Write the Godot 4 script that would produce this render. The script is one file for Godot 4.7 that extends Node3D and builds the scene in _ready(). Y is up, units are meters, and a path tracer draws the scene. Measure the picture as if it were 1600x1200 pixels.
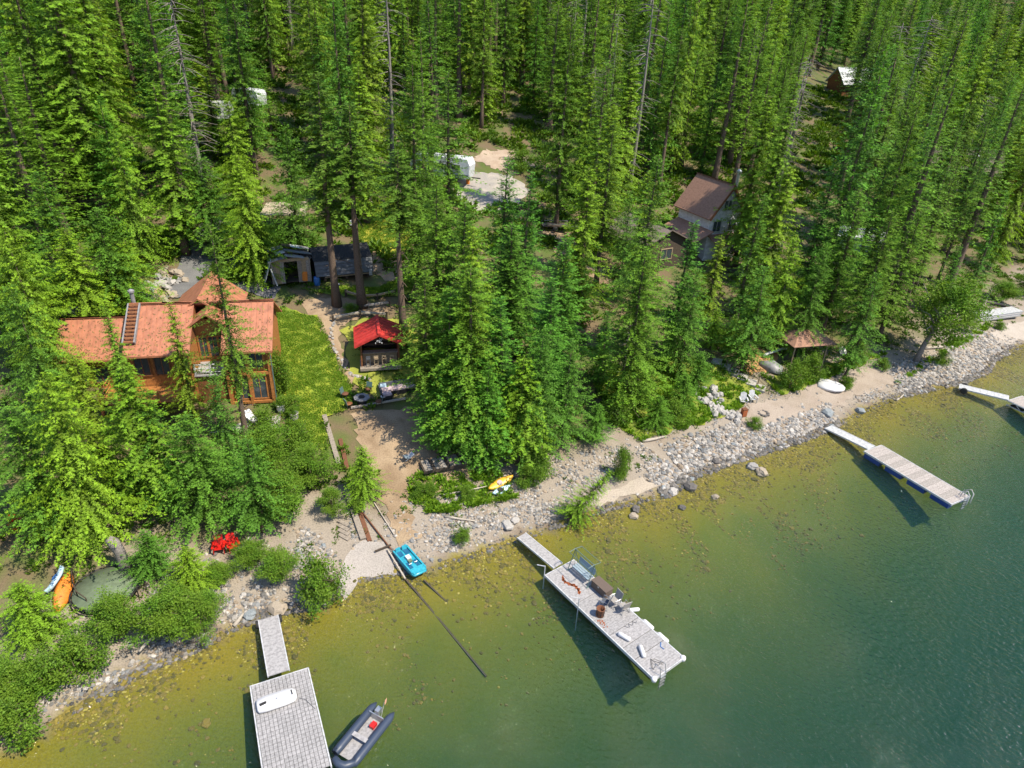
extends Node3D

const TEXTURE_SIDE := 512
var rng := RandomNumberGenerator.new()
var noise := FastNoiseLite.new()
var shore := PackedVector2Array()
var names := {}
var M := {}

func _ready():
	rng.seed = 11
	noise.seed = 5
	noise.frequency = 0.12
	noise.fractal_octaves = 4
	#---- camera, sky, sun, exposure
	var cam := Camera3D.new()
	cam.name = "camera"
	var pitch := deg_to_rad(29.0)
	var roll := deg_to_rad(-3.0)
	cam.position = Vector3(0, 33, 0)
	var right := Vector3(cos(roll), -sin(roll) * cos(pitch), sin(roll) * sin(pitch))
	var ahead := Vector3(0, -sin(pitch), -cos(pitch))
	cam.basis = Basis(right, right.cross(ahead), -ahead)
	cam.fov = rad_to_deg(2.0 * atan(600.0 / 1067.0))
	cam.near = 0.5
	cam.far = 6000
	add_child(cam)
	var env := Environment.new()
	env.background_mode = Environment.BG_SKY
	var sky := Sky.new()
	var sm := ProceduralSkyMaterial.new()
	sm.sky_top_color = Color(0.30, 0.46, 0.70)
	sm.sky_horizon_color = Color(0.72, 0.78, 0.84)
	sm.sky_curve = 0.22
	sm.ground_bottom_color = Color(0.2, 0.24, 0.2)
	sm.ground_horizon_color = Color(0.55, 0.62, 0.66)
	sm.energy_multiplier = 1.05
	var nt := FastNoiseLite.new()
	nt.seed = 3
	nt.frequency = 0.014
	nt.fractal_octaves = 5
	var cover := Image.create(1024, 512, false, Image.FORMAT_RGBA8)
	for y in 256:
		for x in 1024:
			var u := TAU * x / 1024.0
			var el := PI * 0.5 * (1.0 - y / 256.0)
			var n := nt.get_noise_3d(cos(u) * cos(el) * 150.0, sin(el) * 260.0, sin(u) * cos(el) * 150.0)
			var c := smoothstep(-0.02, 0.34, n)
			cover.set_pixel(x, y, Color(0.92, 0.93, 0.95, c * 0.75))
	sm.sky_cover = ImageTexture.create_from_image(cover)
	sm.sky_cover_modulate = Color(0.8, 0.8, 0.8, 1.0)
	sky.sky_material = sm
	env.sky = sky
	env.tonemap_mode = Environment.TONE_MAPPER_LINEAR
	env.tonemap_exposure = EXPOSURE
	env.volumetric_fog_enabled = true
	env.volumetric_fog_density = 0.0
	env.sdfgi_enabled = true
	env.ssao_enabled = true
	env.ssil_enabled = true
	var we := WorldEnvironment.new()
	we.name = "world_environment"
	we.environment = env
	add_child(we)
	var sun := DirectionalLight3D.new()
	sun.name = "sun"
	sun.light_energy = 1.6
	sun.light_color = Color(1.0, 0.955, 0.87)
	sun.light_angular_distance = 0.53
	sun.shadow_enabled = true
	add_child(sun)
	var az := Vector3(0.88, 0, 0.42).normalized()
	sun.look_at_from_position(Vector3.ZERO, -(az * cos(deg_to_rad(58.0)) + Vector3.UP * sin(deg_to_rad(58.0))), Vector3.UP)
	sun.position = Vector3(0, 100, 0)
	set_shore()
	make_materials()
	build_ground()
	build_water()
	make_tree_kinds()
	make_paints()
	build_docks()
	dock_things()
	shore_things()
	lot_things()
	build_lodge()
	other_houses()
	shore_plants()
	build_far_forest()
	plant_trees()

const SHORE := [Vector2(-62.4, 23.5), Vector2(-22.7, -21.4), Vector2(-21.6, -22.7), Vector2(-20.5, -23.7), Vector2(-19.4, -25.1), Vector2(-18.3, -25.8), Vector2(-17.2, -26.6), Vector2(-16.2, -27.8), Vector2(-15.2, -28.6), Vector2(-13.4, -29.6), Vector2(-11.2, -30.1), Vector2(-10.1, -31.5), Vector2(-9.3, -32.5), Vector2(-7.8, -33.1), Vector2(-5.3, -33.5), Vector2(-3.7, -34.5), Vector2(-1.6, -35.6), Vector2(0.6, -37), Vector2(2.9, -38.2), Vector2(5.3, -39.8), Vector2(7.8, -41.1), Vector2(9.9, -42), Vector2(12.8, -43.2), Vector2(14.8, -45.5), Vector2(17.5, -47.2), Vector2(20.1, -48.7), Vector2(22, -49.8), Vector2(25.5, -51.6), Vector2(29.3, -54.1), Vector2(34.5, -58.1), Vector2(39, -61.1), Vector2(43.3, -63.1), Vector2(47.7, -65), Vector2(52.3, -68.1), Vector2(54.8, -71.2), Vector2(58.2, -73.8), Vector2(61.6, -76.1), Vector2(213.3, -206.4)]
const EXPOSURE := 1.5

#---- names and tags
func numbered(called: String) -> String:
	var n: int = names.get(called, 0)
	names[called] = n + 1
	return called if n == 0 else "%s_%03d" % [called, n]

func tag(o: Node3D, label := "", category := "", group := "", kind := "") -> Node3D:
	if label != "": o.set_meta("label", label)
	if category != "": o.set_meta("category", category)
	if group != "": o.set_meta("group", group)
	if kind != "": o.set_meta("kind", kind)
	return o

func thing(called: String, label: String, category: String, at: Vector3, turn := 0.0, group := "") -> Node3D:
	var o := Node3D.new()
	o.name = numbered(called)
	add_child(o)
	o.position = at
	o.rotation_degrees.y = turn
	return tag(o, label, category, group)

func put(called: String, mesh: Mesh, m: Material, parent: Node = null, at := Vector3.ZERO) -> MeshInstance3D:
	var o := MeshInstance3D.new()
	o.mesh = mesh
	o.material_override = m
	o.position = at
	if parent == null:
		o.name = numbered(called)
		add_child(o)
	else:
		o.name = called
		parent.add_child(o, true)
	return o

func struct(called: String, mesh: Mesh, m: Material, parent: Node = null) -> MeshInstance3D:
	var o := put(called, mesh, m, parent)
	if parent == null: o.set_meta("kind", "structure")
	return o

#---- terrain
func set_shore():
	for q in SHORE: shore.append(q)

func sd(x: float, z: float) -> float:
	var p := Vector2(x, z)
	var best := 1e18
	var bi := 0
	var bt := 0.0
	for i in shore.size() - 1:
		var a := shore[i]
		var ab := shore[i + 1] - a
		var t := clampf((p - a).dot(ab) / ab.length_squared(), 0.0, 1.0)
		var d := (p - a - ab * t).length_squared()
		if d < best:
			best = d
			bi = i
			bt = t
	var e := shore[bi + 1] - shore[bi]
	var c := e.x * (p.y - shore[bi].y) - e.y * (p.x - shore[bi].x)
	if bt == 0.0 or bt == 1.0:
		var j := bi + 1 if bt == 1.0 else bi - 1
		if j >= 0 and j < shore.size() - 1:
			var dv := e.normalized() + (shore[j + 1] - shore[j]).normalized()
			var v := shore[bi] if bt == 0.0 else shore[bi + 1]
			c = dv.x * (p.y - v.y) - dv.y * (p.x - v.x)
	return sqrt(best) * (1.0 if c < 0 else -1.0)

const KS := [Vector2(-400, -16), Vector2(-60, -14), Vector2(-22, -7), Vector2(-9, -1.9), Vector2(-3, -0.45), Vector2(0, 0), Vector2(5, 1), Vector2(20, 4.4), Vector2(40, 9), Vector2(60, 14), Vector2(120, 27), Vector2(400, 95)]
func hs(s: float) -> float:
	if s <= KS[0].x: return KS[0].y
	for i in KS.size() - 1:
		if s < KS[i + 1].x:
			return lerpf(KS[i].y, KS[i + 1].y, (s - KS[i].x) / (KS[i + 1].x - KS[i].x))
	return KS[-1].y + (s - 400.0) * 0.12

func gh(x: float, z: float) -> float:
	var s := sd(x, z)
	return hs(s) + noise.get_noise_2d(x * 2.2, z * 2.2) * 0.3 * clampf((s - 6.0) / 12.0, 0.0, 1.0)

func on(x: float, z: float, lift := 0.0) -> Vector3:
	return Vector3(x, gh(x, z) + lift, z)

#---- materials
func lin(r: float, g: float, b: float) -> Color:
	return Color(r, g, b).linear_to_srgb()

func noise_image(seed_: int, freq: float, octaves: int, lo: float, hi: float, side := TEXTURE_SIDE) -> ImageTexture:
	var n := FastNoiseLite.new()
	n.seed = seed_
	n.frequency = freq
	n.fractal_octaves = octaves
	n.fractal_gain = 0.62
	var im := n.get_seamless_image(side, side, false, false, 0.15, true)
	im.convert(Image.FORMAT_RGB8)
	var out := Image.create(side, side, false, Image.FORMAT_RGB8)
	for y in side:
		for x in side:
			var v: float = lerpf(lo, hi, im.get_pixel(x, y).r)
			out.set_pixel(x, y, Color(v, v, v))
	return ImageTexture.create_from_image(out)

func mat(called: String, c: Color, rough := 0.8, tex: Texture2D = null, scale := 1.0, metal := 0.0) -> StandardMaterial3D:
	var m := StandardMaterial3D.new()
	m.resource_name = called
	m.albedo_color = c
	m.roughness = rough
	m.metallic = metal
	if tex:
		m.albedo_texture = tex
		m.uv1_triplanar = true
		m.uv1_world_triplanar = true
		m.uv1_scale = Vector3.ONE * scale
	m.cull_mode = BaseMaterial3D.CULL_DISABLED
	M[called] = m
	return m

func leafy(called: String, tint: Color, back := 0.7) -> StandardMaterial3D:
	var m := StandardMaterial3D.new()
	m.resource_name = called
	m.vertex_color_use_as_albedo = true
	m.albedo_color = tint
	m.roughness = 0.55
	m.metallic_specular = 0.35
	m.cull_mode = BaseMaterial3D.CULL_DISABLED
	m.backlight_enabled = true
	m.backlight = Color(back, back, back * 0.45).linear_to_srgb()
	M[called] = m
	return m

#---- ground, lake bed and water
func make_materials():
	var t1 := noise_image(21, 0.045, 6, 0.74, 1.14)
	M["grain"] = null
	var g := mat("ground", Color.WHITE, 0.95, t1, 0.28)
	g.vertex_color_use_as_albedo = true
	var t2 := noise_image(22, 0.03, 5, 0.45, 1.3)
	mat("bark", lin(0.17, 0.12, 0.09), 0.95, t2, 0.6)
	mat("dead_bark", lin(0.30, 0.27, 0.25), 0.95, t2, 0.6)
	leafy("foliage", Color(0.91, 1.05, 0.95), 0.75)

func ground_color(x: float, z: float, s: float) -> Color:
	var n := noise.get_noise_2d(x * 1.3 + 50.0, z * 1.3)
	var n2 := noise.get_noise_2d(x * 5.0, z * 5.0 + 90.0)
	if s < 0.0:
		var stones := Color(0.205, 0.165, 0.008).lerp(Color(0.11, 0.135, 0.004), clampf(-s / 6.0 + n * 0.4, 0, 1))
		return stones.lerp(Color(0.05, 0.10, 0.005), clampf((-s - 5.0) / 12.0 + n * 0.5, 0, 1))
	var c := Color(0.16, 0.12, 0.08).lerp(Color(0.30, 0.255, 0.21), clampf(s / 0.7 + n * 0.6, 0, 1))
	c = c.lerp(Color(0.16, 0.115, 0.065), clampf((s - 5.0) / 5.0 + n, 0, 1))
	return c.lerp(Color(0.085, 0.125, 0.022), clampf(n2 * 2.0 + n * 1.5 + 0.35, 0, 1) * clampf((s - 5.0) / 5.0, 0, 1))

func axis(lo: float, a: float, b: float, hi: float, step: float) -> PackedFloat32Array:
	var out := PackedFloat32Array()
	var v := a
	var d := step
	var neg := []
	while v > lo:
		d *= 1.22
		v -= d
		neg.append(v)
	neg.reverse()
	for q in neg: out.append(q)
	v = a
	while v < b:
		out.append(v)
		v += step
	d = step
	while v < hi:
		out.append(v)
		d *= 1.22
		v += d
	return out

func build_ground():
	var xs := axis(-2600, -85, 100, 2600, 0.9)
	var zs := axis(-2600, -150, -12, 1800, 0.9)
	var w := xs.size()
	var v := PackedVector3Array()
	var c := PackedColorArray()
	var ix := PackedInt32Array()
	for z in zs:
		for x in xs:
			var s := sd(x, z)
			v.append(Vector3(x, hs(s) + noise.get_noise_2d(x * 2.2, z * 2.2) * 0.3 * clampf((s - 6.0) / 12.0, 0.0, 1.0), z))
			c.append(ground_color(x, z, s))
	for j in zs.size() - 1:
		for i in w - 1:
			var k := j * w + i
			for q in [k, k + 1, k + w + 1, k, k + w + 1, k + w]: ix.append(q)
	var a := []
	a.resize(Mesh.ARRAY_MAX)
	a[Mesh.ARRAY_VERTEX] = v
	a[Mesh.ARRAY_COLOR] = c
	a[Mesh.ARRAY_INDEX] = ix
	var st := SurfaceTool.new()
	var m := ArrayMesh.new()
	m.add_surface_from_arrays(Mesh.PRIMITIVE_TRIANGLES, a)
	st.create_from(m, 0)
	st.generate_normals()
	struct("ground", st.commit(), M["ground"])

func build_water():
	var n := FastNoiseLite.new()
	n.seed = 8
	n.frequency = 0.03
	n.fractal_octaves = 3
	var side := 1024
	n.noise_type = FastNoiseLite.TYPE_SIMPLEX_SMOOTH
	var im := n.get_seamless_image(side, side, false, false, 0.12, true)
	im.convert(Image.FORMAT_RGBA8)
	im.bump_map_to_normal_map(14.0)
	var m := StandardMaterial3D.new()
	m.resource_name = "lake_water"
	m.albedo_color = Color(lin(0.01, 0.06, 0.055), 0.06)
	m.transparency = BaseMaterial3D.TRANSPARENCY_ALPHA
	m.roughness = 0.04
	m.normal_enabled = true
	m.normal_texture = ImageTexture.create_from_image(im)
	m.normal_scale = 0.8
	m.metallic_specular = 0.37
	m.uv1_scale = Vector3(1, 1, 1)
	M["lake_water"] = m
	var p := PlaneMesh.new()
	p.size = Vector2(5200, 4400)
	var st := SurfaceTool.new()
	st.begin(Mesh.PRIMITIVE_TRIANGLES)
	var q := [Vector3(-2600, 0, -2600), Vector3(2600, 0, -2600), Vector3(2600, 0, 1800), Vector3(-2600, 0, 1800)]
	for k in [0, 1, 2, 0, 2, 3]:
		st.set_normal(Vector3.UP)
		st.set_uv(Vector2((q[k].x * 0.86 + q[k].z * 0.5) / 17.0, (q[k].z * 0.86 - q[k].x * 0.5) / 9.0))
		st.add_vertex(q[k])
	st.generate_tangents()
	struct("lake_water", st.commit(), m)

	# the water itself: it scatters green blue light and dims the bed with depth
	var f := FogVolume.new()
	f.name = "lake_water_body"
	f.shape = RenderingServer.FOG_VOLUME_SHAPE_BOX
	f.size = Vector3(700, 16, 500)
	f.position = Vector3(60, -8.05, -120)
	var fm := FogMaterial.new()
	fm.resource_name = "lake_water_depth"
	fm.albedo = lin(0.010, 0.155, 0.125)
	fm.density = 0.115
	f.material = fm
	f.set_meta("kind", "structure")
	add_child(f)

#---- foliage: every crown is one mesh of many small sprays of needles or leaves
var fv := PackedVector3Array()
var fc := PackedColorArray()
var fi := PackedInt32Array()

func foliage_start():
	fv = PackedVector3Array()
	fc = PackedColorArray()
	fi = PackedInt32Array()

func foliage_mesh() -> ArrayMesh:
	var a := []
	a.resize(Mesh.ARRAY_MAX)
	a[Mesh.ARRAY_VERTEX] = fv
	a[Mesh.ARRAY_COLOR] = fc
	a[Mesh.ARRAY_INDEX] = fi
	var m := ArrayMesh.new()
	m.add_surface_from_arrays(Mesh.PRIMITIVE_TRIANGLES, a)
	return m

func kite(b: Vector3, d: Vector3, s: Vector3, n: Vector3, l: float, w: float, c: Color, c2: Color):
	var k := fv.size()
	var m := b + d * (l * 0.42) - n * (w * 0.22)
	fv.append(b)
	fv.append(m + s * (w * 0.5))
	fv.append(b + d * l - n * (l * 0.06))
	fv.append(m - s * (w * 0.5))
	fc.append(c); fc.append(c); fc.append(c2); fc.append(c)
	fi.append(k); fi.append(k + 1); fi.append(k + 2)
	fi.append(k); fi.append(k + 2); fi.append(k + 3)

func spray(b: Vector3, d: Vector3, n: Vector3, l: float, c: Color, c2: Color):
	var s := d.cross(n)
	if s.length_squared() < 1e-4: s = Vector3.RIGHT
	s = s.normalized()
	n = s.cross(d).normalized()
	kite(b, d, s, n, l, l * 0.2, c, c2)
	for k in [-1.0, 1.0, -0.55, 0.6]:
		var d2: Vector3 = (d + s * (k * rng.randf_range(0.6, 1.15)) + n * rng.randf_range(-0.4, 0.3)).normalized()
		kite(b + d * (l * rng.randf_range(0.05, 0.5)), d2, n.cross(d2).normalized(), n, l * rng.randf_range(0.5, 0.85), l * 0.15, c, c2)

# a conifer: whorls of branches that carry flat sprays; p holds its habit
func conifer(p: Dictionary) -> ArrayMesh:
	foliage_start()
	rng.seed = p.seed
	var h: float = p.h
	var n: int = p.branches
	var lump := FastNoiseLite.new()
	lump.seed = p.seed
	lump.frequency = 0.35
	for i in n:
		var f := pow((i + rng.randf()) / n, p.spread)          # 0 at the tip, 1 at the lowest branch
		var y: float = h * (1.0 - f * (1.0 - p.base))
		var az := i * 2.39996 + rng.randf_range(-0.5, 0.5)
		var prof := minf(1.0, 0.06 + 1.12 * pow(f, p.power)) * (1.0 - 0.35 * smoothstep(0.8, 1.0, f))
		var l: float = p.r * prof * rng.randf_range(0.55, 1.18)
		l *= 1.0 + 0.5 * lump.get_noise_3d(cos(az) * 2.0, y * 0.5, sin(az) * 2.0)
		if l < 0.25: l = 0.25
		var dir := Vector3(cos(az), 0, sin(az))
		var rise := lerpf(p.rise_top, p.rise_low, smoothstep(0.0, 0.6, f)) + rng.randf_range(-0.3, 0.3)
		var droop: float = p.droop * rng.randf_range(0.6, 1.3)
		var side := Vector3(-dir.z, 0, dir.x)
		var count := int(l / p.step) + 2
		var hue := rng.randf()
		for k in count:
			var s := (k + rng.randf() * 0.9) / count
			s = lerpf(p.bare, 1.0, s)
			var q := dir * (l * s) + Vector3.UP * (l * (rise * s - droop * s * s)) + Vector3(0, y, 0)
			var tan := (dir + Vector3.UP * (rise - 2.0 * droop * s)).normalized()
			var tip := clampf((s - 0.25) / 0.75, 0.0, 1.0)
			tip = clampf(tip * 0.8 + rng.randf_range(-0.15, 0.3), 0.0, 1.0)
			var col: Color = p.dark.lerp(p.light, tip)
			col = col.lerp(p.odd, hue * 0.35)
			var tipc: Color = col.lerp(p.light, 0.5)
			if lump.get_noise_3d(q.x * 2.6 + 40.0, q.y * 2.2, q.z * 2.6) < -0.3: continue
			for sgn in [-1.0, 1.0]:
				var d: Vector3 = (tan * rng.randf_range(0.2, 0.9) + side * (sgn * rng.randf_range(0.3, 1.0) * (1.0 - 0.4 * s)) + Vector3.UP * (rng.randf_range(-0.35, 0.35) - p.hang)).normalized()
				var up: Vector3 = (Vector3.UP * 0.75 + dir * p.face + Vector3(rng.randfn(), rng.randfn(), rng.randfn()) * 0.2).normalized()
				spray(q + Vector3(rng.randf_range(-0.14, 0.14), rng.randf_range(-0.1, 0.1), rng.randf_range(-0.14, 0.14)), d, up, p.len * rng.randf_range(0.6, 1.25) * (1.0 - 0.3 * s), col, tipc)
		# the branch tip
		var q2 := dir * l + Vector3.UP * (l * (rise - droop)) + Vector3(0, y, 0)
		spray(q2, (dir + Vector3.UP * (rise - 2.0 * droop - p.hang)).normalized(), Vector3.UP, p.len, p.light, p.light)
	# leader
	for k in 10:
		var a := rng.randf() * TAU
		spray(Vector3(0, h - k * 0.16, 0), Vector3(cos(a) * 0.5, 1.0, sin(a) * 0.5).normalized(), Vector3(cos(a), 0.2, sin(a)), p.len * 0.7, p.light, p.light)
	return foliage_mesh()

# a tapered trunk with a few bare limbs, as one mesh
func tube_into(st: SurfaceTool, pts: Array, radii: Array, sides := 7):
	var rings := []
	for i in pts.size():
		var d: Vector3 = (pts[mini(i + 1, pts.size() - 1)] - pts[maxi(i - 1, 0)]).normalized()
		var u := d.cross(Vector3.RIGHT if absf(d.x) < 0.8 else Vector3.FORWARD).normalized()
		var v := d.cross(u)
		var ring := []
		for k in sides:
			var a := TAU * k / sides
			ring.append(pts[i] + (u * cos(a) + v * sin(a)) * radii[i])
		rings.append(ring)
	for i in pts.size() - 1:
		for k in sides:
			var k2 := (k + 1) % sides
			for q in [rings[i][k], rings[i][k2], rings[i + 1][k2], rings[i][k], rings[i + 1][k2], rings[i + 1][k]]:
				st.add_vertex(q)
	for e in [0, pts.size() - 1]:
		for k in range(1, sides - 1):
			var t := [rings[e][0], rings[e][k + 1], rings[e][k]]
			if e != 0: t.reverse()
			for q in t: st.add_vertex(q)

func trunk_mesh(h: float, r: float, bare_to: float, n_dead: int, seed_: int, reach := 2.0) -> ArrayMesh:
	rng.seed = seed_
	var st := SurfaceTool.new()
	st.begin(Mesh.PRIMITIVE_TRIANGLES)
	st.set_smooth_group(0)
	var pts := []
	var rr := []
	var bend := Vector3(rng.randf_range(-0.25, 0.25), 0, rng.randf_range(-0.25, 0.25))
	for i in 9:
		var f := i / 8.0
		pts.append(Vector3(0, -0.5 + f * (h + 0.3), 0) + bend * sin(f * PI))
		rr.append(r * (1.0 - 0.93 * f) * (1.35 if i == 0 else 1.0))
	tube_into(st, pts, rr, 8)
	for k in n_dead:
		var y := h * rng.randf_range(0.08, bare_to)
		var a := rng.randf() * TAU
		var d := Vector3(cos(a), rng.randf_range(-0.35, 0.2), sin(a))
		var l := reach * rng.randf_range(0.4, 1.0)
		var p0 := Vector3(0, y, 0)
		tube_into(st, [p0, p0 + d * (l * 0.5) + Vector3(0, -0.05, 0), p0 + d * l + Vector3(0, -0.25 * l, 0)], [r * 0.16, r * 0.1, 0.012], 4)
	st.generate_normals()
	return st.commit()

# a broadleaf crown: lobes of leaves on limbs
func broadleaf(p: Dictionary) -> ArrayMesh:
	foliage_start()
	rng.seed = p.seed
	for i in int(p.lobes):
		var a := rng.randf() * TAU
		var v := rng.randf()
		var y: float = p.h * lerpf(p.base, 0.95, v)
		var rad: float = p.r * sqrt(rng.randf()) * 0.9 * sin(PI * lerpf(0.25, 0.95, v)) * (1.0 + 0.35 * sin(a * 3.0 + p.seed))
		var c := Vector3(cos(a) * rad, y + rng.randf_range(-0.06, 0.06) * p.h, sin(a) * rad)
		var lr: float = p.lobe * pow(rng.randf(), 0.8) * 1.5 + 0.08
		var hue := rng.randf()
		var axis := Vector3(cos(a), rng.randf_range(0.2, 1.4), sin(a)).normalized()
		for k in int(p.leaves * lr * lr / (p.lobe * p.lobe)) + 6:
			var d := Vector3(rng.randfn(), rng.randfn(), rng.randfn()) * 0.48
			var q := c + d * lr + axis * (rng.randf_range(-0.6, 1.2) * lr)
			var dir := (Vector3(rng.randfn(), rng.randfn() * 0.6 - 0.1, rng.randfn()) * 0.8 + d + axis * 0.3).normalized()
			var n := (Vector3.UP * 0.8 + Vector3(rng.randfn(), rng.randfn(), rng.randfn()) * 0.55).normalized()
			var s := dir.cross(n).normalized()
			n = s.cross(dir).normalized()
			var t := rng.randf()
			var col: Color = p.dark.lerp(p.light, t).lerp(p.odd, hue * 0.5)
			var l: float = p.leaf * rng.randf_range(0.5, 1.3)
			kite(q, dir, s, n, l, l * rng.randf_range(0.35, 0.65), col, col)
	return foliage_mesh()

func limbs_mesh(h: float, r: float, spread: float, n: int, seed_: int, lean := Vector3.ZERO) -> ArrayMesh:
	rng.seed = seed_
	var st := SurfaceTool.new()
	st.begin(Mesh.PRIMITIVE_TRIANGLES)
	st.set_smooth_group(0)
	tube_into(st, [Vector3(0, -0.4, 0), Vector3(0, h * 0.25, 0) + lean * 0.2, Vector3(0, h * 0.5, 0) + lean * 0.55, Vector3(0, h * 0.85, 0) + lean], [r * 1.3, r, r * 0.7, r * 0.15], 7)
	for k in n:
		var a := TAU * k / n + rng.randf_range(-0.4, 0.4)
		var f := rng.randf_range(0.2, 0.6)
		var p0 := Vector3(0, h * f, 0) + lean * f
		var d := Vector3(cos(a), 0, sin(a)) * spread * rng.randf_range(0.5, 0.95)
		tube_into(st, [p0, p0 + d * 0.5 + Vector3(0, h * 0.14, 0), p0 + d + Vector3(0, h * rng.randf_range(0.15, 0.35), 0)], [r * 0.5, r * 0.3, 0.02], 5)
	st.generate_normals()
	return st.commit()

var crowns := {}
var trunks := {}
var size_of := {}

func make_tree_kinds():
	var D := func(r, g, b): return Color(r, g, b)
	# habit: heights and reaches are those of the mesh before a tree is scaled
	var fir := {"h": 22.0, "r": 3.5, "branches": 309, "base": 0.14, "spread": 0.84, "power": 0.828, "rise_top": 0.75, "rise_low": 0.12, "droop": 0.18, "step": 0.111, "bare": 0.04, "len": 0.294, "hang": 0.05, "face": 0.25,
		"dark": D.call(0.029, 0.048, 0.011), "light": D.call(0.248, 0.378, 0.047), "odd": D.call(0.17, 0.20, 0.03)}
	var cedar := {"h": 20.0, "r": 2.9, "branches": 334, "base": 0.08, "spread": 0.8, "power": 0.759, "rise_top": 0.45, "rise_low": -0.12, "droop": 0.12, "step": 0.105, "bare": 0.05, "len": 0.320, "hang": 0.42, "face": 0.7,
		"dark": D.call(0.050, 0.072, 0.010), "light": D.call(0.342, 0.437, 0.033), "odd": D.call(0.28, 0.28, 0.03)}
	var spruce := {"h": 15.0, "r": 2.9, "branches": 309, "base": 0.04, "spread": 0.8, "power": 0.977, "rise_top": 0.8, "rise_low": 0.08, "droop": 0.14, "step": 0.105, "bare": 0.05, "len": 0.269, "hang": 0.0, "face": 0.2,
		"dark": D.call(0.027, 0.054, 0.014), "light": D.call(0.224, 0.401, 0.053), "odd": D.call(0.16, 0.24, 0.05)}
	var pine := {"h": 24.0, "r": 3.0, "branches": 192, "base": 0.40, "spread": 0.9, "power": 0.690, "rise_top": 0.6, "rise_low": -0.1, "droop": 0.1, "step": 0.111, "bare": 0.1, "len": 0.320, "hang": 0.2, "face": 0.4,
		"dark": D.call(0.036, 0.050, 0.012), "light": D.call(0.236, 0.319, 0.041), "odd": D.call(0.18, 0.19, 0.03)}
	# shorter, wider trees that stand close by
	var low_fir := {"h": 11.0, "r": 3.7, "branches": 295, "base": 0.08, "spread": 0.8, "power": 0.862, "rise_top": 0.8, "rise_low": 0.05, "droop": 0.16, "step": 0.089, "bare": 0.04, "len": 0.230, "hang": 0.05, "face": 0.25,
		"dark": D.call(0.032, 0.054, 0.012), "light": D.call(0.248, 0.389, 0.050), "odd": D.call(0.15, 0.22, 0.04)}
	var low_cedar := {"h": 13.0, "r": 3.9, "branches": 347, "base": 0.05, "spread": 0.78, "power": 0.805, "rise_top": 0.55, "rise_low": -0.08, "droop": 0.14, "step": 0.086, "bare": 0.05, "len": 0.243, "hang": 0.38, "face": 0.6,
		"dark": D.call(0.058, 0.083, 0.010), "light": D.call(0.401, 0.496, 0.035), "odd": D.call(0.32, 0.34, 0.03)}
	var larch := {"h": 23.0, "r": 2.5, "branches": 218, "base": 0.2, "spread": 0.9, "power": 0.690, "rise_top": 0.7, "rise_low": 0.15, "droop": 0.12, "step": 0.152, "bare": 0.1, "len": 0.288, "hang": 0.1, "face": 0.2,
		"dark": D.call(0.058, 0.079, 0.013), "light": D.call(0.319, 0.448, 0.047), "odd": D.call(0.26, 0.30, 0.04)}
	for kind in [["fir", fir, 4], ["cedar", cedar, 4], ["spruce", spruce, 2], ["pine", pine, 2], ["larch", larch, 2], ["lowfir", low_fir, 2], ["lowcedar", low_cedar, 2]]:
		for k in kind[2]:
			var p: Dictionary = kind[1].duplicate()
			p.seed = 100 + k * 7 + kind[0].length() * 131
			p.r *= [1.0, 0.86, 1.12, 0.95][k]
			p.branches = int(p.branches * [1.0, 0.85, 1.1, 0.75][k])
			p.base = p.base * [1.0, 1.5, 0.8, 2.0][k]
			p.power *= [1.0, 1.15, 0.85, 0.95][k]
			var hue: Color = [D.call(1, 1, 1), D.call(0.86, 0.92, 1.0), D.call(1.1, 1.05, 0.9), D.call(1.05, 0.95, 0.9)][k]
			for c in ["dark", "light", "odd"]: p[c] = p[c] * hue
			var key := "%s%d" % [kind[0], k]
			crowns[key] = conifer(p)
			trunks[key] = trunk_mesh(p.h, p.h * 0.0145, p.base + 0.25, 14, p.seed + 1, p.r * 0.6)
			size_of[key] = Vector2(p.r, p.h)
	# standing dead trees: bare grey twigs
	for k in 2:
		rng.seed = 900 + k
		trunks["dead%d" % k] = trunk_mesh(20.0, 0.24, 0.97, 130, 901 + k, 2.2)
		size_of["dead%d" % k] = Vector2(2.2, 20.0)
	var alder := {"h": 9.0, "r": 3.4, "base": 0.25, "lobes": 105, "lobe": 0.6, "leaves": 110, "leaf": 0.27, "dark": D.call(0.06, 0.11, 0.016), "light": D.call(0.22, 0.33, 0.034), "odd": D.call(0.27, 0.27, 0.035)}
	var bush := {"h": 2.6, "r": 1.7, "base": 0.12, "lobes": 60, "lobe": 0.32, "leaves": 55, "leaf": 0.2, "dark": D.call(0.06, 0.11, 0.016), "light": D.call(0.21, 0.31, 0.034), "odd": D.call(0.26, 0.26, 0.035)}
	for kind in [["alder", alder, 3], ["bush", bush, 3]]:
		for k in kind[2]:
			var p: Dictionary = kind[1].duplicate()
			p.seed = 500 + k * 13 + kind[0].length() * 17
			p.lobes = int(p.lobes * [1.0, 0.8, 1.2][k])
			var key := "%s%d" % [kind[0], k]
			crowns[key] = broadleaf(p)
			size_of[key] = Vector2(p.r * 1.35, p.h * 1.08)
			trunks[key] = limbs_mesh(p.h, 0.14 if kind[0] == "alder" else 0.05, p.r, 16, p.seed + 1)

func plant(called: String, key: String, tint: String, x: float, z: float, h: float, r: float, turn: float, label: String, category := "tree", group := "") -> Node3D:
	var t := thing(called, label, category, on(x, z), turn, group)
	var s: Vector2 = size_of[key]
	t.scale = Vector3(r / s.x, h / s.y, r / s.x)
	put("trunk", trunks[key], M["dead_bark"] if key.begins_with("dead") else M["bark"], t)
	if crowns.has(key): put("crown", crowns[key], M[tint], t)
	return t

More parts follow.
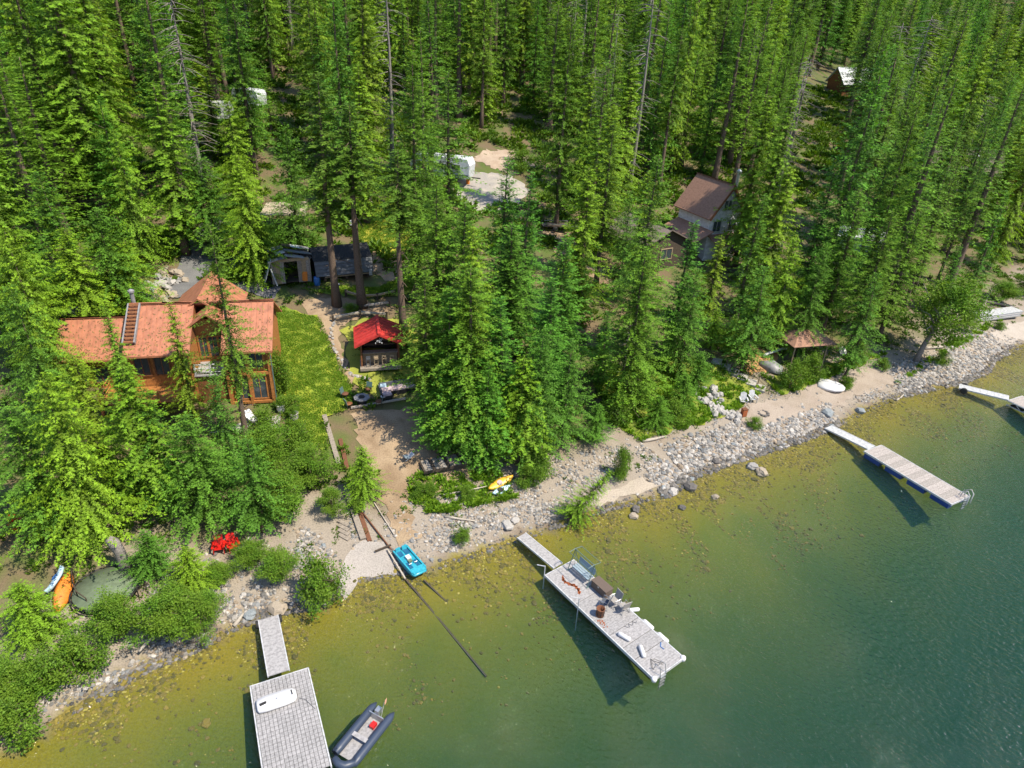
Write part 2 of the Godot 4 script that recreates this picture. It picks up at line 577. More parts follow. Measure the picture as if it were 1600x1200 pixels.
# the forest beyond the trees that can be told apart
func build_far_forest():
	rng.seed = 2024
	for key in ["fir1", "cedar1", "spruce1"]:
		var spots := []
		var cols := []
		while spots.size() < 420:
			var p := Vector2(rng.randf_range(-330, 520), -rng.randf_range(150, 520))
			var s := sd(p.x, p.y)
			if s < 14.0 or p.length() < 205.0: continue
			if s < 45.0 and p.length() < 230.0: continue
			var h: float = rng.randf_range(16, 27) / size_of[key].y
			spots.append(Transform3D(Basis(Vector3.UP, rng.randf() * TAU).scaled(Vector3(h * 1.15, h, h * 1.15)), on(p.x, p.y)))
			cols.append(Color(0.85, 0.9, 0.9).lerp(Color(1.1, 1.0, 0.9), rng.randf()))
		tag(scatter("distant_forest", crowns[key], "foliage", spots, cols), "far conifer forest that closes the hillside", "forest")

#CALLS: make_paints() build_docks() dock_things() shore_things() lot_things() build_lodge() other_houses() shore_plants() build_far_forest()
#---- shapes
func S() -> SurfaceTool:
	var st := SurfaceTool.new()
	st.begin(Mesh.PRIMITIVE_TRIANGLES)
	st.set_smooth_group(-1)
	return st

func P(called: String, st: SurfaceTool, m: String, parent: Node = null, at := Vector3.ZERO) -> MeshInstance3D:
	st.generate_normals()
	return put(called, st.commit(), M[m], parent, at)

func tri(st: SurfaceTool, a: Vector3, b: Vector3, c: Vector3):
	st.add_vertex(a); st.add_vertex(b); st.add_vertex(c)

func quad(st: SurfaceTool, a: Vector3, b: Vector3, c: Vector3, d: Vector3):
	tri(st, a, b, c); tri(st, a, c, d)

# a box whose corners are cut by e, so that its edges catch light
func bx(st: SurfaceTool, c: Vector3, s: Vector3, b := Basis()):
	var h := s * 0.5
	var k := []
	for y in [-1, 1]:
		for q in [[-1, -1], [1, -1], [1, 1], [-1, 1]]: k.append(c + b * Vector3(q[0] * h.x, y * h.y, q[1] * h.z))
	quad(st, k[4], k[5], k[6], k[7])
	quad(st, k[3], k[2], k[1], k[0])
	for i in 4:
		var j := (i + 1) % 4
		quad(st, k[i], k[j], k[j + 4], k[i + 4])

func ry(deg: float) -> Basis: return Basis(Vector3.UP, deg_to_rad(deg))
func rx(deg: float) -> Basis: return Basis(Vector3.RIGHT, deg_to_rad(deg))
func rz(deg: float) -> Basis: return Basis(Vector3.BACK, deg_to_rad(deg))

# a slab with four given top corners (clockwise seen from above) and a thickness
func slab(st: SurfaceTool, a: Vector3, b: Vector3, c: Vector3, d: Vector3, t: float):
	var n := (c - a).cross(b - a).normalized()
	if n.y < 0: n = -n
	var k := [a - n * t, b - n * t, c - n * t, d - n * t]
	quad(st, a, b, c, d)
	quad(st, k[3], k[2], k[1], k[0])
	var t4 := [a, b, c, d]
	for i in 4:
		var j := (i + 1) % 4
		quad(st, k[i], k[j], t4[j], t4[i])

func rod(st: SurfaceTool, pts: Array, r: float, sides := 6):
	var rr := []
	for q in pts: rr.append(r)
	tube_into(st, pts, rr, sides)

# rings of equal length, joined and closed
func loft(st: SurfaceTool, rings: Array):
	var n: int = rings[0].size()
	for i in rings.size() - 1:
		for k in n:
			var k2 := (k + 1) % n
			quad(st, rings[i][k], rings[i][k2], rings[i + 1][k2], rings[i + 1][k])
	for e in [0, rings.size() - 1]:
		for k in range(1, n - 1):
			if e == 0: tri(st, rings[e][0], rings[e][k + 1], rings[e][k])
			else: tri(st, rings[e][0], rings[e][k], rings[e][k + 1])

func lathe(st: SurfaceTool, prof: Array, c: Vector3, sides := 16, b := Basis()):
	var rings := []
	for q in prof:
		var ring := []
		for k in sides:
			var a := TAU * k / sides
			ring.append(c + b * Vector3(cos(a) * q.x, q.y, sin(a) * q.x))
		rings.append(ring)
	loft(st, rings)

func local(o: Node3D, x: float, y: float, z: float) -> Vector3:
	return o.transform * Vector3(x, y, z)

func stones_texture() -> ImageTexture: return noise_image(41, 0.05, 4, 0.6, 1.2, 256)

func make_paints():
	var g1 := noise_image(31, 0.02, 6, 0.80, 1.09, 256)
	var g2 := noise_image(32, 0.03, 6, 0.72, 1.15, 256)
	mat("grey_deck", lin(0.35, 0.34, 0.345), 0.75, g1, 0.8)
	mat("grey_deck_dark", lin(0.32, 0.312, 0.316), 0.75, g1, 0.9)
	mat("board_pale", lin(0.40, 0.36, 0.335), 0.85, g2, 0.7)
	mat("board_grey", lin(0.33, 0.30, 0.275), 0.85, g2, 0.8)
	mat("white_paint", lin(0.52, 0.53, 0.55), 0.45, g1, 0.6)
	mat("white_vinyl", lin(0.62, 0.62, 0.64), 0.3)
	mat("blue_float", lin(0.012, 0.055, 0.26), 0.4, g1, 1.0)
	mat("black_float", lin(0.018, 0.018, 0.02), 0.55)
	mat("steel", lin(0.42, 0.44, 0.46), 0.35, null, 1.0, 0.7)
	mat("wicker_brown", lin(0.13, 0.095, 0.075), 0.7, g1, 3.0)
	mat("green_metal", lin(0.085, 0.15, 0.15), 0.5)
	mat("blue_cloth", lin(0.26, 0.34, 0.40), 0.8, g1, 2.0)
	mat("grey_cloth", lin(0.33, 0.31, 0.29), 0.9, g1, 2.0)
	mat("dark_cloth", lin(0.07, 0.08, 0.10), 0.9)
	mat("rust", lin(0.16, 0.065, 0.032), 0.9, g2, 1.2)
	mat("rust_orange", lin(0.36, 0.10, 0.03), 0.9, g2, 1.2)
	mat("red_paint", lin(0.55, 0.014, 0.010), 0.4)
	mat("red_roof", lin(0.54, 0.045, 0.038), 0.5, g2, 0.25)
	mat("orange_roof", lin(0.42, 0.165, 0.09), 0.55, g2, 0.2)
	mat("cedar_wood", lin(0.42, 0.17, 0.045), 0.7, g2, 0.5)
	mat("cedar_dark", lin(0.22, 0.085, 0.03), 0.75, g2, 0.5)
	mat("raw_wood", lin(0.38, 0.29, 0.19), 0.9, g2, 0.6)
	mat("old_wood", lin(0.28, 0.24, 0.20), 0.95, g2, 0.6)
	mat("driftwood", lin(0.44, 0.39, 0.33), 0.95, g2, 0.8)
	mat("dark_wood", lin(0.075, 0.055, 0.04), 0.9, g2, 0.6)
	mat("black_sheet", lin(0.016, 0.017, 0.019), 0.85, g1, 0.5)
	mat("grey_lap", lin(0.13, 0.14, 0.155), 0.8, g1, 0.5)
	mat("grey_metal_roof", lin(0.26, 0.26, 0.27), 0.5, g2, 0.35)
	mat("brown_shingle", lin(0.34, 0.19, 0.13), 0.95, g2, 0.5)
	mat("grey_shingle", lin(0.20, 0.16, 0.14), 0.95, g2, 0.5)
	mat("white_wall", lin(0.66, 0.68, 0.72), 0.75, g1, 0.4)
	mat("white_roof", lin(0.70, 0.74, 0.79), 0.45, g1, 0.3)
	mat("tan_canvas", lin(0.42, 0.35, 0.25), 0.9, g2, 0.4)
	mat("glass", lin(0.05, 0.065, 0.075), 0.08)
	mat("cyan_plastic", lin(0.035, 0.36, 0.48), 0.35, g1, 1.0)
	mat("teal_plastic", lin(0.012, 0.10, 0.20), 0.4)
	mat("orange_plastic", lin(0.70, 0.22, 0.03), 0.4, g1, 1.0)
	mat("yellow_plastic", lin(0.70, 0.40, 0.04), 0.4)
	mat("blue_plastic", lin(0.04, 0.16, 0.45), 0.4)
	mat("pale_blue_plastic", lin(0.42, 0.58, 0.70), 0.4)
	mat("navy_rubber", lin(0.035, 0.05, 0.085), 0.45)
	mat("rubber", lin(0.02, 0.02, 0.02), 0.8)
	mat("green_mat", lin(0.15, 0.20, 0.125), 0.85, g1, 0.5)
	mat("pink_cloth", lin(0.52, 0.40, 0.42), 0.9, g1, 1.0)
	mat("flag_cloth", lin(0.62, 0.33, 0.22), 0.8)
	mat("concrete", lin(0.40, 0.38, 0.35), 0.9, g2, 0.5)
	mat("stone_white", lin(0.420, 0.399, 0.378), 0.9, g2, 1.5)
	mat("stone_grey", lin(0.302, 0.294, 0.286), 0.9, g2, 1.5)
	mat("stone_tan", lin(0.370, 0.311, 0.244), 0.9, g2, 1.5)
	mat("stone_blue", lin(0.25, 0.28, 0.30), 0.9, g2, 1.5)
	mat("stone_dark", lin(0.13, 0.12, 0.115), 0.9, g2, 1.5)

#---- docks
func planks(o: Node3D, called: String, x0: float, x1: float, w: float, y: float, each: float, m: String):
	var st := S()
	var n := maxi(1, roundi((x1 - x0) / each))
	var d := (x1 - x0) / n
	for k in n: bx(st, Vector3(x0 + (k + 0.5) * d, y, 0), Vector3(d - 0.007, 0.05, w))
	P(called, st, m, o)

func ramp(label: String, from: Vector3, to: Vector3, w: float, m: String, group := "") -> Node3D:
	var d := to - from
	var o := thing("dock_ramp", label, "ramp", from, rad_to_deg(atan2(-d.z, d.x)), group)
	var l := Vector2(d.x, d.z).length()
	var b := rz(rad_to_deg(atan2(d.y, l)))
	var full := d.length()
	var n := int(full / 0.6)
	for k in n:
		var st := S()
		bx(st, b * Vector3((k + 0.5) * full / n, 0, 0), Vector3(full / n - 0.012, 0.05, w - 0.06), b)
		P("deck_panel", st, m, o)
	for s in [-1, 1]:
		var st := S()
		bx(st, b * Vector3(full / 2, -0.02, s * w / 2), Vector3(full, 0.13, 0.06), b)
		P("side_rail", st, "white_paint", o)
	return o

func wheel(o: Node3D, called: String, p: Vector3, r: float):
	var st := S()
	st.set_smooth_group(0)
	lathe(st, [Vector2(r * 0.35, -0.07), Vector2(r * 0.9, -0.08), Vector2(r, -0.04), Vector2(r, 0.04), Vector2(r * 0.9, 0.08), Vector2(r * 0.35, 0.07)], p, 14, rx(90))
	P(called, st, "rubber", o)

func ladder(o: Node3D, x: float, z: float, y: float):
	var st := S()
	for s in [-0.22, 0.22]:
		rod(st, [Vector3(x - 0.45, y, z + s), Vector3(x - 0.35, y + 0.5, z + s), Vector3(x - 0.05, y + 0.55, z + s), Vector3(x + 0.1, y, z + s), Vector3(x + 0.14, y - 1.1, z + s)], 0.022)
	for k in 4: bx(st, Vector3(x + 0.12, y - 0.15 - k * 0.26, z), Vector3(0.09, 0.03, 0.44))
	P("ladder", st, "steel", o)

func build_docks():
	# the long grey dock with the chairs
	var o := thing("floating_dock", "long pale grey dock with swing, chairs, fenders and fire barrel", "dock", Vector3(6.80, 0, -30.16), -51.6)
	var l := 9.57
	var seam := [-4.785, -1.8, 1.19, 2.3, 3.27, 4.785]
	for k in 5: planks(o, "deck_panel", seam[k] + 0.014, seam[k + 1] - 0.014, 2.44, 0.425, 0.15, "grey_deck" if k % 2 == 0 else "grey_deck_dark")
	var st: SurfaceTool
	for s in [-1, 1]:
		st = S(); bx(st, Vector3(0, 0.36, s * 1.255), Vector3(l, 0.2, 0.07)); P("side_rail", st, "white_paint", o)
		st = S(); bx(st, Vector3(s * (l / 2 + 0.03), 0.36, 0), Vector3(0.06, 0.2, 2.58)); P("end_rail", st, "white_paint", o)
	for k in 4:
		st = S(); bx(st, Vector3(-3.6 + k * 2.4, 0.12, 0), Vector3(1.7, 0.36, 2.3)); P("float", st, "black_float", o)
	ladder(o, l / 2, 0.59, 0.45)
	for s in [-1.22, 1.22]:
		st = S(); st.set_smooth_group(0)
		lathe(st, [Vector2(0.03, 0.2), Vector2(0.15, 0.24), Vector2(0.17, 0.36), Vector2(0.15, 0.5), Vector2(0.04, 0.53)], Vector3(l / 2, 0, s), 12)
		P("corner_bumper", st, "white_vinyl", o)
	for q in [[-4.85, 1.30], [-1.52, 1.30]]:
		st = S(); rod(st, [Vector3(q[0], -2.2, q[1]), Vector3(q[0], 1.25, q[1])], 0.035); rod(st, [Vector3(q[0], 1.22, q[1]), Vector3(q[0] - 0.4, 1.22, q[1] + 0.35)], 0.03)
		P("mooring_post", st, "white_paint", o)
	ramp("narrow pale grey ramp from the lot shore to the long grey dock", Vector3(1.21, 0.62, -36.68), Vector3(3.70, 0.52, -33.98), 0.78, "grey_deck")
	# the gridded dock at the lower edge
	o = thing("floating_dock", "wide light grey gridded dock with white pedal craft on it", "dock", Vector3(-10.45, 0, -21.74), -63.8)
	for i in 5:
		for j in 3:
			st = S()
			for a in 5:
				for b in 5: bx(st, Vector3(-3.05 + (i + (a + 0.5) / 5) * 1.2, 0.43, -1.47 + (j + (b + 0.5) / 5) * 0.98), Vector3(0.222, 0.05, 0.178))
			P("deck_tile", st, "grey_deck" if (i + j) % 2 == 0 else "grey_deck_dark", o)
	for s in [-1, 1]:
		st = S(); bx(st, Vector3(-0.05, 0.3, s * 1.52), Vector3(6.1, 0.26, 0.07)); P("side_rail", st, "white_paint", o)
	st = S(); bx(st, Vector3(-3.09, 0.3, 0), Vector3(0.06, 0.26, 3.1)); P("end_rail", st, "white_paint", o)
	st = S(); bx(st, Vector3(0, 0.08, 0), Vector3(5.9, 0.34, 2.8)); P("float", st, "black_float", o)
	var r := ramp("gridded grey ramp with small wheels leading to the wide gridded dock", Vector3(-13.75, 0.5, -28.42), Vector3(-11.90, 0.52, -24.66), 1.12, "grey_deck")
	wheel(r, "wheel", Vector3(0.15, -0.15, -0.66), 0.24); wheel(r, "wheel", Vector3(0.15, -0.15, 0.66), 0.24)
	# boarded dock with blue floats
	o = thing("floating_dock", "boarded dock with bright blue floats and curved white ladder", "dock", Vector3(33.82, 0, -46.97), -60.6)
	for k in 14:
		st = S(); bx(st, Vector3(-3.92 + (k + 0.5) * 0.56, 0.52, 0), Vector3(0.545, 0.05, 2.2)); P("board", st, "board_pale" if (k * 7) % 5 < 3 else "board_grey", o)
	for s in [-1, 1]:
		st = S(); bx(st, Vector3(0, 0.47, s * 1.15), Vector3(7.94, 0.16, 0.07)); P("side_rail", st, "white_paint", o)
		st = S(); bx(st, Vector3(s * 3.96, 0.47, 0), Vector3(0.06, 0.16, 2.36)); P("end_rail", st, "white_paint", o)
		for k in 4:
			st = S(); bx(st, Vector3(-3.1 + k * 2.05, 0.18, s * 0.85), Vector3(1.5, 0.42, 0.62)); P("float", st, "blue_float", o)
	ladder(o, 3.95, -0.6, 0.55)
	st = S(); st.set_smooth_group(0)
	for k in 2: rod(st, [Vector3(3.7, 0.55, -0.35 - k * 0.5), Vector3(3.75, 1.15, -0.35 - k * 0.5), Vector3(4.05, 1.35, -0.35 - k * 0.5), Vector3(4.3, 1.1, -0.35 - k * 0.5), Vector3(4.32, 0.2, -0.35 - k * 0.5)], 0.035)
	P("ladder_hoop", st, "white_vinyl", o)
	ramp("white narrow ramp rising out of the shallows to the blue float dock", Vector3(29.41, 0.25, -54.07), Vector3(31.75, 0.55, -50.42), 1.05, "white_paint")
	# the dock that the right edge cuts
	o = thing("floating_dock", "white truss framed dock cut by the right edge of the photo", "dock", Vector3(52.3, 0, -58.4), -62.0)
	for k in 4:
		st = S(); bx(st, Vector3(-2.9 + (k + 0.5) * 1.45, 0.6, 0), Vector3(1.43, 0.06, 2.4)); P("deck_panel", st, "board_pale", o)
	for s in [-1, 1]:
		st = S()
		bx(st, Vector3(0, 0.55, s * 1.24), Vector3(5.9, 0.1, 0.07)); bx(st, Vector3(0, 0.12, s * 1.24), Vector3(5.9, 0.07, 0.07))
		for k in 8: bx(st, Vector3(-2.6 + k * 0.74, 0.33, s * 1.24), Vector3(0.62, 0.05, 0.05), rz(35 if k % 2 == 0 else -35))
		P("truss", st, "white_paint", o)
	st = S(); bx(st, Vector3(0, 0.1, 0), Vector3(5.4, 0.3, 1.9)); P("float", st, "black_float", o)
	st = S(); bx(st, Vector3(-2.96, 0.55, 0), Vector3(0.07, 0.12, 2.5)); P("end_rail", st, "white_paint", o)
	r = ramp("white wheeled ramp reaching the truss framed dock", Vector3(46.45, 0.5, -63.2), Vector3(50.2, 0.62, -60.9), 1.1, "white_paint")
	wheel(r, "wheel", Vector3(0.5, -0.12, -0.66), 0.34); wheel(r, "wheel", Vector3(0.5, -0.12, 0.66), 0.34)

#---- what stands on the docks
func fender(at: Vector3, turn: float, label: String):
	var o := thing("fender", label, "boat fender", at, turn, "white fenders on and along the long grey dock")
	var st := S(); st.set_smooth_group(0)
	lathe(st, [Vector2(0.02, -0.42), Vector2(0.09, -0.40), Vector2(0.13, -0.33), Vector2(0.14, 0.33), Vector2(0.09, 0.40), Vector2(0.02, 0.42)], Vector3.ZERO, 12, rz(90))
	P("body", st, "white_vinyl", o)
	st = S(); rod(st, [Vector3(-0.41, 0, 0), Vector3(-0.5, 0.02, 0), Vector3(-0.62, -0.06, 0.08)], 0.02); P("eye_rope", st, "white_paint", o)

func sling_chair(at: Vector3, turn: float, label: String, cloth: String) -> Node3D:
	var o := thing("patio_chair", label, "chair", at, turn, "metal chairs on the long grey dock")
	var st := S()
	bx(st, Vector3(0, 0.42, 0), Vector3(0.5, 0.04, 0.5)); P("seat", st, cloth, o)
	st = S(); bx(st, Vector3(-0.29, 0.72, 0), Vector3(0.04, 0.6, 0.5), rz(14)); P("backrest", st, cloth, o)
	for s in [-1, 1]:
		st = S(); rod(st, [Vector3(0.27, 0, s * 0.28), Vector3(0.24, 0.62, s * 0.28), Vector3(-0.2, 0.62, s * 0.28)], 0.018); P("arm", st, "steel", o)
		st = S(); rod(st, [Vector3(0.27, 0.02, s * 0.28), Vector3(-0.3, 0.02, s * 0.28)], 0.018); P("runner", st, "steel", o)
		st = S(); rod(st, [Vector3(-0.3, 0, s * 0.28), Vector3(-0.22, 0.45, s * 0.28), Vector3(-0.37, 1.02, s * 0.28)], 0.018); P("leg", st, "steel", o)
	return o

func dock_things():
	var d: Node3D = get_node("floating_dock")
	var y := 0.452
	var st: SurfaceTool
	# swing seat
	var o := thing("garden_swing", "dark green swing seat frame on the inner edge of the long dock", "swing seat", local(d, -3.35, y, -0.68), -51.6)
	for s in [-1, 1]:
		st = S(); rod(st, [Vector3(s * 0.95, 0, 0.45), Vector3(s * 0.9, 1.65, -0.05), Vector3(s * 0.95, 0, -0.5)], 0.03); P("frame_leg", st, "green_metal", o)
		st = S(); rod(st, [Vector3(s * 0.95, 0.03, 0.5), Vector3(s * 0.95, 0.03, -0.55)], 0.03); P("foot_bar", st, "green_metal", o)
		st = S(); rod(st, [Vector3(s * 0.9, 1.68, 0.5), Vector3(s * 0.9, 1.72, 0.0), Vector3(s * 0.9, 1.6, -0.6)], 0.022); P("canopy_arm", st, "green_metal", o)
	st = S(); rod(st, [Vector3(-0.9, 1.65, -0.05), Vector3(0.9, 1.65, -0.05)], 0.03); rod(st, [Vector3(-0.9, 1.68, 0.5), Vector3(0.9, 1.68, 0.5)], 0.02); rod(st, [Vector3(-0.9, 1.6, -0.6), Vector3(0.9, 1.6, -0.6)], 0.02); P("top_rail", st, "green_metal", o)
	for k in 3:
		st = S(); bx(st, Vector3(0, 0.45, -0.2 + k * 0.19), Vector3(1.5, 0.03, 0.16)); P("seat_slat", st, "blue_cloth", o)
	st = S(); bx(st, Vector3(0, 0.72, -0.38), Vector3(1.5, 0.45, 0.03), rx(-14)); P("backrest", st, "blue_cloth", o)
	for s in [-0.7, 0.7]:
		st = S(); rod(st, [Vector3(s, 0.45, 0.1), Vector3(s * 1.2, 1.65, -0.05), Vector3(s, 0.9, -0.45)], 0.014); P("hanger", st, "green_metal", o)
	# storage box
	o = thing("storage_box", "brown wicker storage box beside the swing on the long dock", "storage box", local(d, -1.7, y, -0.86), -51.6)
	st = S(); bx(st, Vector3(0, 0.27, 0), Vector3(1.3, 0.54, 0.62)); P("body", st, "wicker_brown", o)
	st = S(); bx(st, Vector3(0, 0.565, 0), Vector3(1.36, 0.05, 0.68)); P("lid", st, "wicker_brown", o)
	st = S(); bx(st, Vector3(0, 0.5, 0.35), Vector3(0.12, 0.09, 0.02)); P("latch", st, "steel", o)
	# fire barrel
	o = thing("fire_barrel", "rusty round fire barrel near the middle of the long dock", "fire barrel", local(d, -0.28, y, 0.62), 0)
	st = S(); st.set_smooth_group(0); lathe(st, [Vector2(0.25, 0.0), Vector2(0.26, 0.02), Vector2(0.26, 0.55), Vector2(0.28, 0.57), Vector2(0.28, 0.6), Vector2(0.23, 0.6), Vector2(0.22, 0.3)], Vector3.ZERO, 16); P("drum", st, "rust", o)
	for k in 8:
		st = S(); bx(st, Vector3(cos(k * TAU / 8) * 0.262, 0.25, sin(k * TAU / 8) * 0.262), Vector3(0.02, 0.2, 0.06), ry(-k * 45)); P("vent_slot", st, "rubber", o)
	# chairs
	sling_chair(local(d, -0.62, y, -0.12), -51.6 + 200, "dark navy sling chair, the one next to the fire barrel", "dark_cloth")
	sling_chair(local(d, -0.38, y, -0.72), -51.6 + 265, "beige sling chair between the navy chair and the armchair", "grey_cloth")
	sling_chair(local(d, 0.28, y, -0.82), -51.6 + 170, "pale armchair with steel arms by the outer dock edge", "grey_cloth")
	# fenders
	fender(local(d, 1.82, y + 0.13, 0.63), -35.0, "white fender lying on the deck, the one closer to the chairs")
	fender(local(d, 3.17, y + 0.13, 0.52), -80.0, "white fender lying on the deck near the ladder end")
	fender(local(d, 0.44, 0.18, -1.62), 12.0, "white fender floating out from the dock beside the chairs")
	fender(local(d, 1.85, 0.28, -1.46), -51.6, "white fender hung on the outer side, shoreward of its twin")
	fender(local(d, 3.05, 0.28, -1.46), -51.6, "white fender hung on the outer side, nearest the lake end")
	# orange leaves, heaped in a wavy streak
	st = S(); rng.seed = 77
	for k in 46:
		var f := k / 46.0
		var p := Vector3(-4.0 + f * 1.75 + rng.randf_range(-0.06, 0.06), y + 0.012, 0.42 + 0.16 * sin(f * 7.0) + rng.randf_range(-0.06, 0.06))
		bx(st, d.transform * p, Vector3(rng.randf_range(0.08, 0.2), 0.03, rng.randf_range(0.06, 0.12)), ry(rng.randf() * 180))
	o = P("bark_litter", st, "rust_orange"); tag(o, "wavy streak of orange bark and leaves on the long dock", "bark litter")
	st = S()
	for k in 16:
		var p := Vector3(-0.1 + rng.randf() * 0.75, y + 0.012, 0.78 + rng.randf() * 0.3)
		bx(st, d.transform * p, Vector3(rng.randf_range(0.04, 0.12), 0.025, 0.05), ry(rng.randf() * 180))
	o = P("bark_litter", st, "rust_orange"); tag(o, "small scatter of rusty flakes beside the fire barrel", "bark litter")
	st = S(); st.set_smooth_group(0)
	var pts := []
	for k in 12: pts.append(local(d, 4.1 + 0.35 * sin(k * 1.9), y + 0.02, 0.1 + 0.06 * k + 0.22 * cos(k * 2.4)))
	rod(st, pts, 0.016, 5); o = P("rope", st, "grey_cloth"); tag(o, "tangled thin rope on the deck beside the dock ladder", "rope")
	st = S(); pts = []
	for k in 9: pts.append(local(d, 1.35 + 0.13 * sin(k * 2.2) , y + 0.02, -0.9 + 0.11 * k))
	rod(st, pts, 0.016, 5); o = P("rope", st, "dark_cloth"); tag(o, "dark tangled line on the deck panel past the chairs", "rope")
	st = S(); rod(st, [local(d, 3.3, y + 0.02, -0.95), local(d, 3.5, y + 0.02, -0.7), local(d, 3.75, y + 0.03, -0.72)], 0.025, 5); o = P("rope", st, "blue_plastic"); tag(o, "short blue rope end on the outer edge of the dock", "rope")
	# white pedal craft on the gridded dock
	var g: Node3D = get_node("floating_dock_001")
	o = thing("pedal_craft", "small white plastic craft with rounded hull lying on the gridded dock", "small boat", local(g, -1.55, 0.46, 0.35), -63.8 + 90.0)
	st = S(); st.set_smooth_group(0)
	var rings := []
	for q in [[-1.0, 0.30, 0.06, 0.20], [-0.92, 0.42, 0.0, 0.26], [-0.5, 0.47, 0.0, 0.28], [0.4, 0.47, 0.0, 0.28], [0.85, 0.40, 0.0, 0.26], [1.0, 0.24, 0.06, 0.2]]:
		rings.append([Vector3(q[0], q[2], -q[1] * 0.8), Vector3(q[0], q[2] + 0.1, -q[1]), Vector3(q[0], q[3], -q[1] * 0.85), Vector3(q[0], q[3] + 0.02, 0), Vector3(q[0], q[3], q[1] * 0.85), Vector3(q[0], q[2] + 0.1, q[1]), Vector3(q[0], q[2], q[1] * 0.8)])
	loft(st, rings); P("hull", st, "white_vinyl", o)
	st = S(); bx(st, Vector3(-0.68, 0.30, 0.06), Vector3(0.34, 0.035, 0.15), ry(8)); P("foot_well", st, "rubber", o)
	st = S(); bx(st, Vector3(0.02, 0.315, 0.02), Vector3(0.08, 0.03, 0.07)); P("hatch", st, "steel", o)
	st = S(); rod(st, [Vector3(0.78, 0.3, -0.2), Vector3(0.8, 0.34, 0.1)], 0.03); P("handle", st, "rubber", o)
	st = S(); bx(st, Vector3(0, 0.305, 0.02), Vector3(1.35, 0.015, 0.02)); P("groove", st, "grey_cloth", o)
	st = S(); rod(st, [local(g, -1.3, 0.47, -0.75), local(g, -1.15, 0.47, -1.0), local(g, -0.75, 0.47, -1.2), local(g, -0.4, 0.47, -1.38)], 0.015, 5); var rp := P("rope", st, "dark_cloth"); tag(rp, "thin dark line trailing from the white craft over the gridded dock", "rope")
	st = S()
	for k in 9: bx(st, Vector3(-12.6 + rng.randf_range(-0.3, 0.5), 0.55, -26.2 + rng.randf_range(-0.5, 0.9)), Vector3(0.08, 0.02, 0.05), ry(rng.randf() * 90))
	# inflatable boat
	o = thing("inflatable_boat", "dark navy inflatable boat with outboard and small flag, cut by the lower edge", "boat", Vector3(-6.6, 0, -21.6), 63.0)
	for s in [-1, 1]:
		st = S(); st.set_smooth_group(0)
		lathe(st, [Vector2(0.04, -1.75), Vector2(0.17, -1.5), Vector2(0.22, -1.3), Vector2(0.22, 1.1), Vector2(0.2, 1.5)], Vector3(0, 0.22, s * 0.58), 12, rz(90)); P("tube", st, "navy_rubber", o)
	st = S(); st.set_smooth_group(0); rod(st, [Vector3(-1.4, 0.24, -0.58), Vector3(-1.8, 0.3, -0.3), Vector3(-1.9, 0.33, 0), Vector3(-1.8, 0.3, 0.3), Vector3(-1.4, 0.24, 0.58)], 0.2, 10); P("bow_tube", st, "navy_rubber", o)
	st = S(); bx(st, Vector3(-0.2, 0.08, 0), Vector3(2.4, 0.05, 0.9)); P("floor_board", st, "grey_deck_dark", o)
	st = S(); bx(st, Vector3(1.02, 0.3, 0), Vector3(0.06, 0.42, 0.9)); P("transom", st, "steel", o)
	st = S(); bx(st, Vector3(-0.3, 0.36, 0), Vector3(0.24, 0.04, 1.1)); P("bench", st, "grey_deck", o)
	st = S(); bx(st, Vector3(0.62, 0.2, 0.1), Vector3(0.34, 0.22, 0.26)); P("fuel_tank", st, "red_paint", o)
	st = S(); bx(st, Vector3(1.2, 0.62, 0), Vector3(0.32, 0.3, 0.24)); bx(st, Vector3(1.2, 0.2, 0), Vector3(0.14, 0.6, 0.1)); P("outboard_motor", st, "steel", o)
	st = S(); rod(st, [Vector3(1.1, 0.4, 0.25), Vector3(1.35, 1.3, 0.3)], 0.015); P("flag_pole", st, "white_paint", o)
	st = S(); bx(st, Vector3(1.45, 1.28, 0.32), Vector3(0.3, 0.24, 0.012), ry(20) * rz(-30)); P("flag", st, "flag_cloth", o)

#---- along the shore
func adirondack(at: Vector3, turn: float, label: String, m: String, group: String):
	var o := thing("adirondack_chair", label, "garden chair", at, turn, group)
	var st: SurfaceTool
	for k in 5:
		st = S(); bx(st, Vector3(-0.26, 0.66, -0.22 + k * 0.11), Vector3(0.025, 0.86 - absf(k - 2) * 0.09, 0.1), rz(24)); P("back_slat", st, m, o)
	for k in 4:
		st = S(); bx(st, Vector3(0.30 - k * 0.14, 0.36 - k * 0.035, 0), Vector3(0.125, 0.025, 0.52), rz(14)); P("seat_slat", st, m, o)
	for s in [-1, 1]:
		st = S(); bx(st, Vector3(0.08, 0.58, s * 0.34), Vector3(0.72, 0.03, 0.14)); P("arm", st, m, o)
		st = S(); bx(st, Vector3(0.36, 0.28, s * 0.31), Vector3(0.09, 0.57, 0.03)); P("leg", st, m, o)
		st = S(); bx(st, Vector3(-0.16, 0.17, s * 0.28), Vector3(0.78, 0.1, 0.03), rz(16)); P("leg", st, m, o)

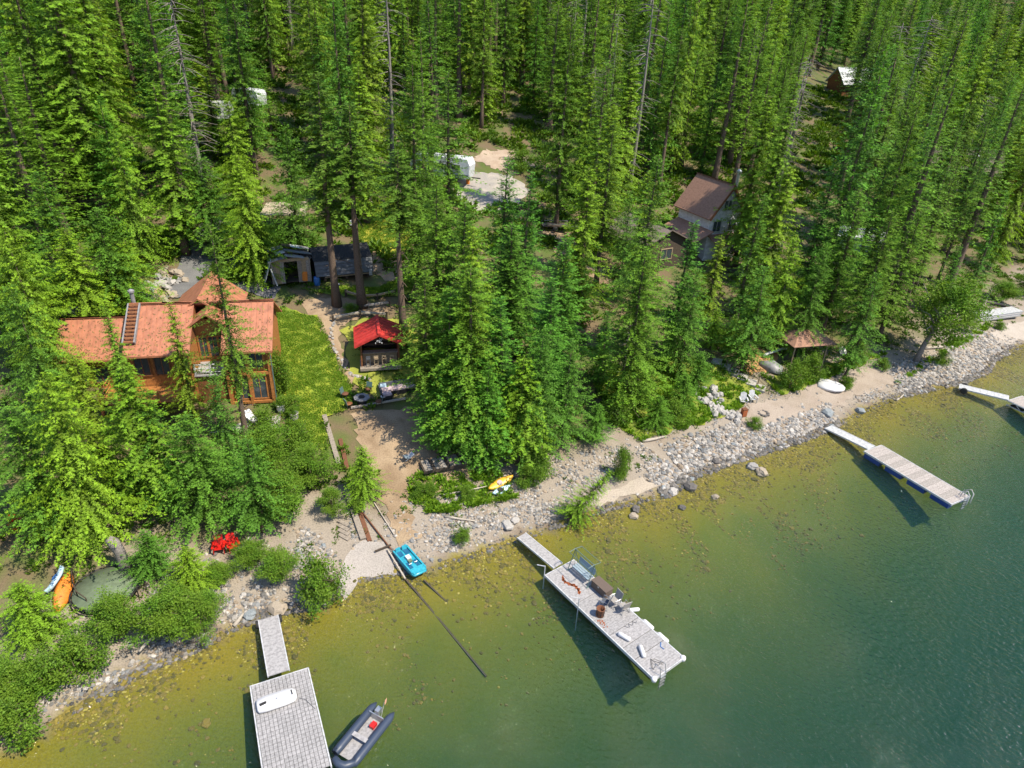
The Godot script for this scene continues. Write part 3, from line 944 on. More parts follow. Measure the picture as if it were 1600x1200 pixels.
func kayak(label: String, category: String, a: Vector3, b: Vector3, w: float, m: String, roll := 0.0, seat := "") -> Node3D:
	var d := b - a
	var l := d.length()
	var o := thing("kayak", label, category, (a + b) / 2, rad_to_deg(atan2(-d.z, d.x)))
	o.basis = o.basis * rz(rad_to_deg(asin(clampf(d.y / l, -1, 1)))) * rx(roll)
	var st := S(); st.set_smooth_group(0)
	var rings := []
	for k in 11:
		var f := k / 10.0
		var x := (f - 0.5) * l
		var s := pow(sin(PI * clampf(f, 0.015, 0.985)), 0.6)
		var up := 0.10 * pow(absf(f - 0.5) * 2.0, 3.0)
		rings.append([Vector3(x, up - 0.02, 0), Vector3(x, up + 0.04, -w * 0.32 * s), Vector3(x, up + 0.16, -w * 0.5 * s), Vector3(x, up + 0.24, -w * 0.3 * s), Vector3(x, up + 0.28, 0), Vector3(x, up + 0.24, w * 0.3 * s), Vector3(x, up + 0.16, w * 0.5 * s), Vector3(x, up + 0.04, w * 0.32 * s)])
	loft(st, rings); P("hull", st, m, o)
	if seat != "":
		st = S(); st.set_smooth_group(0); lathe(st, [Vector2(0.02, 0.285), Vector2(0.2, 0.29), Vector2(0.22, 0.31), Vector2(0.2, 0.32), Vector2(0.17, 0.295)], Vector3(-0.1, 0, 0), 12); P("cockpit", st, seat, o)
	return o

func beam(called: String, label: String, category: String, a: Vector3, b: Vector3, w: float, h: float, m: String, group := "") -> MeshInstance3D:
	var st := S()
	var d := b - a
	var bs := ry(rad_to_deg(atan2(-d.z, d.x))) * rz(rad_to_deg(asin(clampf(d.y / d.length(), -1, 1))))
	bx(st, (a + b) / 2, Vector3(d.length(), h, w), bs)
	var o := P(called, st, m)
	tag(o, label, category, group)
	return o

func drift_log(label: String, a: Vector3, b: Vector3, r: float, m := "driftwood"):
	var st := S(); st.set_smooth_group(0)
	var mid := (a + b) / 2 + Vector3(0.05, 0.04, 0.08)
	tube_into(st, [a, a.lerp(mid, 0.5), mid, b.lerp(mid, 0.5), b], [r, r * 0.95, r * 0.85, r * 0.72, r * 0.55], 8)
	var o := P("driftwood_log", st, m)
	tag(o, label, "log")

func shore_things():
	var st: SurfaceTool
	# pedal boat on its launch cart
	var o := thing("pedal_boat", "turquoise pedal boat resting on launch rails by the sand", "pedal boat", Vector3(-6.17, 0.12, -33.82), -50.8)
	st = S(); st.set_smooth_group(0)
	var rings := []
	for q in [[-1.42, 0.40, 0.24], [-1.3, 0.52, 0.14], [-0.6, 0.58, 0.04], [0.6, 0.58, 0.04], [1.2, 0.54, 0.12], [1.42, 0.44, 0.26]]:
		rings.append([Vector3(q[0], q[2], -q[1] * 0.9), Vector3(q[0], 0.3, -q[1]), Vector3(q[0], 0.36, -q[1] * 0.96), Vector3(q[0], 0.36, q[1] * 0.96), Vector3(q[0], 0.3, q[1]), Vector3(q[0], q[2], q[1] * 0.9)])
	loft(st, rings); P("hull", st, "cyan_plastic", o)
	for s in [-1, 1]:
		st = S(); bx(st, Vector3(-0.05, 0.42, s * 0.5), Vector3(2.5, 0.12, 0.1)); P("gunwale", st, "cyan_plastic", o)
		st = S(); bx(st, Vector3(-0.85, 0.365, s * 0.24), Vector3(0.5, 0.06, 0.34)); P("seat", st, "teal_plastic", o)
		st = S(); bx(st, Vector3(-1.15, 0.52, s * 0.24), Vector3(0.08, 0.3, 0.34), rz(14)); P("backrest", st, "cyan_plastic", o)
		st = S(); bx(st, Vector3(0.42, 0.362, s * 0.26), Vector3(0.62, 0.03, 0.24)); P("foot_well", st, "teal_plastic", o)
		st = S(); rod(st, [Vector3(0.3, 0.45, s * 0.12), Vector3(0.45, 0.5, s * 0.12), Vector3(0.45, 0.5, s * 0.3)], 0.025); P("pedal", st, "steel", o)
	st = S(); bx(st, Vector3(-0.2, 0.45, 0), Vector3(0.34, 0.2, 0.3)); P("cooler_box", st, "white_vinyl", o)
	st = S(); bx(st, Vector3(0.12, 0.43, 0.05), Vector3(0.2, 0.14, 0.26)); P("step_box", st, "green_mat", o)
	st = S(); bx(st, Vector3(1.1, 0.42, 0), Vector3(0.46, 0.08, 0.9), rz(-6)); P("bow_deck", st, "cyan_plastic", o)
	# rails
	beam("launch_rail", "rusty launch rail running up the bank, lakeward half, lawn side", "rail", on(-10.48, -38.05, 0.1), on(-7.54, -34.75, 0.12), 0.07, 0.1, "rust", "launch rails")
	beam("launch_rail", "rusty launch rail running up the bank, lakeward half, lot side", "rail", on(-9.45, -38.58, 0.1), on(-7.59, -36.02, 0.1), 0.06, 0.08, "driftwood", "launch rails")
	beam("launch_rail", "dark launch rail sunk in the lake, the longer of two", "rail", Vector3(-6.34, 0, -32.65) + Vector3(0, 0.05, 0), Vector3(-0.61, 0, -26.78) + Vector3(0, -1.6, 0), 0.12, 0.1, "dark_wood", "launch rails")
	beam("launch_rail", "dark launch rail sunk in the lake on the long dock side", "rail", Vector3(-5.07, 0, -32.57) + Vector3(0, 0.02, 0), Vector3(-0.14, 0, -28.64) + Vector3(0, -1.5, 0), 0.1, 0.1, "dark_wood", "launch rails")
	beam("cart_axle", "dark wooden cross bar on the sand behind the pedal boat", "cart", on(-8.61, -34.45, 0.2), on(-7.64, -35.08, 0.2), 0.1, 0.1, "dark_wood")
	beam("cart_rail", "pale wooden rail alongside the pedal boat", "rail", on(-7.80, -34.70, 0.2), Vector3(-6.26, 0, -32.44) + Vector3(0, 0.2, 0), 0.09, 0.09, "driftwood")
	beam("timber_edge", "row of weathered timbers edging the lawn down to the sand, upper length", "timber edging", on(-15.01, -46.63, 0.1), on(-12.69, -41.67, 0.1), 0.35, 0.22, "old_wood", "timbers beside the launch track")
	beam("timber_edge", "row of weathered timbers edging the lawn, lower length by the sand", "timber edging", on(-11.65, -39.41, 0.1), on(-9.59, -35.41, 0.1), 0.4, 0.2, "old_wood", "timbers beside the launch track")
	beam("timber_edge", "rotting red brown timber lying along the launch track", "timber edging", on(-13.18, -44.27, 0.05), on(-11.99, -41.37, 0.05), 0.3, 0.15, "rust", "timbers beside the launch track")
	beam("timber_edge", "red brown timber beside the launch track close to the sand", "timber edging", on(-10.80, -38.66, 0.05), on(-9.14, -35.34, 0.05), 0.3, 0.12, "rust", "timbers beside the launch track")
	for k in 4:
		beam("timber_step", ["topmost grey step timber above the sand", "second grey step timber above the sand", "third grey step timber above the sand", "lowest grey step timber above the sand"][k], "step", on(-11.60, -36.73, 0.08) + Vector3(0.1 * k, -0.1 * k, 0.36 * k), on(-10.85, -36.38, 0.08) + Vector3(0.1 * k, -0.1 * k, 0.36 * k), 0.3, 0.16, "old_wood", "timber steps down to the sand")
	# kayaks
	kayak("orange and yellow kayak on the lot bank under the firs", "kayak", on(-1.41, -41.09, 0.05), on(0.39, -42.50, 0.25), 0.75, "yellow_plastic", 25.0, "pink_cloth")
	kayak("pale blue kayak tucked below the orange one", "kayak", on(-1.05, -40.72, 0.0), on(0.22, -41.61, 0.1), 0.6, "pale_blue_plastic", 20.0, "rubber")
	kayak("long orange canoe lying upside down by the fenced green mat", "canoe", Vector3(-25.84, 0, -29.77) + Vector3(0, 2.2, 0), Vector3(-25.29, 0, -27.23) + Vector3(0, 1.5, 0), 1.0, "orange_plastic", 150.0)
	kayak("blue and white kayak leaning beside the orange canoe", "kayak", Vector3(-26.11, 0, -29.76) + Vector3(0, 2.3, 0), Vector3(-26.16, 0, -28.10) + Vector3(0, 1.9, 0), 0.85, "pale_blue_plastic", 40.0, "blue_plastic")
	kayak("white canoe propped under the gazebo trees", "canoe", on(25.78, -64.05, 0.5), on(28.83, -66.02, 0.7), 0.9, "white_paint", 150.0)
	# green mat
	o = thing("trampoline", "round green trampoline half hidden by shrubs near the canoes", "trampoline", Vector3(-23.53, 0, -29.08) + Vector3(0, 0.9, 0), 0)
	st = S(); st.set_smooth_group(0); lathe(st, [Vector2(0.01, 0.7), Vector2(1.75, 0.7), Vector2(1.75, 0.68), Vector2(0.01, 0.68)], Vector3.ZERO, 28); P("mat", st, "green_mat", o)
	st = S(); st.set_smooth_group(0)
	var pts := []
	for k in 29: pts.append(Vector3(cos(k * TAU / 28) * 1.85, 0.7, sin(k * TAU / 28) * 1.85))
	rod(st, pts, 0.05, 6); P("frame_ring", st, "black_float", o)
	for k in 6:
		st = S(); rod(st, [Vector3(cos(k * TAU / 6) * 1.85, 0.7, sin(k * TAU / 6) * 1.85), Vector3(cos(k * TAU / 6) * 1.85, -0.5, sin(k * TAU / 6) * 1.85)], 0.035); P("leg", st, "black_float", o)
	o = thing("mesh_rail", "low dark rail curving round the green trampoline", "rail", on(-24.76, -28.35), 0)
	st = S(); pts = []
	for q in [[-25.75, -29.70], [-25.17, -28.79], [-24.75, -28.31], [-24.02, -27.97]]: pts.append(on(q[0], q[1], 0.75) - o.position)
	rod(st, pts, 0.035, 5); P("top_rail", st, "dark_wood", o)
	for p in pts:
		st = S(); rod(st, [p, p - Vector3(0, 1.0, 0)], 0.035, 5); P("post", st, "dark_wood", o)
	# stump and red chairs
	o = thing("tree_stump", "tall weathered stump with a pale cut top near the red chairs", "stump", on(-23.24, -30.79), 0)
	st = S(); st.set_smooth_group(0); tube_into(st, [Vector3(0, -0.3, 0), Vector3(0, 0.8, 0), Vector3(-0.05, 1.6, 0.05), Vector3(-0.2, 2.25, 0.1), Vector3(-0.42, 2.6, 0.15)], [0.42, 0.34, 0.32, 0.34, 0.22], 10); P("trunk", st, "dead_bark", o)
	adirondack(on(-18.42, -33.13), -72.0, "red Adirondack chair with its slatted back to the forest, one nearer the stump", "red_paint", "red garden chairs by the lake")
	adirondack(on(-17.65, -33.40), -52.0, "red Adirondack chair, one of two together, nearer the pedal boat", "red_paint", "red garden chairs by the lake")
	adirondack(on(-30.51, -32.37), -20.0, "lone red Adirondack chair half hidden by branches at the photo edge", "red_paint", "red garden chairs by the lake")
	adirondack(on(21.83, -56.03), -95.0, "white Adirondack chair beside the rust brown box on the sand", "white_paint", "white garden chairs on the sand")
	adirondack(on(22.84, -56.57), -80.0, "white Adirondack chair nearer the boat on the sand", "white_paint", "white garden chairs on the sand")
	# fire box, fire ring, boat, dish, gazebo
	o = thing("fire_box", "rust brown metal box standing before the white chairs", "fire box", on(21.44, -54.18), 20)
	st = S(); bx(st, Vector3(0, 0.45, 0), Vector3(0.45, 0.7, 0.4)); P("body", st, "rust_orange", o)
	for s in [-1, 1]:
		for t in [-1, 1]:
			st = S(); bx(st, Vector3(s * 0.19, 0.05, t * 0.16), Vector3(0.05, 0.1, 0.05)); P("leg", st, "rust", o)
	st = S(); bx(st, Vector3(0, 0.82, 0), Vector3(0.5, 0.05, 0.45)); P("lid", st, "rust", o)
	o = thing("fire_ring", "ring of dark stones round ashes on the sandy shore", "fire ring", on(23.54, -54.96), 0)
	for k in 9: put("stone", rock_mesh(k % 4), M["stone_dark"], o, Vector3(cos(k * 0.7) * 0.45, 0.05, sin(k * 0.7) * 0.45)).scale = Vector3(0.2, 0.16, 0.2)
	o = thing("covered_boat", "small upturned white boat on the sand beside the riprap", "boat", on(32.12, -60.98), -25.0)
	st = S(); st.set_smooth_group(0); rings = []
	for q in [[-1.75, 0.55, 0.32], [-1.6, 0.8, 0.42], [-0.4, 0.95, 0.52], [0.7, 0.85, 0.48], [1.5, 0.5, 0.4], [1.85, 0.12, 0.3]]:
		rings.append([Vector3(q[0], 0.08, -q[1]), Vector3(q[0], q[2] * 0.6, -q[1] * 0.95), Vector3(q[0], q[2], -q[1] * 0.55), Vector3(q[0], q[2] + 0.03, 0), Vector3(q[0], q[2], q[1] * 0.55), Vector3(q[0], q[2] * 0.6, q[1] * 0.95), Vector3(q[0], 0.08, q[1])])
	loft(st, rings); P("hull", st, "white_vinyl", o)
	o.scale = Vector3(0.72, 1.0, 1.25)
	st = S(); bx(st, Vector3(0, 0.54, 0), Vector3(2.6, 0.05, 0.06)); P("keel", st, "white_paint", o)
	st = S(); bx(st, Vector3(-1.1, 0.03, 0), Vector3(0.2, 0.1, 1.9)); bx(st, Vector3(0.9, 0.03, 0), Vector3(0.2, 0.1, 1.5)); P("skid", st, "dark_wood", o)
	o = thing("satellite_dish", "white satellite dish on a pole beside the gazebo", "satellite dish", on(34.18, -64.98), 25)
	st = S(); rod(st, [Vector3(0, -0.2, 0), Vector3(0, 1.6, 0)], 0.04); P("pole", st, "steel", o)
	st = S(); st.set_smooth_group(0); lathe(st, [Vector2(0.02, 0.0), Vector2(0.3, 0.05), Vector2(0.5, 0.16), Vector2(0.5, 0.18), Vector2(0.3, 0.08), Vector2(0.02, 0.03)], Vector3(0, 1.75, 0.05), 18, rx(52)); P("reflector", st, "white_vinyl", o)
	st = S(); rod(st, [Vector3(0, 1.55, 0.3), Vector3(0, 1.75, 0.75)], 0.02); P("arm", st, "steel", o)
	o = thing("gazebo", "open timber gazebo with a hipped brown roof by the shore", "gazebo", on(30.06, -64.95), 15)
	var hz := 2.55
	for s in [-1, 1]:
		for t in [-1, 1]:
			st = S(); rod(st, [Vector3(s * 1.9, -0.4, t * 1.3), Vector3(s * 1.9, hz, t * 1.3)], 0.07); P("post", st, "raw_wood", o)
		st = S(); bx(st, Vector3(0, hz - 0.08, s * 1.3), Vector3(4.1, 0.15, 0.1)); P("beam", st, "raw_wood", o)
	var e := [Vector3(-2.5, hz, -1.9), Vector3(2.5, hz, -1.9), Vector3(2.5, hz, 1.9), Vector3(-2.5, hz, 1.9)]
	var t1 := Vector3(-0.9, hz + 1.05, 0)
	var t2 := Vector3(0.9, hz + 1.05, 0)
	for q in [[e[3], t1, t2, e[2]], [e[1], t2, t1, e[0]], [e[2], t2, t2 + Vector3(0.002, 0, 0.002), e[1]], [e[0], t1, t1 + Vector3(-0.002, 0, 0.002), e[3]]]:
		st = S(); slab(st, q[0], q[1], q[2], q[3], 0.07); P("roof_panel", st, "brown_shingle", o)
	# stair path with rails
	o = thing("hand_rail", "thin dark hand rail along the path above the white rocks", "railing", on(21.72, -61.15), 0)
	var way := [[18.13, -62.38], [19.96, -62.27], [22.65, -61.71], [23.38, -60.44], [24.17, -59.43], [24.86, -58.06]]
	pts = []
	for q in way: pts.append(on(q[0], q[1], 0.95) - o.position)
	st = S(); rod(st, pts, 0.035, 5); P("top_rail", st, "dark_wood", o)
	st = S(); var low := []
	for p in pts: low.append(p - Vector3(0, 0.45, 0))
	rod(st, low, 0.025, 5); P("mid_rail", st, "dark_wood", o)
	for p in pts:
		st = S(); rod(st, [p, p - Vector3(0, 1.2, 0)], 0.04, 5); P("post", st, "dark_wood", o)
	for k in 6:
		var a := on(20.55, -61.94).lerp(on(24.62, -58.42), k / 5.5)
		a.y = gh(a.x, a.z) + 0.05
		st = S(); bx(st, a, Vector3(0.9, 0.2, 1.3), ry(-25)); var sp := P("path_step", st, "concrete")
		tag(sp, ["highest grey step of the railed path by the shrubs", "second grey step down on the railed path", "third grey step down on the railed path", "fourth grey step, beside the tarp", "fifth grey step down on the railed path", "lowest grey step meeting the sand"][k], "step", "steps of the railed path")
	o = thing("tarp_heap", "grey tarp over a heap beside the railed path", "tarp", on(26.23, -62.37), -30)
	st = S(); st.set_smooth_group(0)
	loft(st, [[Vector3(-1.2, 0, -0.6), Vector3(-1.1, 0.5, -0.2), Vector3(-1.1, 0.45, 0.2), Vector3(-1.2, 0, 0.6)], [Vector3(0, 0, -0.8), Vector3(0.1, 0.9, -0.3), Vector3(0, 0.75, 0.3), Vector3(0, 0, 0.9)], [Vector3(1.2, 0, -0.6), Vector3(1.1, 0.55, -0.1), Vector3(1.2, 0.4, 0.2), Vector3(1.3, 0, 0.6)]]); P("cover", st, "grey_metal_roof", o)
	# white rock heap and other stones that stand out
	o = thing("rock_heap", "heap of bright white rocks on the weedy bank", "rock heap", on(18.89, -55.31), 0)
	rng.seed = 5
	for k in 34:
		var p := Vector3(rng.randf_range(-1.3, 1.3), 0, rng.randf_range(-2.2, 1.8)); p.x += p.z * 0.35
		p.y = gh(o.position.x + p.x, o.position.z + p.z) - o.position.y + rng.randf_range(0.05, 0.3)
		var q := put("stone", rock_mesh(k % 4), M["stone_white"], o, p); q.scale = Vector3.ONE * rng.randf_range(0.25, 0.5); q.rotation = Vector3(rng.randf() * 3, rng.randf() * 6, rng.randf() * 3)
	o = thing("rock_heap", "second small patch of white rocks next to the fire box", "rock heap", on(20.13, -53.91), 0)
	for k in 16:
		var p := Vector3(rng.randf_range(-0.9, 0.9), 0, rng.randf_range(-0.8, 0.8))
		p.y = gh(o.position.x + p.x, o.position.z + p.z) - o.position.y + 0.1
		var q := put("stone", rock_mesh(k % 4), M["stone_white"], o, p); q.scale = Vector3.ONE * rng.randf_range(0.2, 0.45); q.rotation = Vector3(rng.randf() * 3, rng.randf() * 6, rng.randf() * 3)
	var big := [
		[14.67, -44.03, 0.7, "stone_dark", "dark rounded boulder standing in the water off the lot corner"], [13.09, -43.24, 0.55, "stone_white", "white boulder at the waterline by the lot corner"],
		[13.55, -41.70, 0.38, "stone_dark", "small dark boulder just off the white boulder"], [16.56, -43.37, 0.4, "stone_tan", "tan stone awash east of the dark boulder"], [17.50, -47.59, 0.5, "stone_dark", "dark boulder at the waterline below the riprap"],
		[20.61, -47.50, 0.6, "stone_grey", "grey boulder awash at the end of the gravel point"], [21.25, -46.92, 0.7, "stone_tan", "flat brown rock under water by the grey boulder"], [33.88, -57.53, 0.6, "stone_blue", "blue grey boulder below the white boat"], [30.15, -56.28, 0.75, "stone_blue", "large blue grey boulder in the riprap"],
		[0.21, -37.94, 0.6, "stone_white", "pale squarish boulder beside the dock ramp"], [0.75, -38.56, 0.42, "stone_white", "smaller pale block above the squarish boulder"], [9.88, -40.99, 0.5, "stone_dark", "dark stone under shallow water, outer of two"], [9.64, -40.30, 0.45, "stone_tan", "brown stone under shallow water, inner of two"],
		[-15.05, -28.88, 0.5, "stone_blue", "pale blue grey boulder by the gridded ramp"], [-13.56, -29.47, 0.7, "stone_tan", "broad flat brown rock at the waterline near the ramp"], 		[-37.73, -66.11, 0.1, "stone_grey", ""]]
	var nb := 0
	for q in big:
		if q[4] == "": continue
		var b := put("boulder", rock_mesh(nb % 4), M[q[3]], null, Vector3(q[0], maxf(gh(q[0], q[1]), -1.6) + q[2] * 0.3, q[1]))
		b.scale = Vector3(q[2], q[2] * 0.75, q[2]) * 0.95; b.rotation.y = nb * 1.3
		tag(b, q[4], "boulder", "boulders along the waterline"); nb += 1
	# driftwood
	drift_log("thin pale log across the gravel of the lot", on(-4.31, -38.06, 0.1), on(-2.14, -37.96, 0.15), 0.09)
	drift_log("long slim pole running from the weeds to the blue kayak", on(-4.66, -39.96, 0.15), on(-1.28, -41.37, 0.25), 0.07)
	drift_log("pale log at the weed edge just past the lot corner", on(11.33, -48.77, 0.12), on(13.56, -49.85, 0.15), 0.14)
	drift_log("weathered log lying on the bank behind the leaning shore tree", on(46.07, -70.60, 0.15), on(49.22, -71.65, 0.2), 0.16)
	drift_log("long grey log above the stacked dock sections", on(60.93, -85.46, 0.3), on(66.40, -85.58, 0.3), 0.2, "old_wood")
	drift_log("short pale log at the water below the gravel beach", on(38.69, -60.30, 0.1), on(39.95, -61.45, 0.12), 0.1)
	drift_log("pale fallen trunk slanting up the right bank", on(58.09, -80.95, 0.2), on(64.54, -89.22, 0.4), 0.13)
	drift_log("grey fallen pole over the shallows left of the gridded ramp", Vector3(-19.97, 0, -25.52) + Vector3(0, 0.6, 0), on(-19.50, -27.01, 0.5), 0.09)
	drift_log("short grey log beside the gridded ramp wheel", Vector3(-15.70, 0, -28.00) + Vector3(0, 0.15, 0), on(-15.40, -28.80, 0.3), 0.12)
	beam("mooring_plank", "yellowish plank slanting into the water beside the gridded ramp", "plank", on(-15.95, -28.19, 0.1), Vector3(-14.53, 0, -26.82) + Vector3(0, -0.6, 0), 0.12, 0.05, "raw_wood")
	# stacked dock sections on the right beach
	for k in 3:
		o = thing("dock_section", ["grey dock section laid on the right beach, lowest of the stack", "grey dock section, the middle one of the beach stack", "pale dock section topping the beach stack"][k], "dock section", on(60.97, -81.95, 0.15) + Vector3(k * 0.35, k * 0.15, -k * 0.35), 22, "dock sections stacked on the beach")
		for j in 5:
			st = S(); bx(st, Vector3(-3.0 + j * 1.5, 0.08, 0), Vector3(1.48, 0.05, 1.6)); P("deck_panel", st, "white_paint" if k == 2 else "grey_deck", o)
		for s in [-1, 1]:
			st = S(); bx(st, Vector3(0, 0.02, s * 0.82), Vector3(7.5, 0.13, 0.06)); P("side_rail", st, "steel", o)

#---- rocks
var rocks := []
func rock_mesh(k: int) -> ArrayMesh:
	if rocks.is_empty():
		for n in 5:
			var r := RandomNumberGenerator.new(); r.seed = 40 + n
			var st := S()
			var rings := []
			for i in 4:
				var ring := []
				var ph := -0.9 + i * 0.62
				for j in 6:
					var a := TAU * j / 6.0 + r.randf_range(-0.25, 0.25)
					var q := r.randf_range(0.75, 1.15)
					ring.append(Vector3(cos(a) * cos(ph) * q, sin(ph) * 0.72 * r.randf_range(0.8, 1.1), sin(a) * cos(ph) * q * 0.8))
				rings.append(ring)
			loft(st, rings)
			st.generate_normals()
			rocks.append(st.commit())
	return rocks[k]

#---- sheets laid over the ground: lawns, paths, sand, the driveway
func sheet(called: String, poly: Array, lift: float, m: String, c1: Color, c2: Color, kind := "structure", ragged := 0.35) -> MeshInstance3D:
	var edge := PackedVector2Array()
	var r := RandomNumberGenerator.new(); r.seed = poly.size() * 31 + int(poly[0].x * 10)
	for i in poly.size():
		var a: Vector2 = poly[i]
		var b: Vector2 = poly[(i + 1) % poly.size()]
		var n := maxi(1, int(a.distance_to(b) / 0.5))
		for k in n: edge.append(a.lerp(b, float(k) / n) + Vector2(r.randf_range(-1, 1), r.randf_range(-1, 1)) * ragged)
	var pts := PackedVector2Array(edge)
	var lo := edge[0]
	var hi := edge[0]
	for q in edge:
		lo = lo.min(q); hi = hi.max(q)
	var y := lo.y
	while y < hi.y:
		var x := lo.x
		while x < hi.x:
			var q := Vector2(x + r.randf_range(-0.2, 0.2), y + r.randf_range(-0.2, 0.2))
			if Geometry2D.is_point_in_polygon(q, edge): pts.append(q)
			x += 0.6
		y += 0.6
	var ix := Geometry2D.triangulate_delaunay(pts)
	var st := SurfaceTool.new()
	st.begin(Mesh.PRIMITIVE_TRIANGLES)
	st.set_smooth_group(0)
	var p3 := []
	for q in pts: p3.append(on(q.x, q.y, lift))
	for t in ix.size() / 3:
		var a := ix[t * 3]; var b := ix[t * 3 + 1]; var c := ix[t * 3 + 2]
		if not Geometry2D.is_point_in_polygon((pts[a] + pts[b] + pts[c]) / 3.0, edge): continue
		if (pts[b] - pts[a]).cross(pts[c] - pts[a]) < 0:
			var sw := b; b = c; c = sw
		for k in [a, b, c]:
			var n := clampf(0.5 + noise.get_noise_2d(pts[k].x * 7.0, pts[k].y * 7.0) * 1.3 + noise.get_noise_2d(pts[k].x * 1.5, pts[k].y * 1.5) * 0.9, 0, 1)
			st.set_color(c1.lerp(c2, n))
			st.add_vertex(p3[k])
	st.generate_normals()
	var o := put(called, st.commit(), M[m])
	o.set_meta("kind", kind)
	return o

func build_sheets():
	var g := M["ground"] as StandardMaterial3D
	M["sheet"] = g
	var green1 := Color(0.14, 0.22, 0.018)
	var green2 := Color(0.30, 0.34, 0.03)
	var dirt1 := Color(0.24, 0.165, 0.10)
	var dirt2 := Color(0.36, 0.265, 0.17)
	sheet("dirt_path", [Vector2(-20.96, -61.56), Vector2(-16.55, -62.67), Vector2(-13.09, -62.75), Vector2(-12.10, -61.35), Vector2(-14.98, -59.66), Vector2(-16.57, -58.12), Vector2(-15.66, -55.16), Vector2(-13.43, -51.15), Vector2(-13.83, -50.22), Vector2(-15.89, -53.25), Vector2(-18.01, -57.16)], 0.05, "sheet", dirt1, dirt2)
	sheet("dirt_ground", [Vector2(-13.01, -47.16), Vector2(-8.48, -48.97), Vector2(-5.32, -44.84), Vector2(-2.63, -43.03), Vector2(-4.35, -40.55), Vector2(-6.95, -38.84), Vector2(-5.80, -35.61), Vector2(-7.08, -35.39), Vector2(-9.53, -40.25), Vector2(-11.70, -43.85)], 0.05, "sheet", dirt1, dirt2)
	sheet("dirt_ground", [Vector2(23.02, -63.91), Vector2(26.29, -68.77), Vector2(28.60, -66.63), Vector2(27.20, -62.93), Vector2(23.51, -60.38)], 0.05, "sheet", Color(0.38, 0.19, 0.07), Color(0.44, 0.28, 0.14))
	sheet("dirt_ground", [Vector2(-39.69, -53.78), Vector2(-36.56, -58.56), Vector2(-36.41, -61.43), Vector2(-31.90, -58.48), Vector2(-31.82, -56.23), Vector2(-34.48, -53.01), Vector2(-37.90, -51.42)], 0.05, "sheet", Color(0.30, 0.19, 0.13), Color(0.40, 0.28, 0.2))
	sheet("dirt_ground", [Vector2(-17.42, -71.42), Vector2(-14.07, -76.27), Vector2(-10.31, -70.28), Vector2(-10.40, -66.05), Vector2(-13.80, -66.68)], 0.05, "sheet", dirt1, dirt2)
	sheet("lawn", [Vector2(-23.74, -59.80), Vector2(-21.75, -59.96), Vector2(-18.55, -58.88), Vector2(-16.57, -54.91), Vector2(-13.48, -49.85), Vector2(-13.20, -47.57), Vector2(-15.04, -46.35), Vector2(-13.78, -43.06), Vector2(-15.29, -42.44), Vector2(-18.01, -46.18), Vector2(-20.70, -52.82)], 0.09, "sheet", green1, green2)
	sheet("lawn", [Vector2(-13.36, -50.83), Vector2(-14.39, -52.79), Vector2(-15.25, -55.39), Vector2(-16.00, -57.44), Vector2(-14.91, -59.31), Vector2(-10.28, -60.93), Vector2(-8.28, -55.37), Vector2(-8.25, -51.12), Vector2(-10.76, -49.76), Vector2(-12.80, -49.17)], 0.09, "sheet", Color(0.19, 0.23, 0.03), Color(0.33, 0.34, 0.05))
	sheet("lawn", [Vector2(-20.13, -63.12), Vector2(-13.88, -65.65), Vector2(-11.16, -68.97), Vector2(-9.77, -66.30), Vector2(-11.75, -64.26), Vector2(-15.73, -63.28), Vector2(-18.78, -62.80)], 0.10, "sheet", green1, green2)
	sheet("lawn", [Vector2(-21.24, -82.43), Vector2(-15.95, -83.92), Vector2(-12.32, -79.42), Vector2(-12.20, -73.60), Vector2(-15.43, -71.86), Vector2(-18.33, -74.38), Vector2(-19.99, -78.43)], 0.09, "sheet", Color(0.28, 0.29, 0.025), Color(0.42, 0.38, 0.045))
	sheet("gravel_yard", [Vector2(-9.59, -89.24), Vector2(-7.22, -95.89), Vector2(-1.52, -97.35), Vector2(1.24, -93.56), Vector2(-1.19, -87.95), Vector2(-5.11, -84.96), Vector2(-8.05, -86.22)], 0.07, "sheet", Color(0.30, 0.28, 0.26), Color(0.40, 0.36, 0.31))
	sheet("gravel_yard", [Vector2(-7.57, -100.09), Vector2(-5.55, -104.19), Vector2(0.10, -106.53), Vector2(1.88, -101.86), Vector2(-1.52, -97.35)], 0.05, "sheet", Color(0.36, 0.27, 0.2), Color(0.44, 0.35, 0.27))
	sheet("dirt_ground", [Vector2(2.57, -83.44), Vector2(5.84, -85.45), Vector2(9.78, -76.77), Vector2(13.64, -80.98), Vector2(14.17, -75.21), Vector2(10.96, -72.88), Vector2(5.90, -74.17)], 0.05, "sheet", dirt1, dirt2)
	sheet("driveway", [Vector2(-32.49, -58.29), Vector2(-29.89, -59.64), Vector2(-30.84, -66.07), Vector2(-31.79, -70.37), Vector2(-32.63, -73.72), Vector2(-34.54, -72.93), Vector2(-34.24, -69.64), Vector2(-33.72, -64.74)], 0.08, "sheet", Color(0.13, 0.13, 0.135), Color(0.17, 0.17, 0.17), "structure", 0.1)
	sheet("driveway", [Vector2(-27.56, -62.00), Vector2(-23.50, -60.80), Vector2(-23.24, -63.05), Vector2(-26.84, -66.43), Vector2(-30.60, -67.06)], 0.07, "sheet", Color(0.12, 0.12, 0.13), Color(0.15, 0.15, 0.155), "structure", 0.1)
	sheet("sand", [Vector2(-10.60, -32.68), Vector2(-10.32, -34.17), Vector2(-9.67, -35.37), Vector2(-8.18, -35.41), Vector2(-6.80, -32.86), Vector2(-7.71, -32.77), Vector2(-9.12, -32.51), Vector2(-9.40, -31.37), Vector2(-9.85, -30.57), Vector2(-10.38, -31.35)], 0.06, "sheet", Color(0.33, 0.30, 0.27), Color(0.38, 0.345, 0.315), "structure", 0.12)
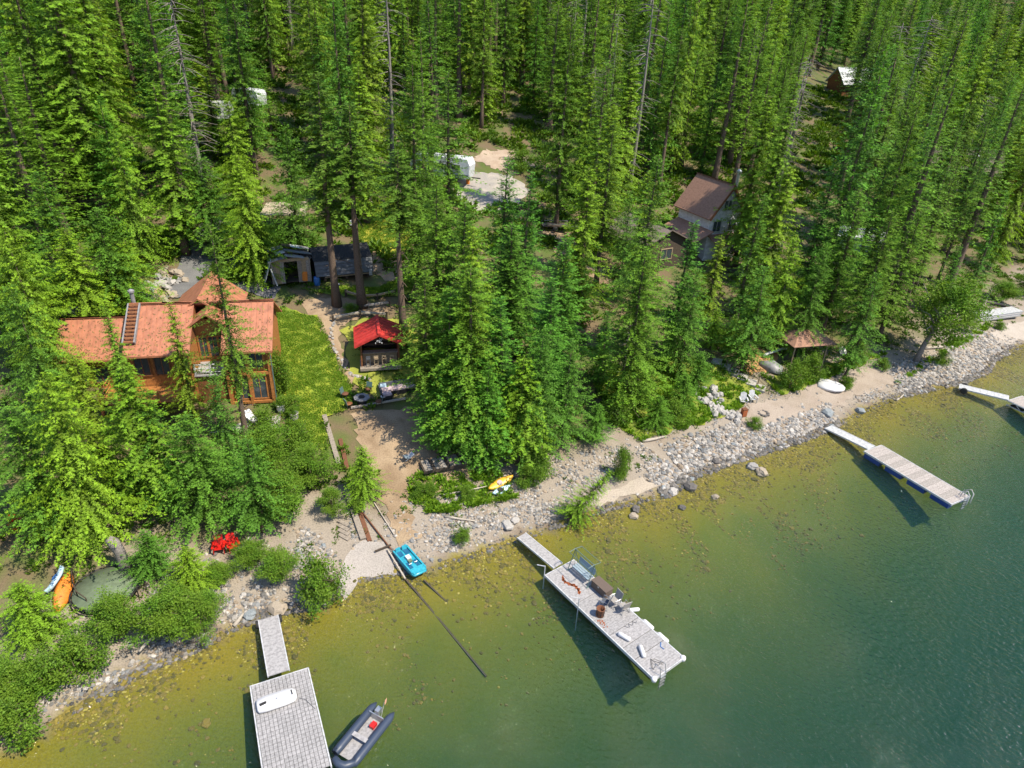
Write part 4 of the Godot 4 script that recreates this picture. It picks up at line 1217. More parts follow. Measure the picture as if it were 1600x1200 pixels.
	sheet("sand", [Vector2(20.57, -53.27), Vector2(22.83, -56.27), Vector2(27.46, -58.19), Vector2(30.26, -60.77), Vector2(35.87, -65.15), Vector2(43.12, -67.27), Vector2(40.01, -63.33), Vector2(34.57, -59.89), Vector2(30.18, -56.71), Vector2(25.46, -53.59), Vector2(21.22, -50.98)], 0.05, "sheet", Color(0.30, 0.245, 0.195), Color(0.36, 0.30, 0.25))
	sheet("sand", [Vector2(5.81, -40.94), Vector2(7.39, -42.44), Vector2(10.65, -44.47), Vector2(12.36, -43.76), Vector2(9.93, -42.56), Vector2(7.30, -41.12)], 0.06, "sheet", Color(0.36, 0.31, 0.25), Color(0.42, 0.36, 0.29), "structure", 0.2)
	sheet("sand", [Vector2(48.54, -69.53), Vector2(57.50, -77.53), Vector2(71.25, -86.19), Vector2(70.64, -82.59), Vector2(57.22, -74.10), Vector2(50.95, -68.41)], 0.05, "sheet", Color(0.38, 0.33, 0.28), Color(0.44, 0.39, 0.34))
	sheet("weed_bank", [Vector2(7.73, -55.73), Vector2(12.55, -60.81), Vector2(19.84, -61.64), Vector2(24.31, -58.42), Vector2(21.01, -55.13), Vector2(16.82, -52.19), Vector2(11.16, -48.84), Vector2(9.12, -50.86)], 0.05, "sheet", Color(0.13, 0.19, 0.02), Color(0.24, 0.27, 0.035))
	sheet("weed_bank", [Vector2(25.36, -59.90), Vector2(30.68, -64.23), Vector2(40.69, -68.36), Vector2(35.99, -65.47), Vector2(30.35, -61.12), Vector2(26.20, -58.28)], 0.07, "sheet", Color(0.14, 0.2, 0.02), Color(0.26, 0.29, 0.04))

#---- scattered stones, weeds and undergrowth
func scatter(called: String, mesh: Mesh, m: String, spots: Array, colors: Array, parent: Node3D = null) -> MultiMeshInstance3D:
	var mm := MultiMesh.new()
	mm.transform_format = MultiMesh.TRANSFORM_3D
	mm.use_colors = true
	mm.mesh = mesh
	mm.instance_count = spots.size()
	for i in spots.size():
		mm.set_instance_transform(i, spots[i])
		mm.set_instance_color(i, colors[i])
	var o := MultiMeshInstance3D.new()
	o.multimesh = mm
	o.material_override = M[m]
	o.set_meta("kind", "stuff")
	if parent:
		o.name = called
		parent.add_child(o, true)
	else:
		o.name = numbered(called)
		add_child(o)
	return o

func shore_point(f: float, s: float) -> Vector2:
	# a point s metres landward of the waterline, f along it
	var i := clampi(int(f), 0, shore.size() - 2)
	var a := shore[i]
	var b := shore[i + 1]
	var n := (b - a).normalized()
	return a.lerp(b, f - i) + Vector2(n.y, -n.x) * s

func near_poly(p: Vector2, polys: Array) -> bool:
	for q in polys:
		if Geometry2D.is_point_in_polygon(p, q): return true
	return false

func build_scatter():
	var m := StandardMaterial3D.new()
	m.resource_name = "stone"; m.vertex_color_use_as_albedo = true; m.roughness = 0.9
	M["stone"] = m
	var sandy := [PackedVector2Array([Vector2(-10.60, -32.68), Vector2(-9.67, -35.37), Vector2(-8.18, -35.41), Vector2(-6.80, -32.86), Vector2(-7.71, -32.77), Vector2(-9.12, -32.51), Vector2(-9.76, -30.81)]), PackedVector2Array([Vector2(20.57, -53.27), Vector2(22.83, -56.27), Vector2(27.46, -58.19), Vector2(30.26, -60.77), Vector2(35.64, -64.53), Vector2(40.54, -64.55), Vector2(34.80, -60.48), Vector2(30.60, -57.94), Vector2(25.83, -54.82), Vector2(21.52, -52.24)]), PackedVector2Array([Vector2(5.81, -40.94), Vector2(7.39, -42.44), Vector2(10.65, -44.47), Vector2(12.36, -43.76), Vector2(9.93, -42.56), Vector2(7.30, -41.12)])]
	rng.seed = 1234
	# lengths of shore by index, weighted by length
	var len := []
	var sum := 0.0
	for i in range(1, shore.size() - 2):
		sum += shore[i].distance_to(shore[i + 1]); len.append(sum)
	var beach := Node3D.new()
	beach.name = "beach"; beach.set_meta("kind", "structure"); add_child(beach)
	var tones := [Color(0.38, 0.35, 0.315), Color(0.30, 0.28, 0.26), Color(0.22, 0.225, 0.23), Color(0.34, 0.27, 0.20), Color(0.46, 0.43, 0.40), Color(0.15, 0.145, 0.14)]
	var singles := []
	var spots := [[], [], []]
	var cols := [[], [], []]
	for k in 36000:
		var t := rng.randf() * sum
		var i := 0
		while len[i] < t: i += 1
		var f := i + 1 + rng.randf()
		var s := pow(rng.randf(), 1.25) * 6.2 - 0.4
		var p := shore_point(f, s)
		var n := noise.get_noise_2d(p.x * 1.6, p.y * 1.6)
		var along := p.x
		var riprap := 0.0
		if along > 12 and along < 31 and s < 3.8: riprap = 1.0
		if along > 40 and along < 58 and s < 4.5: riprap = 0.9
		if along > -21 and along < -10.5: riprap = 0.45
		if along > -9 and along < 12: riprap = 0.35
		if s > 3.5 and rng.randf() < 0.5: continue
		if n < 0.12 - riprap * 0.6 and rng.randf() < 0.85: continue
		if near_poly(p, sandy) and rng.randf() < 0.97: continue
		var r := 0.05 + 0.11 * pow(rng.randf(), 2.2) + riprap * 0.19 * pow(rng.randf(), 2.4)
		var h := hs(sd(p.x, p.y))
		var xf := Transform3D(Basis.from_euler(Vector3(rng.randf_range(-0.5, 0.5), rng.randf() * TAU, rng.randf_range(-0.5, 0.5))) * Basis.from_scale(Vector3(r, r * rng.randf_range(0.6, 0.95), r * rng.randf_range(0.8, 1.2))), Vector3(p.x, h + r * 0.12, p.y))
		var q := k % 3
		if r > 0.2 and singles.size() < 290:
			singles.append([xf, rng.randi() % 5])
			continue
		spots[q].append(xf)
		var c: Color = tones[rng.randi() % 6]
		cols[q].append(c * rng.randf_range(0.65, 1.0) * (0.5 if s < 0.35 else 1.0))
	for k in 3: scatter("shore_pebbles", rock_mesh(k), "stone", spots[k], cols[k], beach)
	var sm := ["stone_white", "stone_grey", "stone_tan", "stone_blue", "stone_dark"]
	for q in singles:
		var o := put("stone", rock_mesh(q[1]), M[["stone_white", "stone_grey", "stone_tan", "stone_grey", "stone_blue"][q[1]]], beach)
		o.transform = q[0]
	# stones on the lake bed
	spots = [[], [], []]; cols = [[], [], []]
	for k in 60000:
		var t := rng.randf() * sum
		var i := 0
		while len[i] < t: i += 1
		var s := -pow(rng.randf(), 1.9) * 10.0
		var p := shore_point(i + 1 + rng.randf(), s)
		var n := noise.get_noise_2d(p.x * 1.2 + 30.0, p.y * 1.2)
		if n < -0.25 + (-s) * 0.07 and rng.randf() < 0.88: continue
		var r := 0.03 + 0.13 * pow(rng.randf(), 4.0) + (0.22 * rng.randf() if rng.randf() < 0.012 else 0.0)
		var h := hs(sd(p.x, p.y))
		spots[k % 3].append(Transform3D(Basis.from_euler(Vector3(rng.randf_range(-0.4, 0.4), rng.randf() * TAU, 0)) * Basis.from_scale(Vector3(r, r * 0.5, r)), Vector3(p.x, h + r * 0.1, p.y)))
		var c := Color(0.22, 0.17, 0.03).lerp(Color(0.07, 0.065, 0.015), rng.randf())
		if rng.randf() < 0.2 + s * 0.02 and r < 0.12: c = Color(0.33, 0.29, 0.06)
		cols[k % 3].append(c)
	for k in 3: tag(scatter("lake_bed_pebbles", rock_mesh(k), "stone", spots[k], cols[k]), "yellow green stones on the shallow lake bed", "lake bed stones")
	# weeds and low shrubs between the trees and on the banks
	rng.seed = 4321
	var clump := []
	for k in 3:
		foliage_start()
		for j in 26:
			var a := rng.randf() * TAU
			var d := Vector3(cos(a) * rng.randf_range(0.3, 1.0), rng.randf_range(0.3, 1.2), sin(a) * rng.randf_range(0.3, 1.0)).normalized()
			var b := Vector3(cos(a), 0, sin(a)) * rng.randf() * 0.5 + Vector3(0, rng.randf() * 0.5, 0)
			var c := Color(0.10, 0.16, 0.018).lerp(Color(0.26, 0.33, 0.035), rng.randf())
			kite(b, d, d.cross(Vector3(rng.randfn(), rng.randfn(), rng.randfn())).normalized(), Vector3.UP, rng.randf_range(0.35, 0.6), 0.26, c, c)
		clump.append(foliage_mesh())
	var open_ground := [PackedVector2Array([Vector2(-23.74, -59.80), Vector2(-18.55, -58.88), Vector2(-13.48, -49.85), Vector2(-13.20, -47.57), Vector2(-15.04, -46.35), Vector2(-13.86, -43.38), Vector2(-15.38, -42.81), Vector2(-18.51, -46.85)]), PackedVector2Array([Vector2(-32.49, -58.29), Vector2(-29.89, -59.64), Vector2(-32.63, -73.72), Vector2(-34.75, -70.94)]), PackedVector2Array([Vector2(-20.96, -61.56), Vector2(-15.72, -63.22), Vector2(-11.98, -63.66), Vector2(-12.10, -61.35), Vector2(-14.98, -59.66), Vector2(-15.19, -53.85), Vector2(-13.43, -51.15), Vector2(-15.89, -53.25)]), PackedVector2Array([Vector2(-9.59, -89.24), Vector2(-7.73, -102.09), Vector2(1.08, -105.20), Vector2(1.24, -93.56), Vector2(-5.11, -84.96)]), PackedVector2Array([Vector2(-12.91, -47.16), Vector2(-8.48, -48.97), Vector2(-5.17, -43.53), Vector2(-7.20, -40.51), Vector2(-9.77, -41.51)]), PackedVector2Array([Vector2(-20.92, -82.69), Vector2(-15.95, -83.92), Vector2(-12.32, -79.42), Vector2(-12.20, -73.60), Vector2(-17.83, -73.38)]), PackedVector2Array([Vector2(-39.69, -53.78), Vector2(-36.56, -58.56), Vector2(-36.41, -61.43), Vector2(-31.90, -58.48), Vector2(-34.48, -53.01)]), PackedVector2Array([Vector2(-20.13, -63.12), Vector2(-13.88, -65.65), Vector2(-11.16, -68.97), Vector2(-9.77, -66.30), Vector2(-15.73, -63.28)])]
	open_ground.append_array(sandy)
	spots = [[], [], []]; cols = [[], [], []]
	for k in 52000:
		var p := Vector2(rng.randf_range(-85, 150), -rng.randf_range(24, 190))
		var s := sd(p.x, p.y)
		if s < 2.4: continue
		var n := noise.get_noise_2d(p.x * 1.4, p.y * 1.4) + noise.get_noise_2d(p.x * 4.0, p.y * 4.0) * 0.6
		if n < ((-0.3 if p.x > -9.0 and p.x < 4.0 and s > 2.4 else 0.08) if s < 7.0 else -0.12): continue
		if near_poly(p, open_ground): continue
		var r := rng.randf_range(0.35, 0.85) * (0.55 if s < 7.0 else 1.0 if s < 35.0 else 1.9)
		spots[k % 3].append(Transform3D(Basis(Vector3.UP, rng.randf() * TAU).scaled(Vector3(r, r * rng.randf_range(0.5, 1.1), r)), on(p.x, p.y, -0.05)))
		var w := rng.randf()
		cols[k % 3].append(Color(0.8, 0.95, 0.9).lerp(Color(1.15, 1.0, 0.9), w) * rng.randf_range(0.45, 0.85))
	var weedy := [PackedVector2Array([Vector2(7.73, -55.73), Vector2(12.55, -60.81), Vector2(19.84, -61.64), Vector2(24.31, -58.42), Vector2(21.01, -55.13), Vector2(16.82, -52.19), Vector2(11.16, -48.84), Vector2(9.12, -50.86)]), PackedVector2Array([Vector2(-7.34, -41.39), Vector2(-1.13, -43.00), Vector2(0.93, -40.90), Vector2(-4.14, -38.64), Vector2(-6.40, -38.23)]), PackedVector2Array([Vector2(25.36, -59.90), Vector2(30.68, -64.23), Vector2(40.69, -68.36), Vector2(35.99, -65.47), Vector2(30.35, -61.12), Vector2(26.20, -58.28)]), PackedVector2Array([Vector2(40.01, -63.33), Vector2(47.82, -69.52), Vector2(61.46, -81.61), Vector2(67.97, -86.75), Vector2(50.05, -72.52)])]
	for k in 3200:
		var w: PackedVector2Array = weedy[[0, 0, 0, 1, 2, 0, 1, 3][k % 8]]
		var p := w[rng.randi() % w.size()].lerp(w[rng.randi() % w.size()], rng.randf()).lerp(w[rng.randi() % w.size()], rng.randf() * 0.6)
		if noise.get_noise_2d(p.x * 5.0, p.y * 5.0) < (0.12 if k % 8 == 7 else -0.12): continue
		var r := rng.randf_range(0.2, 0.6)
		spots[k % 3].append(Transform3D(Basis(Vector3.UP, rng.randf() * TAU).scaled(Vector3(r, r * rng.randf_range(0.6, 1.3), r)), on(p.x, p.y, 0.0)))
		cols[k % 3].append(Color(0.9, 1.0, 0.9).lerp(Color(1.5, 1.3, 1.1), rng.randf()))
	for k in 3: tag(scatter("undergrowth", clump[k], "foliage", spots[k], cols[k]), "low green weeds and brush growing over the banks and forest floor", "undergrowth")
	# grass blades on the lawns
	foliage_start()
	for j in 14:
		var a := rng.randf() * TAU
		var d := Vector3(cos(a) * 0.5, 1.0, sin(a) * 0.5).normalized()
		kite(Vector3(rng.randf_range(-0.2, 0.2), 0, rng.randf_range(-0.2, 0.2)), d, Vector3(-sin(a), 0, cos(a)), Vector3(cos(a), 0, sin(a)), rng.randf_range(0.1, 0.2), 0.05, Color(0.13, 0.20, 0.02), Color(0.25, 0.30, 0.03))
	var tuft := foliage_mesh()
	var gs := []
	var gc := []
	for k in 16000:
		var q: PackedVector2Array = open_ground[[0, 0, 5, 7][k % 4]]
		var lo := q[0]
		var hi := q[0]
		for v in q:
			lo = lo.min(v); hi = hi.max(v)
		var p := Vector2(rng.randf_range(lo.x, hi.x), rng.randf_range(lo.y, hi.y))
		if not Geometry2D.is_point_in_polygon(p, q): continue
		gs.append(Transform3D(Basis(Vector3.UP, rng.randf() * TAU), on(p.x, p.y, 0.06)))
		gc.append(Color(0.75, 0.85, 0.8).lerp(Color(1.25, 1.1, 1.0), rng.randf()))
	scatter("grass", tuft, "foliage", gs, gc)

#---- the lot: bar, sheds, fences, patio
func rail_fence(label: String, pts: Array, h: float, m: String):
	var o := thing("rail_fence", label, "fence", pts[0], 0, "low rail fences on the lot")
	for i in pts.size():
		var p: Vector3 = pts[i] - pts[0]
		var st := S(); bx(st, p + Vector3(0, h / 2, 0), Vector3(0.2, h + 0.2, 0.2)); P("post", st, "dark_wood", o)
		if i + 1 < pts.size():
			var d: Vector3 = pts[i + 1] - pts[i]
			var bs := ry(rad_to_deg(atan2(-d.z, d.x))) * rz(rad_to_deg(asin(clampf(d.y / d.length(), -1, 1))))
			st = S(); bx(st, p + d / 2 + Vector3(0, h * 0.85, 0), Vector3(d.length(), 0.16, 0.2), bs); P("rail", st, m, o)

func lot_things():
	build_sheets()
	build_scatter()
	var st: SurfaceTool
	# red roofed bar
	var o := thing("garden_bar", "small open bar hut with a bright red gabled metal roof", "bar hut", on(-11.95, -54.35), 14)
	o.scale = Vector3.ONE * 1.1
	st = S(); bx(st, Vector3(0, 0.05, 0.15), Vector3(3.2, 0.2, 3.2)); P("floor", st, "old_wood", o)
	for s in [-1, 1]:
		for t in [-1, 1]:
			st = S(); bx(st, Vector3(s * 1.45, 1.2, t * 1.25), Vector3(0.13, 2.3, 0.13)); P("post", st, "cedar_dark", o)
		st = S(); bx(st, Vector3(s * 1.47, 0.75, 0), Vector3(0.06, 1.3, 2.4)); P("side_wall", st, "cedar_dark", o)
	st = S(); bx(st, Vector3(0, 1.2, -1.27), Vector3(2.9, 2.3, 0.06)); P("back_wall", st, "dark_wood", o)
	st = S(); bx(st, Vector3(0, 0.62, 0.72), Vector3(2.7, 1.0, 0.08)); P("bar_front", st, "raw_wood", o)
	st = S(); bx(st, Vector3(0, 1.16, 0.8), Vector3(2.9, 0.07, 0.5)); P("counter_top", st, "old_wood", o)
	for k in 3:
		st = S(); bx(st, Vector3(0, 0.9 + k * 0.4, -1.1), Vector3(2.5, 0.04, 0.28)); P("shelf", st, "raw_wood", o)
	for s in [-1, 1]:
		st = S()
		slab(st, Vector3(0, 3.15, -1.75), Vector3(s * 1.95, 2.2, -1.75), Vector3(s * 1.95, 2.2, 1.85), Vector3(0, 3.15, 1.85), 0.05); P("roof_panel", st, "red_roof", o)
		st = S()
		for k in 7:
			var z := -1.7 + k * 0.585
			slab(st, Vector3(0, 3.185, z - 0.03), Vector3(s * 1.95, 2.235, z - 0.03), Vector3(s * 1.95, 2.235, z + 0.03), Vector3(0, 3.185, z + 0.03), 0.03)
		P("roof_ribs", st, "red_roof", o)
		st = S(); slab(st, Vector3(0, 3.16, 1.86), Vector3(s * 1.97, 2.2, 1.86), Vector3(s * 1.97, 2.2, 1.92), Vector3(0, 3.16, 1.92), 0.16); P("gable_trim", st, "red_roof", o)
	st = S(); bx(st, Vector3(0, 3.19, 0.05), Vector3(0.24, 0.06, 3.7)); P("ridge_cap", st, "red_roof", o)
	st = S(); rng.seed = 61
	for k in 12: bx(st, Vector3(rng.randf_range(-0.35, 0.35), 2.45 + rng.randf_range(-0.2, 0.3), 1.75), Vector3(0.1, 0.1, 0.05), ry(rng.randf() * 90) * rz(rng.randf() * 90))
	P("antler_ornament", st, "white_paint", o)
	for k in 4:
		var b := thing("bar_stool", ["dark bar stool at the left end of the red roofed bar", "pale bar stool, second from the left end of the bar", "pale bar stool, second from the right end of the bar", "pale bar stool at the right end of the red roofed bar"][k], "bar stool", local(o, -0.95 + k * 0.62, 0.15, 1.3), 14, "stools at the red roofed bar")
		var mm := "dark_cloth" if k == 0 else "raw_wood"
		st = S(); bx(st, Vector3(0, 0.72, 0), Vector3(0.38, 0.05, 0.38)); P("seat", st, mm, b)
		st = S(); bx(st, Vector3(0, 0.98, 0.18), Vector3(0.38, 0.14, 0.03)); P("backrest", st, mm, b)
		for s in [-1, 1]:
			for t in [-1, 1]:
				st = S(); bx(st, Vector3(s * 0.16, 0.36 if t < 0 else 0.52, t * 0.17), Vector3(0.045, 0.72 if t < 0 else 1.04, 0.045)); P("leg", st, mm, b)
		st = S(); bx(st, Vector3(0, 0.25, 0.17), Vector3(0.32, 0.04, 0.03)); P("foot_rail", st, mm, b)
	# black shed
	o = thing("garden_shed", "black shed with a corrugated roof behind the twin bare trunks", "shed", on(-18.2, -67.0), 26.6)
	var prof := [Vector2(1.7, 0.45), Vector2(1.15, 1.85), Vector2(-0.55, 2.75), Vector2(-1.75, 1.7), Vector2(-1.75, 0.0), Vector2(1.3, 0.0)]
	var ends := []
	for x in [-2.85, 2.85]:
		var ring := []
		for q in prof: ring.append(Vector3(x * 0.99, q.y - 0.03, q.x * 0.985))
		ends.append(ring)
	st = S(); loft(st, ends); P("wall", st, "black_sheet", o)
	for k in 4:
		var a: Vector2 = prof[0].lerp(prof[1], k / 4.0)
		var b: Vector2 = prof[0].lerp(prof[1], (k + 1.12) / 4.0)
		st = S(); slab(st, Vector3(-2.9, b.y + 0.01, b.x - 0.02), Vector3(2.9, b.y + 0.01, b.x - 0.02), Vector3(2.9, a.y, a.x + 0.05), Vector3(-2.9, a.y, a.x + 0.05), 0.04); P("lap_board", st, "grey_lap", o)
	st = S()
	for k in 58:
		var x := -2.95 + k * 0.1017
		slab(st, Vector3(x, 2.78 + 0.02 * (k % 2), -0.6), Vector3(x + 0.1, 2.78 + 0.02 * (k % 2), -0.6), Vector3(x + 0.1, 1.87 + 0.02 * (k % 2), 1.2), Vector3(x, 1.87 + 0.02 * (k % 2), 1.2), 0.03)
	P("roof_panel", st, "black_sheet", o)
	st = S(); slab(st, Vector3(-2.95, 2.8, -0.6), Vector3(2.95, 2.8, -0.6), Vector3(2.95, 1.7, -1.85), Vector3(-2.95, 1.7, -1.85), 0.04); P("roof_panel", st, "black_sheet", o)
	st = S(); bx(st, Vector3(0.3, 0.28, 1.52), Vector3(4.6, 0.16, 0.16)); P("sill_beam", st, "raw_wood", o)
	for k in 3:
		st = S(); bx(st, Vector3(-2.0 + k * 2.2, 0.1, 1.45), Vector3(0.22, 0.5, 0.2)); P("foundation_block", st, "dark_wood", o)
	st = S(); bx(st, Vector3(2.6, 0.35, 1.6), Vector3(0.3, 0.6, 0.3)); P("corner_post", st, "white_paint", o)
	st = S(); slab(st, Vector3(-3.9, 2.25, -1.7), Vector3(-2.95, 2.25, -1.7), Vector3(-2.95, 2.05, 0.3), Vector3(-3.9, 2.05, 0.3), 0.06); P("lean_to_roof", st, "grey_metal_roof", o)
	st = S(); bx(st, Vector3(-3.45, 1.0, -1.5), Vector3(0.9, 2.0, 0.06)); bx(st, Vector3(-3.85, 1.0, -0.8), Vector3(0.06, 2.0, 1.4)); P("lean_to_wall", st, "black_sheet", o)
	st = S(); rod(st, [Vector3(-3.3, 0, 0.2), Vector3(-3.2, 1.6, 0.1), Vector3(-3.0, 1.9, -0.2)], 0.05); P("pipe", st, "white_paint", o)
	# old shed
	o = thing("plank_shed", "old plank shed with a patched metal roof and open dark doorway", "shed", on(-22.9, -65.0), 24)
	st = S(); bx(st, Vector3(-1.75, 1.1, 0), Vector3(0.08, 2.4, 3.2)); P("side_wall", st, "board_grey", o)
	st = S(); bx(st, Vector3(1.75, 1.1, 0), Vector3(0.08, 2.4, 3.2)); P("side_wall", st, "old_wood", o)
	st = S(); bx(st, Vector3(0, 1.1, -1.55), Vector3(3.4, 2.4, 0.08)); P("back_wall", st, "old_wood", o)
	for k in 9:
		var x := -1.66 + k * 0.415
		if k >= 3 and k <= 5: continue
		st = S(); bx(st, Vector3(x, 1.1, 1.55 + 0.012 * (k % 2)), Vector3(0.4, 2.3, 0.05)); P("plank", st, ["old_wood", "raw_wood", "board_grey"][k % 3], o)
	st = S(); bx(st, Vector3(0, 2.3, 1.56), Vector3(3.5, 0.3, 0.06)); P("fascia", st, "raw_wood", o)
	st = S(); bx(st, Vector3(0, 0.02, 0), Vector3(3.4, 0.06, 3.0)); P("floor", st, "dark_wood", o)
	rng.seed = 71
	for k in 14:
		var x := -2.0 + (k % 5) * 0.82
		var z := -1.7 + (k / 5) * 1.2
		st = S(); bx(st, Vector3(x + 0.4, 2.75 - z * 0.12 - absf(x + 0.4) * 0.22 + rng.randf_range(0, 0.03), z + 0.6), Vector3(0.98, 0.035, 1.4), rx(-7) * rz(-13 if x > -0.4 else 13) * ry(rng.randf_range(-6, 6))); P("roof_sheet", st, ["grey_metal_roof", "white_roof", "grey_metal_roof", "grey_lap", "dark_wood"][rng.randi() % 5], o)
	st = S(); slab(st, Vector3(-1.8, 2.35, -1.6), Vector3(-1.8, 2.35, 1.6), Vector3(-2.6, 0.2, 1.7), Vector3(-2.6, 0.2, -1.6), 0.04); P("tarp_side", st, "white_wall", o)
	beam("leaning_board", "bright orange board leaning by the old shed doorway", "board", local(o, 1.2, 0.1, 1.75), local(o, 1.25, 1.0, 1.62), 0.5, 0.05, "orange_plastic")
	beam("leaning_board", "pale pole leaning on the tarp side of the old shed", "pole", local(o, -1.5, 0.0, 2.2), local(o, -1.9, 1.6, 1.7), 0.1, 0.1, "white_paint")
	o = thing("water_barrel", "blue plastic barrel between the two sheds", "barrel", on(-20.08, -64.44), 0)
	st = S(); st.set_smooth_group(0); lathe(st, [Vector2(0.26, 0), Vector2(0.31, 0.1), Vector2(0.33, 0.45), Vector2(0.31, 0.8), Vector2(0.27, 0.9), Vector2(0.02, 0.91)], Vector3.ZERO, 14); P("drum", st, "blue_plastic", o)
	st = S(); bx(st, Vector3(0.1, 0.93, 0), Vector3(0.09, 0.05, 0.09)); P("cap", st, "white_vinyl", o)
	o = thing("wash_stand", "white basin on a stand in front of the black shed", "basin", on(-17.91, -63.41), 20)
	st = S(); st.set_smooth_group(0); lathe(st, [Vector2(0.2, 0.5), Vector2(0.36, 0.85), Vector2(0.38, 0.87), Vector2(0.3, 0.86), Vector2(0.16, 0.62)], Vector3.ZERO, 12); P("basin", st, "white_vinyl", o)
	st = S(); bx(st, Vector3(0, 0.25, 0), Vector3(0.22, 0.5, 0.22)); P("stand", st, "white_paint", o)
	rail_fence("rail fence just below the black shed, with a dark block post", [on(-16.87, -62.96), on(-15.40, -62.87), on(-13.86, -63.44), on(-12.33, -64.57)], 0.55, "raw_wood")
	rail_fence("pale rail fence above the red roofed bar", [on(-17.14, -58.77), on(-14.86, -59.98), on(-12.43, -60.44)], 0.6, "driftwood")
	rail_fence("short grey rail fence half hidden by grass above the bar", [on(-14.94, -61.29), on(-12.53, -62.40)], 0.5, "board_grey")
	rail_fence("dark rail fence on the far side of the upper lawn", [on(-19.81, -85.19), on(-17.51, -83.05), on(-15.39, -80.61)], 0.9, "dark_wood")
	beam("patio_timber", "long pale timber along the patio edge above bare dirt", "timber", on(-13.03, -47.50, 0.2), on(-8.90, -49.57, 0.25), 0.14, 0.14, "driftwood")
	o = thing("stone_edging", "line of small pale stones edging the dirt path", "stone edging", on(-16.41, -57.43), 0)
	var way := [[-17.10, -59.14], [-17.05, -58.11], [-16.92, -56.82], [-16.43, -55.50], [-15.77, -54.17], [-14.79, -52.81], [-13.73, -51.74], [-12.94, -51.49], [-12.16, -51.37]]
	rng.seed = 81
	for k in 38:
		var f := k / 37.0 * (way.size() - 1.01)
		var i := int(f)
		var x := lerpf(way[i][0], way[i + 1][0], f - i) + rng.randf_range(-0.15, 0.15)
		var z := lerpf(way[i][1], way[i + 1][1], f - i) + rng.randf_range(-0.15, 0.15)
		var q := put("stone", rock_mesh(k % 4), M[["stone_white", "stone_tan", "stone_grey"][k % 3]], o, on(x, z, 0.08) - o.position)
		q.scale = Vector3.ONE * rng.randf_range(0.14, 0.27); q.rotation = Vector3(0, rng.randf() * 6, 0)
	# patio
	o = thing("fire_table", "round dark fire table with chairs around it on the patio", "fire table", on(-12.33, -48.44), 0)
	st = S(); st.set_smooth_group(0); lathe(st, [Vector2(0.4, 0), Vector2(0.4, 0.6)], Vector3.ZERO, 16); P("base", st, "black_float", o)
	st = S(); lathe(st, [Vector2(0.01, 0.6), Vector2(0.68, 0.6), Vector2(0.68, 0.66), Vector2(0.01, 0.66)], Vector3.ZERO, 8); P("table_top", st, "grey_metal_roof", o)
	st = S(); lathe(st, [Vector2(0.01, 0.66), Vector2(0.24, 0.66), Vector2(0.26, 0.72), Vector2(0.01, 0.69)], Vector3.ZERO, 12); P("burner", st, "black_float", o)
	var pc := on(-12.33, -48.44)
	var seats := [[0.25, -1.35, "rust patio chair behind the fire table, facing the lake", "rust"], [1.4, -0.1, "brown patio chair on the sofa side of the fire table", "rust"], [-1.45, -0.35, "brown patio chair on the lawn side of the fire table", "rust"], [-0.9, 0.75, "brown patio chair in front of the fire table, by the timber", "cedar_dark"]]
	for q in seats:
		var c := thing("patio_chair", q[2], "chair", on(pc.x + q[0], pc.z + q[1]), rad_to_deg(atan2(q[1], -q[0])), "chairs round the fire table")
		st = S(); st.set_smooth_group(0); lathe(st, [Vector2(0.02, 0.4), Vector2(0.3, 0.41), Vector2(0.3, 0.46), Vector2(0.02, 0.47)], Vector3.ZERO, 12); P("seat", st, q[3], c)
		st = S(); bx(st, Vector3(-0.3, 0.68, 0), Vector3(0.05, 0.5, 0.5), rz(12)); P("backrest", st, "green_metal", c)
		for s in [-1, 1]:
			st = S(); rod(st, [Vector3(0.22, 0, s * 0.22), Vector3(0.2, 0.42, s * 0.2)], 0.02); P("leg", st, "rubber", c)
			st = S(); rod(st, [Vector3(-0.26, 0, s * 0.22), Vector3(-0.22, 0.42, s * 0.2)], 0.02); P("leg", st, "rubber", c)
	o = thing("patio_sofa", "dark L shaped patio sofa with pale pink cushions", "sofa", on(-9.76, -50.25), 24)
	st = S(); bx(st, Vector3(0.2, 0.2, -0.35), Vector3(3.0, 0.4, 0.9)); bx(st, Vector3(-1.0, 0.2, 0.45), Vector3(0.85, 0.4, 0.75)); P("base", st, "black_float", o)
	st = S(); bx(st, Vector3(0.2, 0.6, -0.78), Vector3(3.0, 0.5, 0.14)); P("backrest", st, "dark_cloth", o)
	st = S(); bx(st, Vector3(-1.36, 0.55, -0.2), Vector3(0.12, 0.4, 1.1)); P("arm", st, "dark_cloth", o)
	for k in 3:
		st = S(); bx(st, Vector3(-0.78 + k * 0.98, 0.47, -0.28), Vector3(0.94, 0.14, 0.72)); P("cushion", st, "pink_cloth", o)
	st = S(); bx(st, Vector3(-0.95, 0.47, 0.48), Vector3(0.72, 0.14, 0.66)); P("cushion", st, "pink_cloth", o)
	st = S(); bx(st, Vector3(-1.0, 0.62, -0.62), Vector3(0.5, 0.4, 0.14), rx(-18)); P("pillow", st, "pale_blue_plastic", o)
	o = thing("side_table", "small white round side table at the sofa corner", "side table", on(-10.69, -49.10), 0)
	st = S(); lathe(st, [Vector2(0.02, 0.5), Vector2(0.22, 0.5), Vector2(0.22, 0.54), Vector2(0.02, 0.54)], Vector3.ZERO, 12); P("table_top", st, "white_vinyl", o)
	st = S(); rod(st, [Vector3(0, 0, 0), Vector3(0, 0.5, 0)], 0.06); P("leg", st, "white_vinyl", o)
	# grey platform and broken chair below the grove
	o = thing("old_raft", "old weathered wooden raft lying at the foot of the firs", "raft", on(-4.89, -42.84, 0.15), 24)
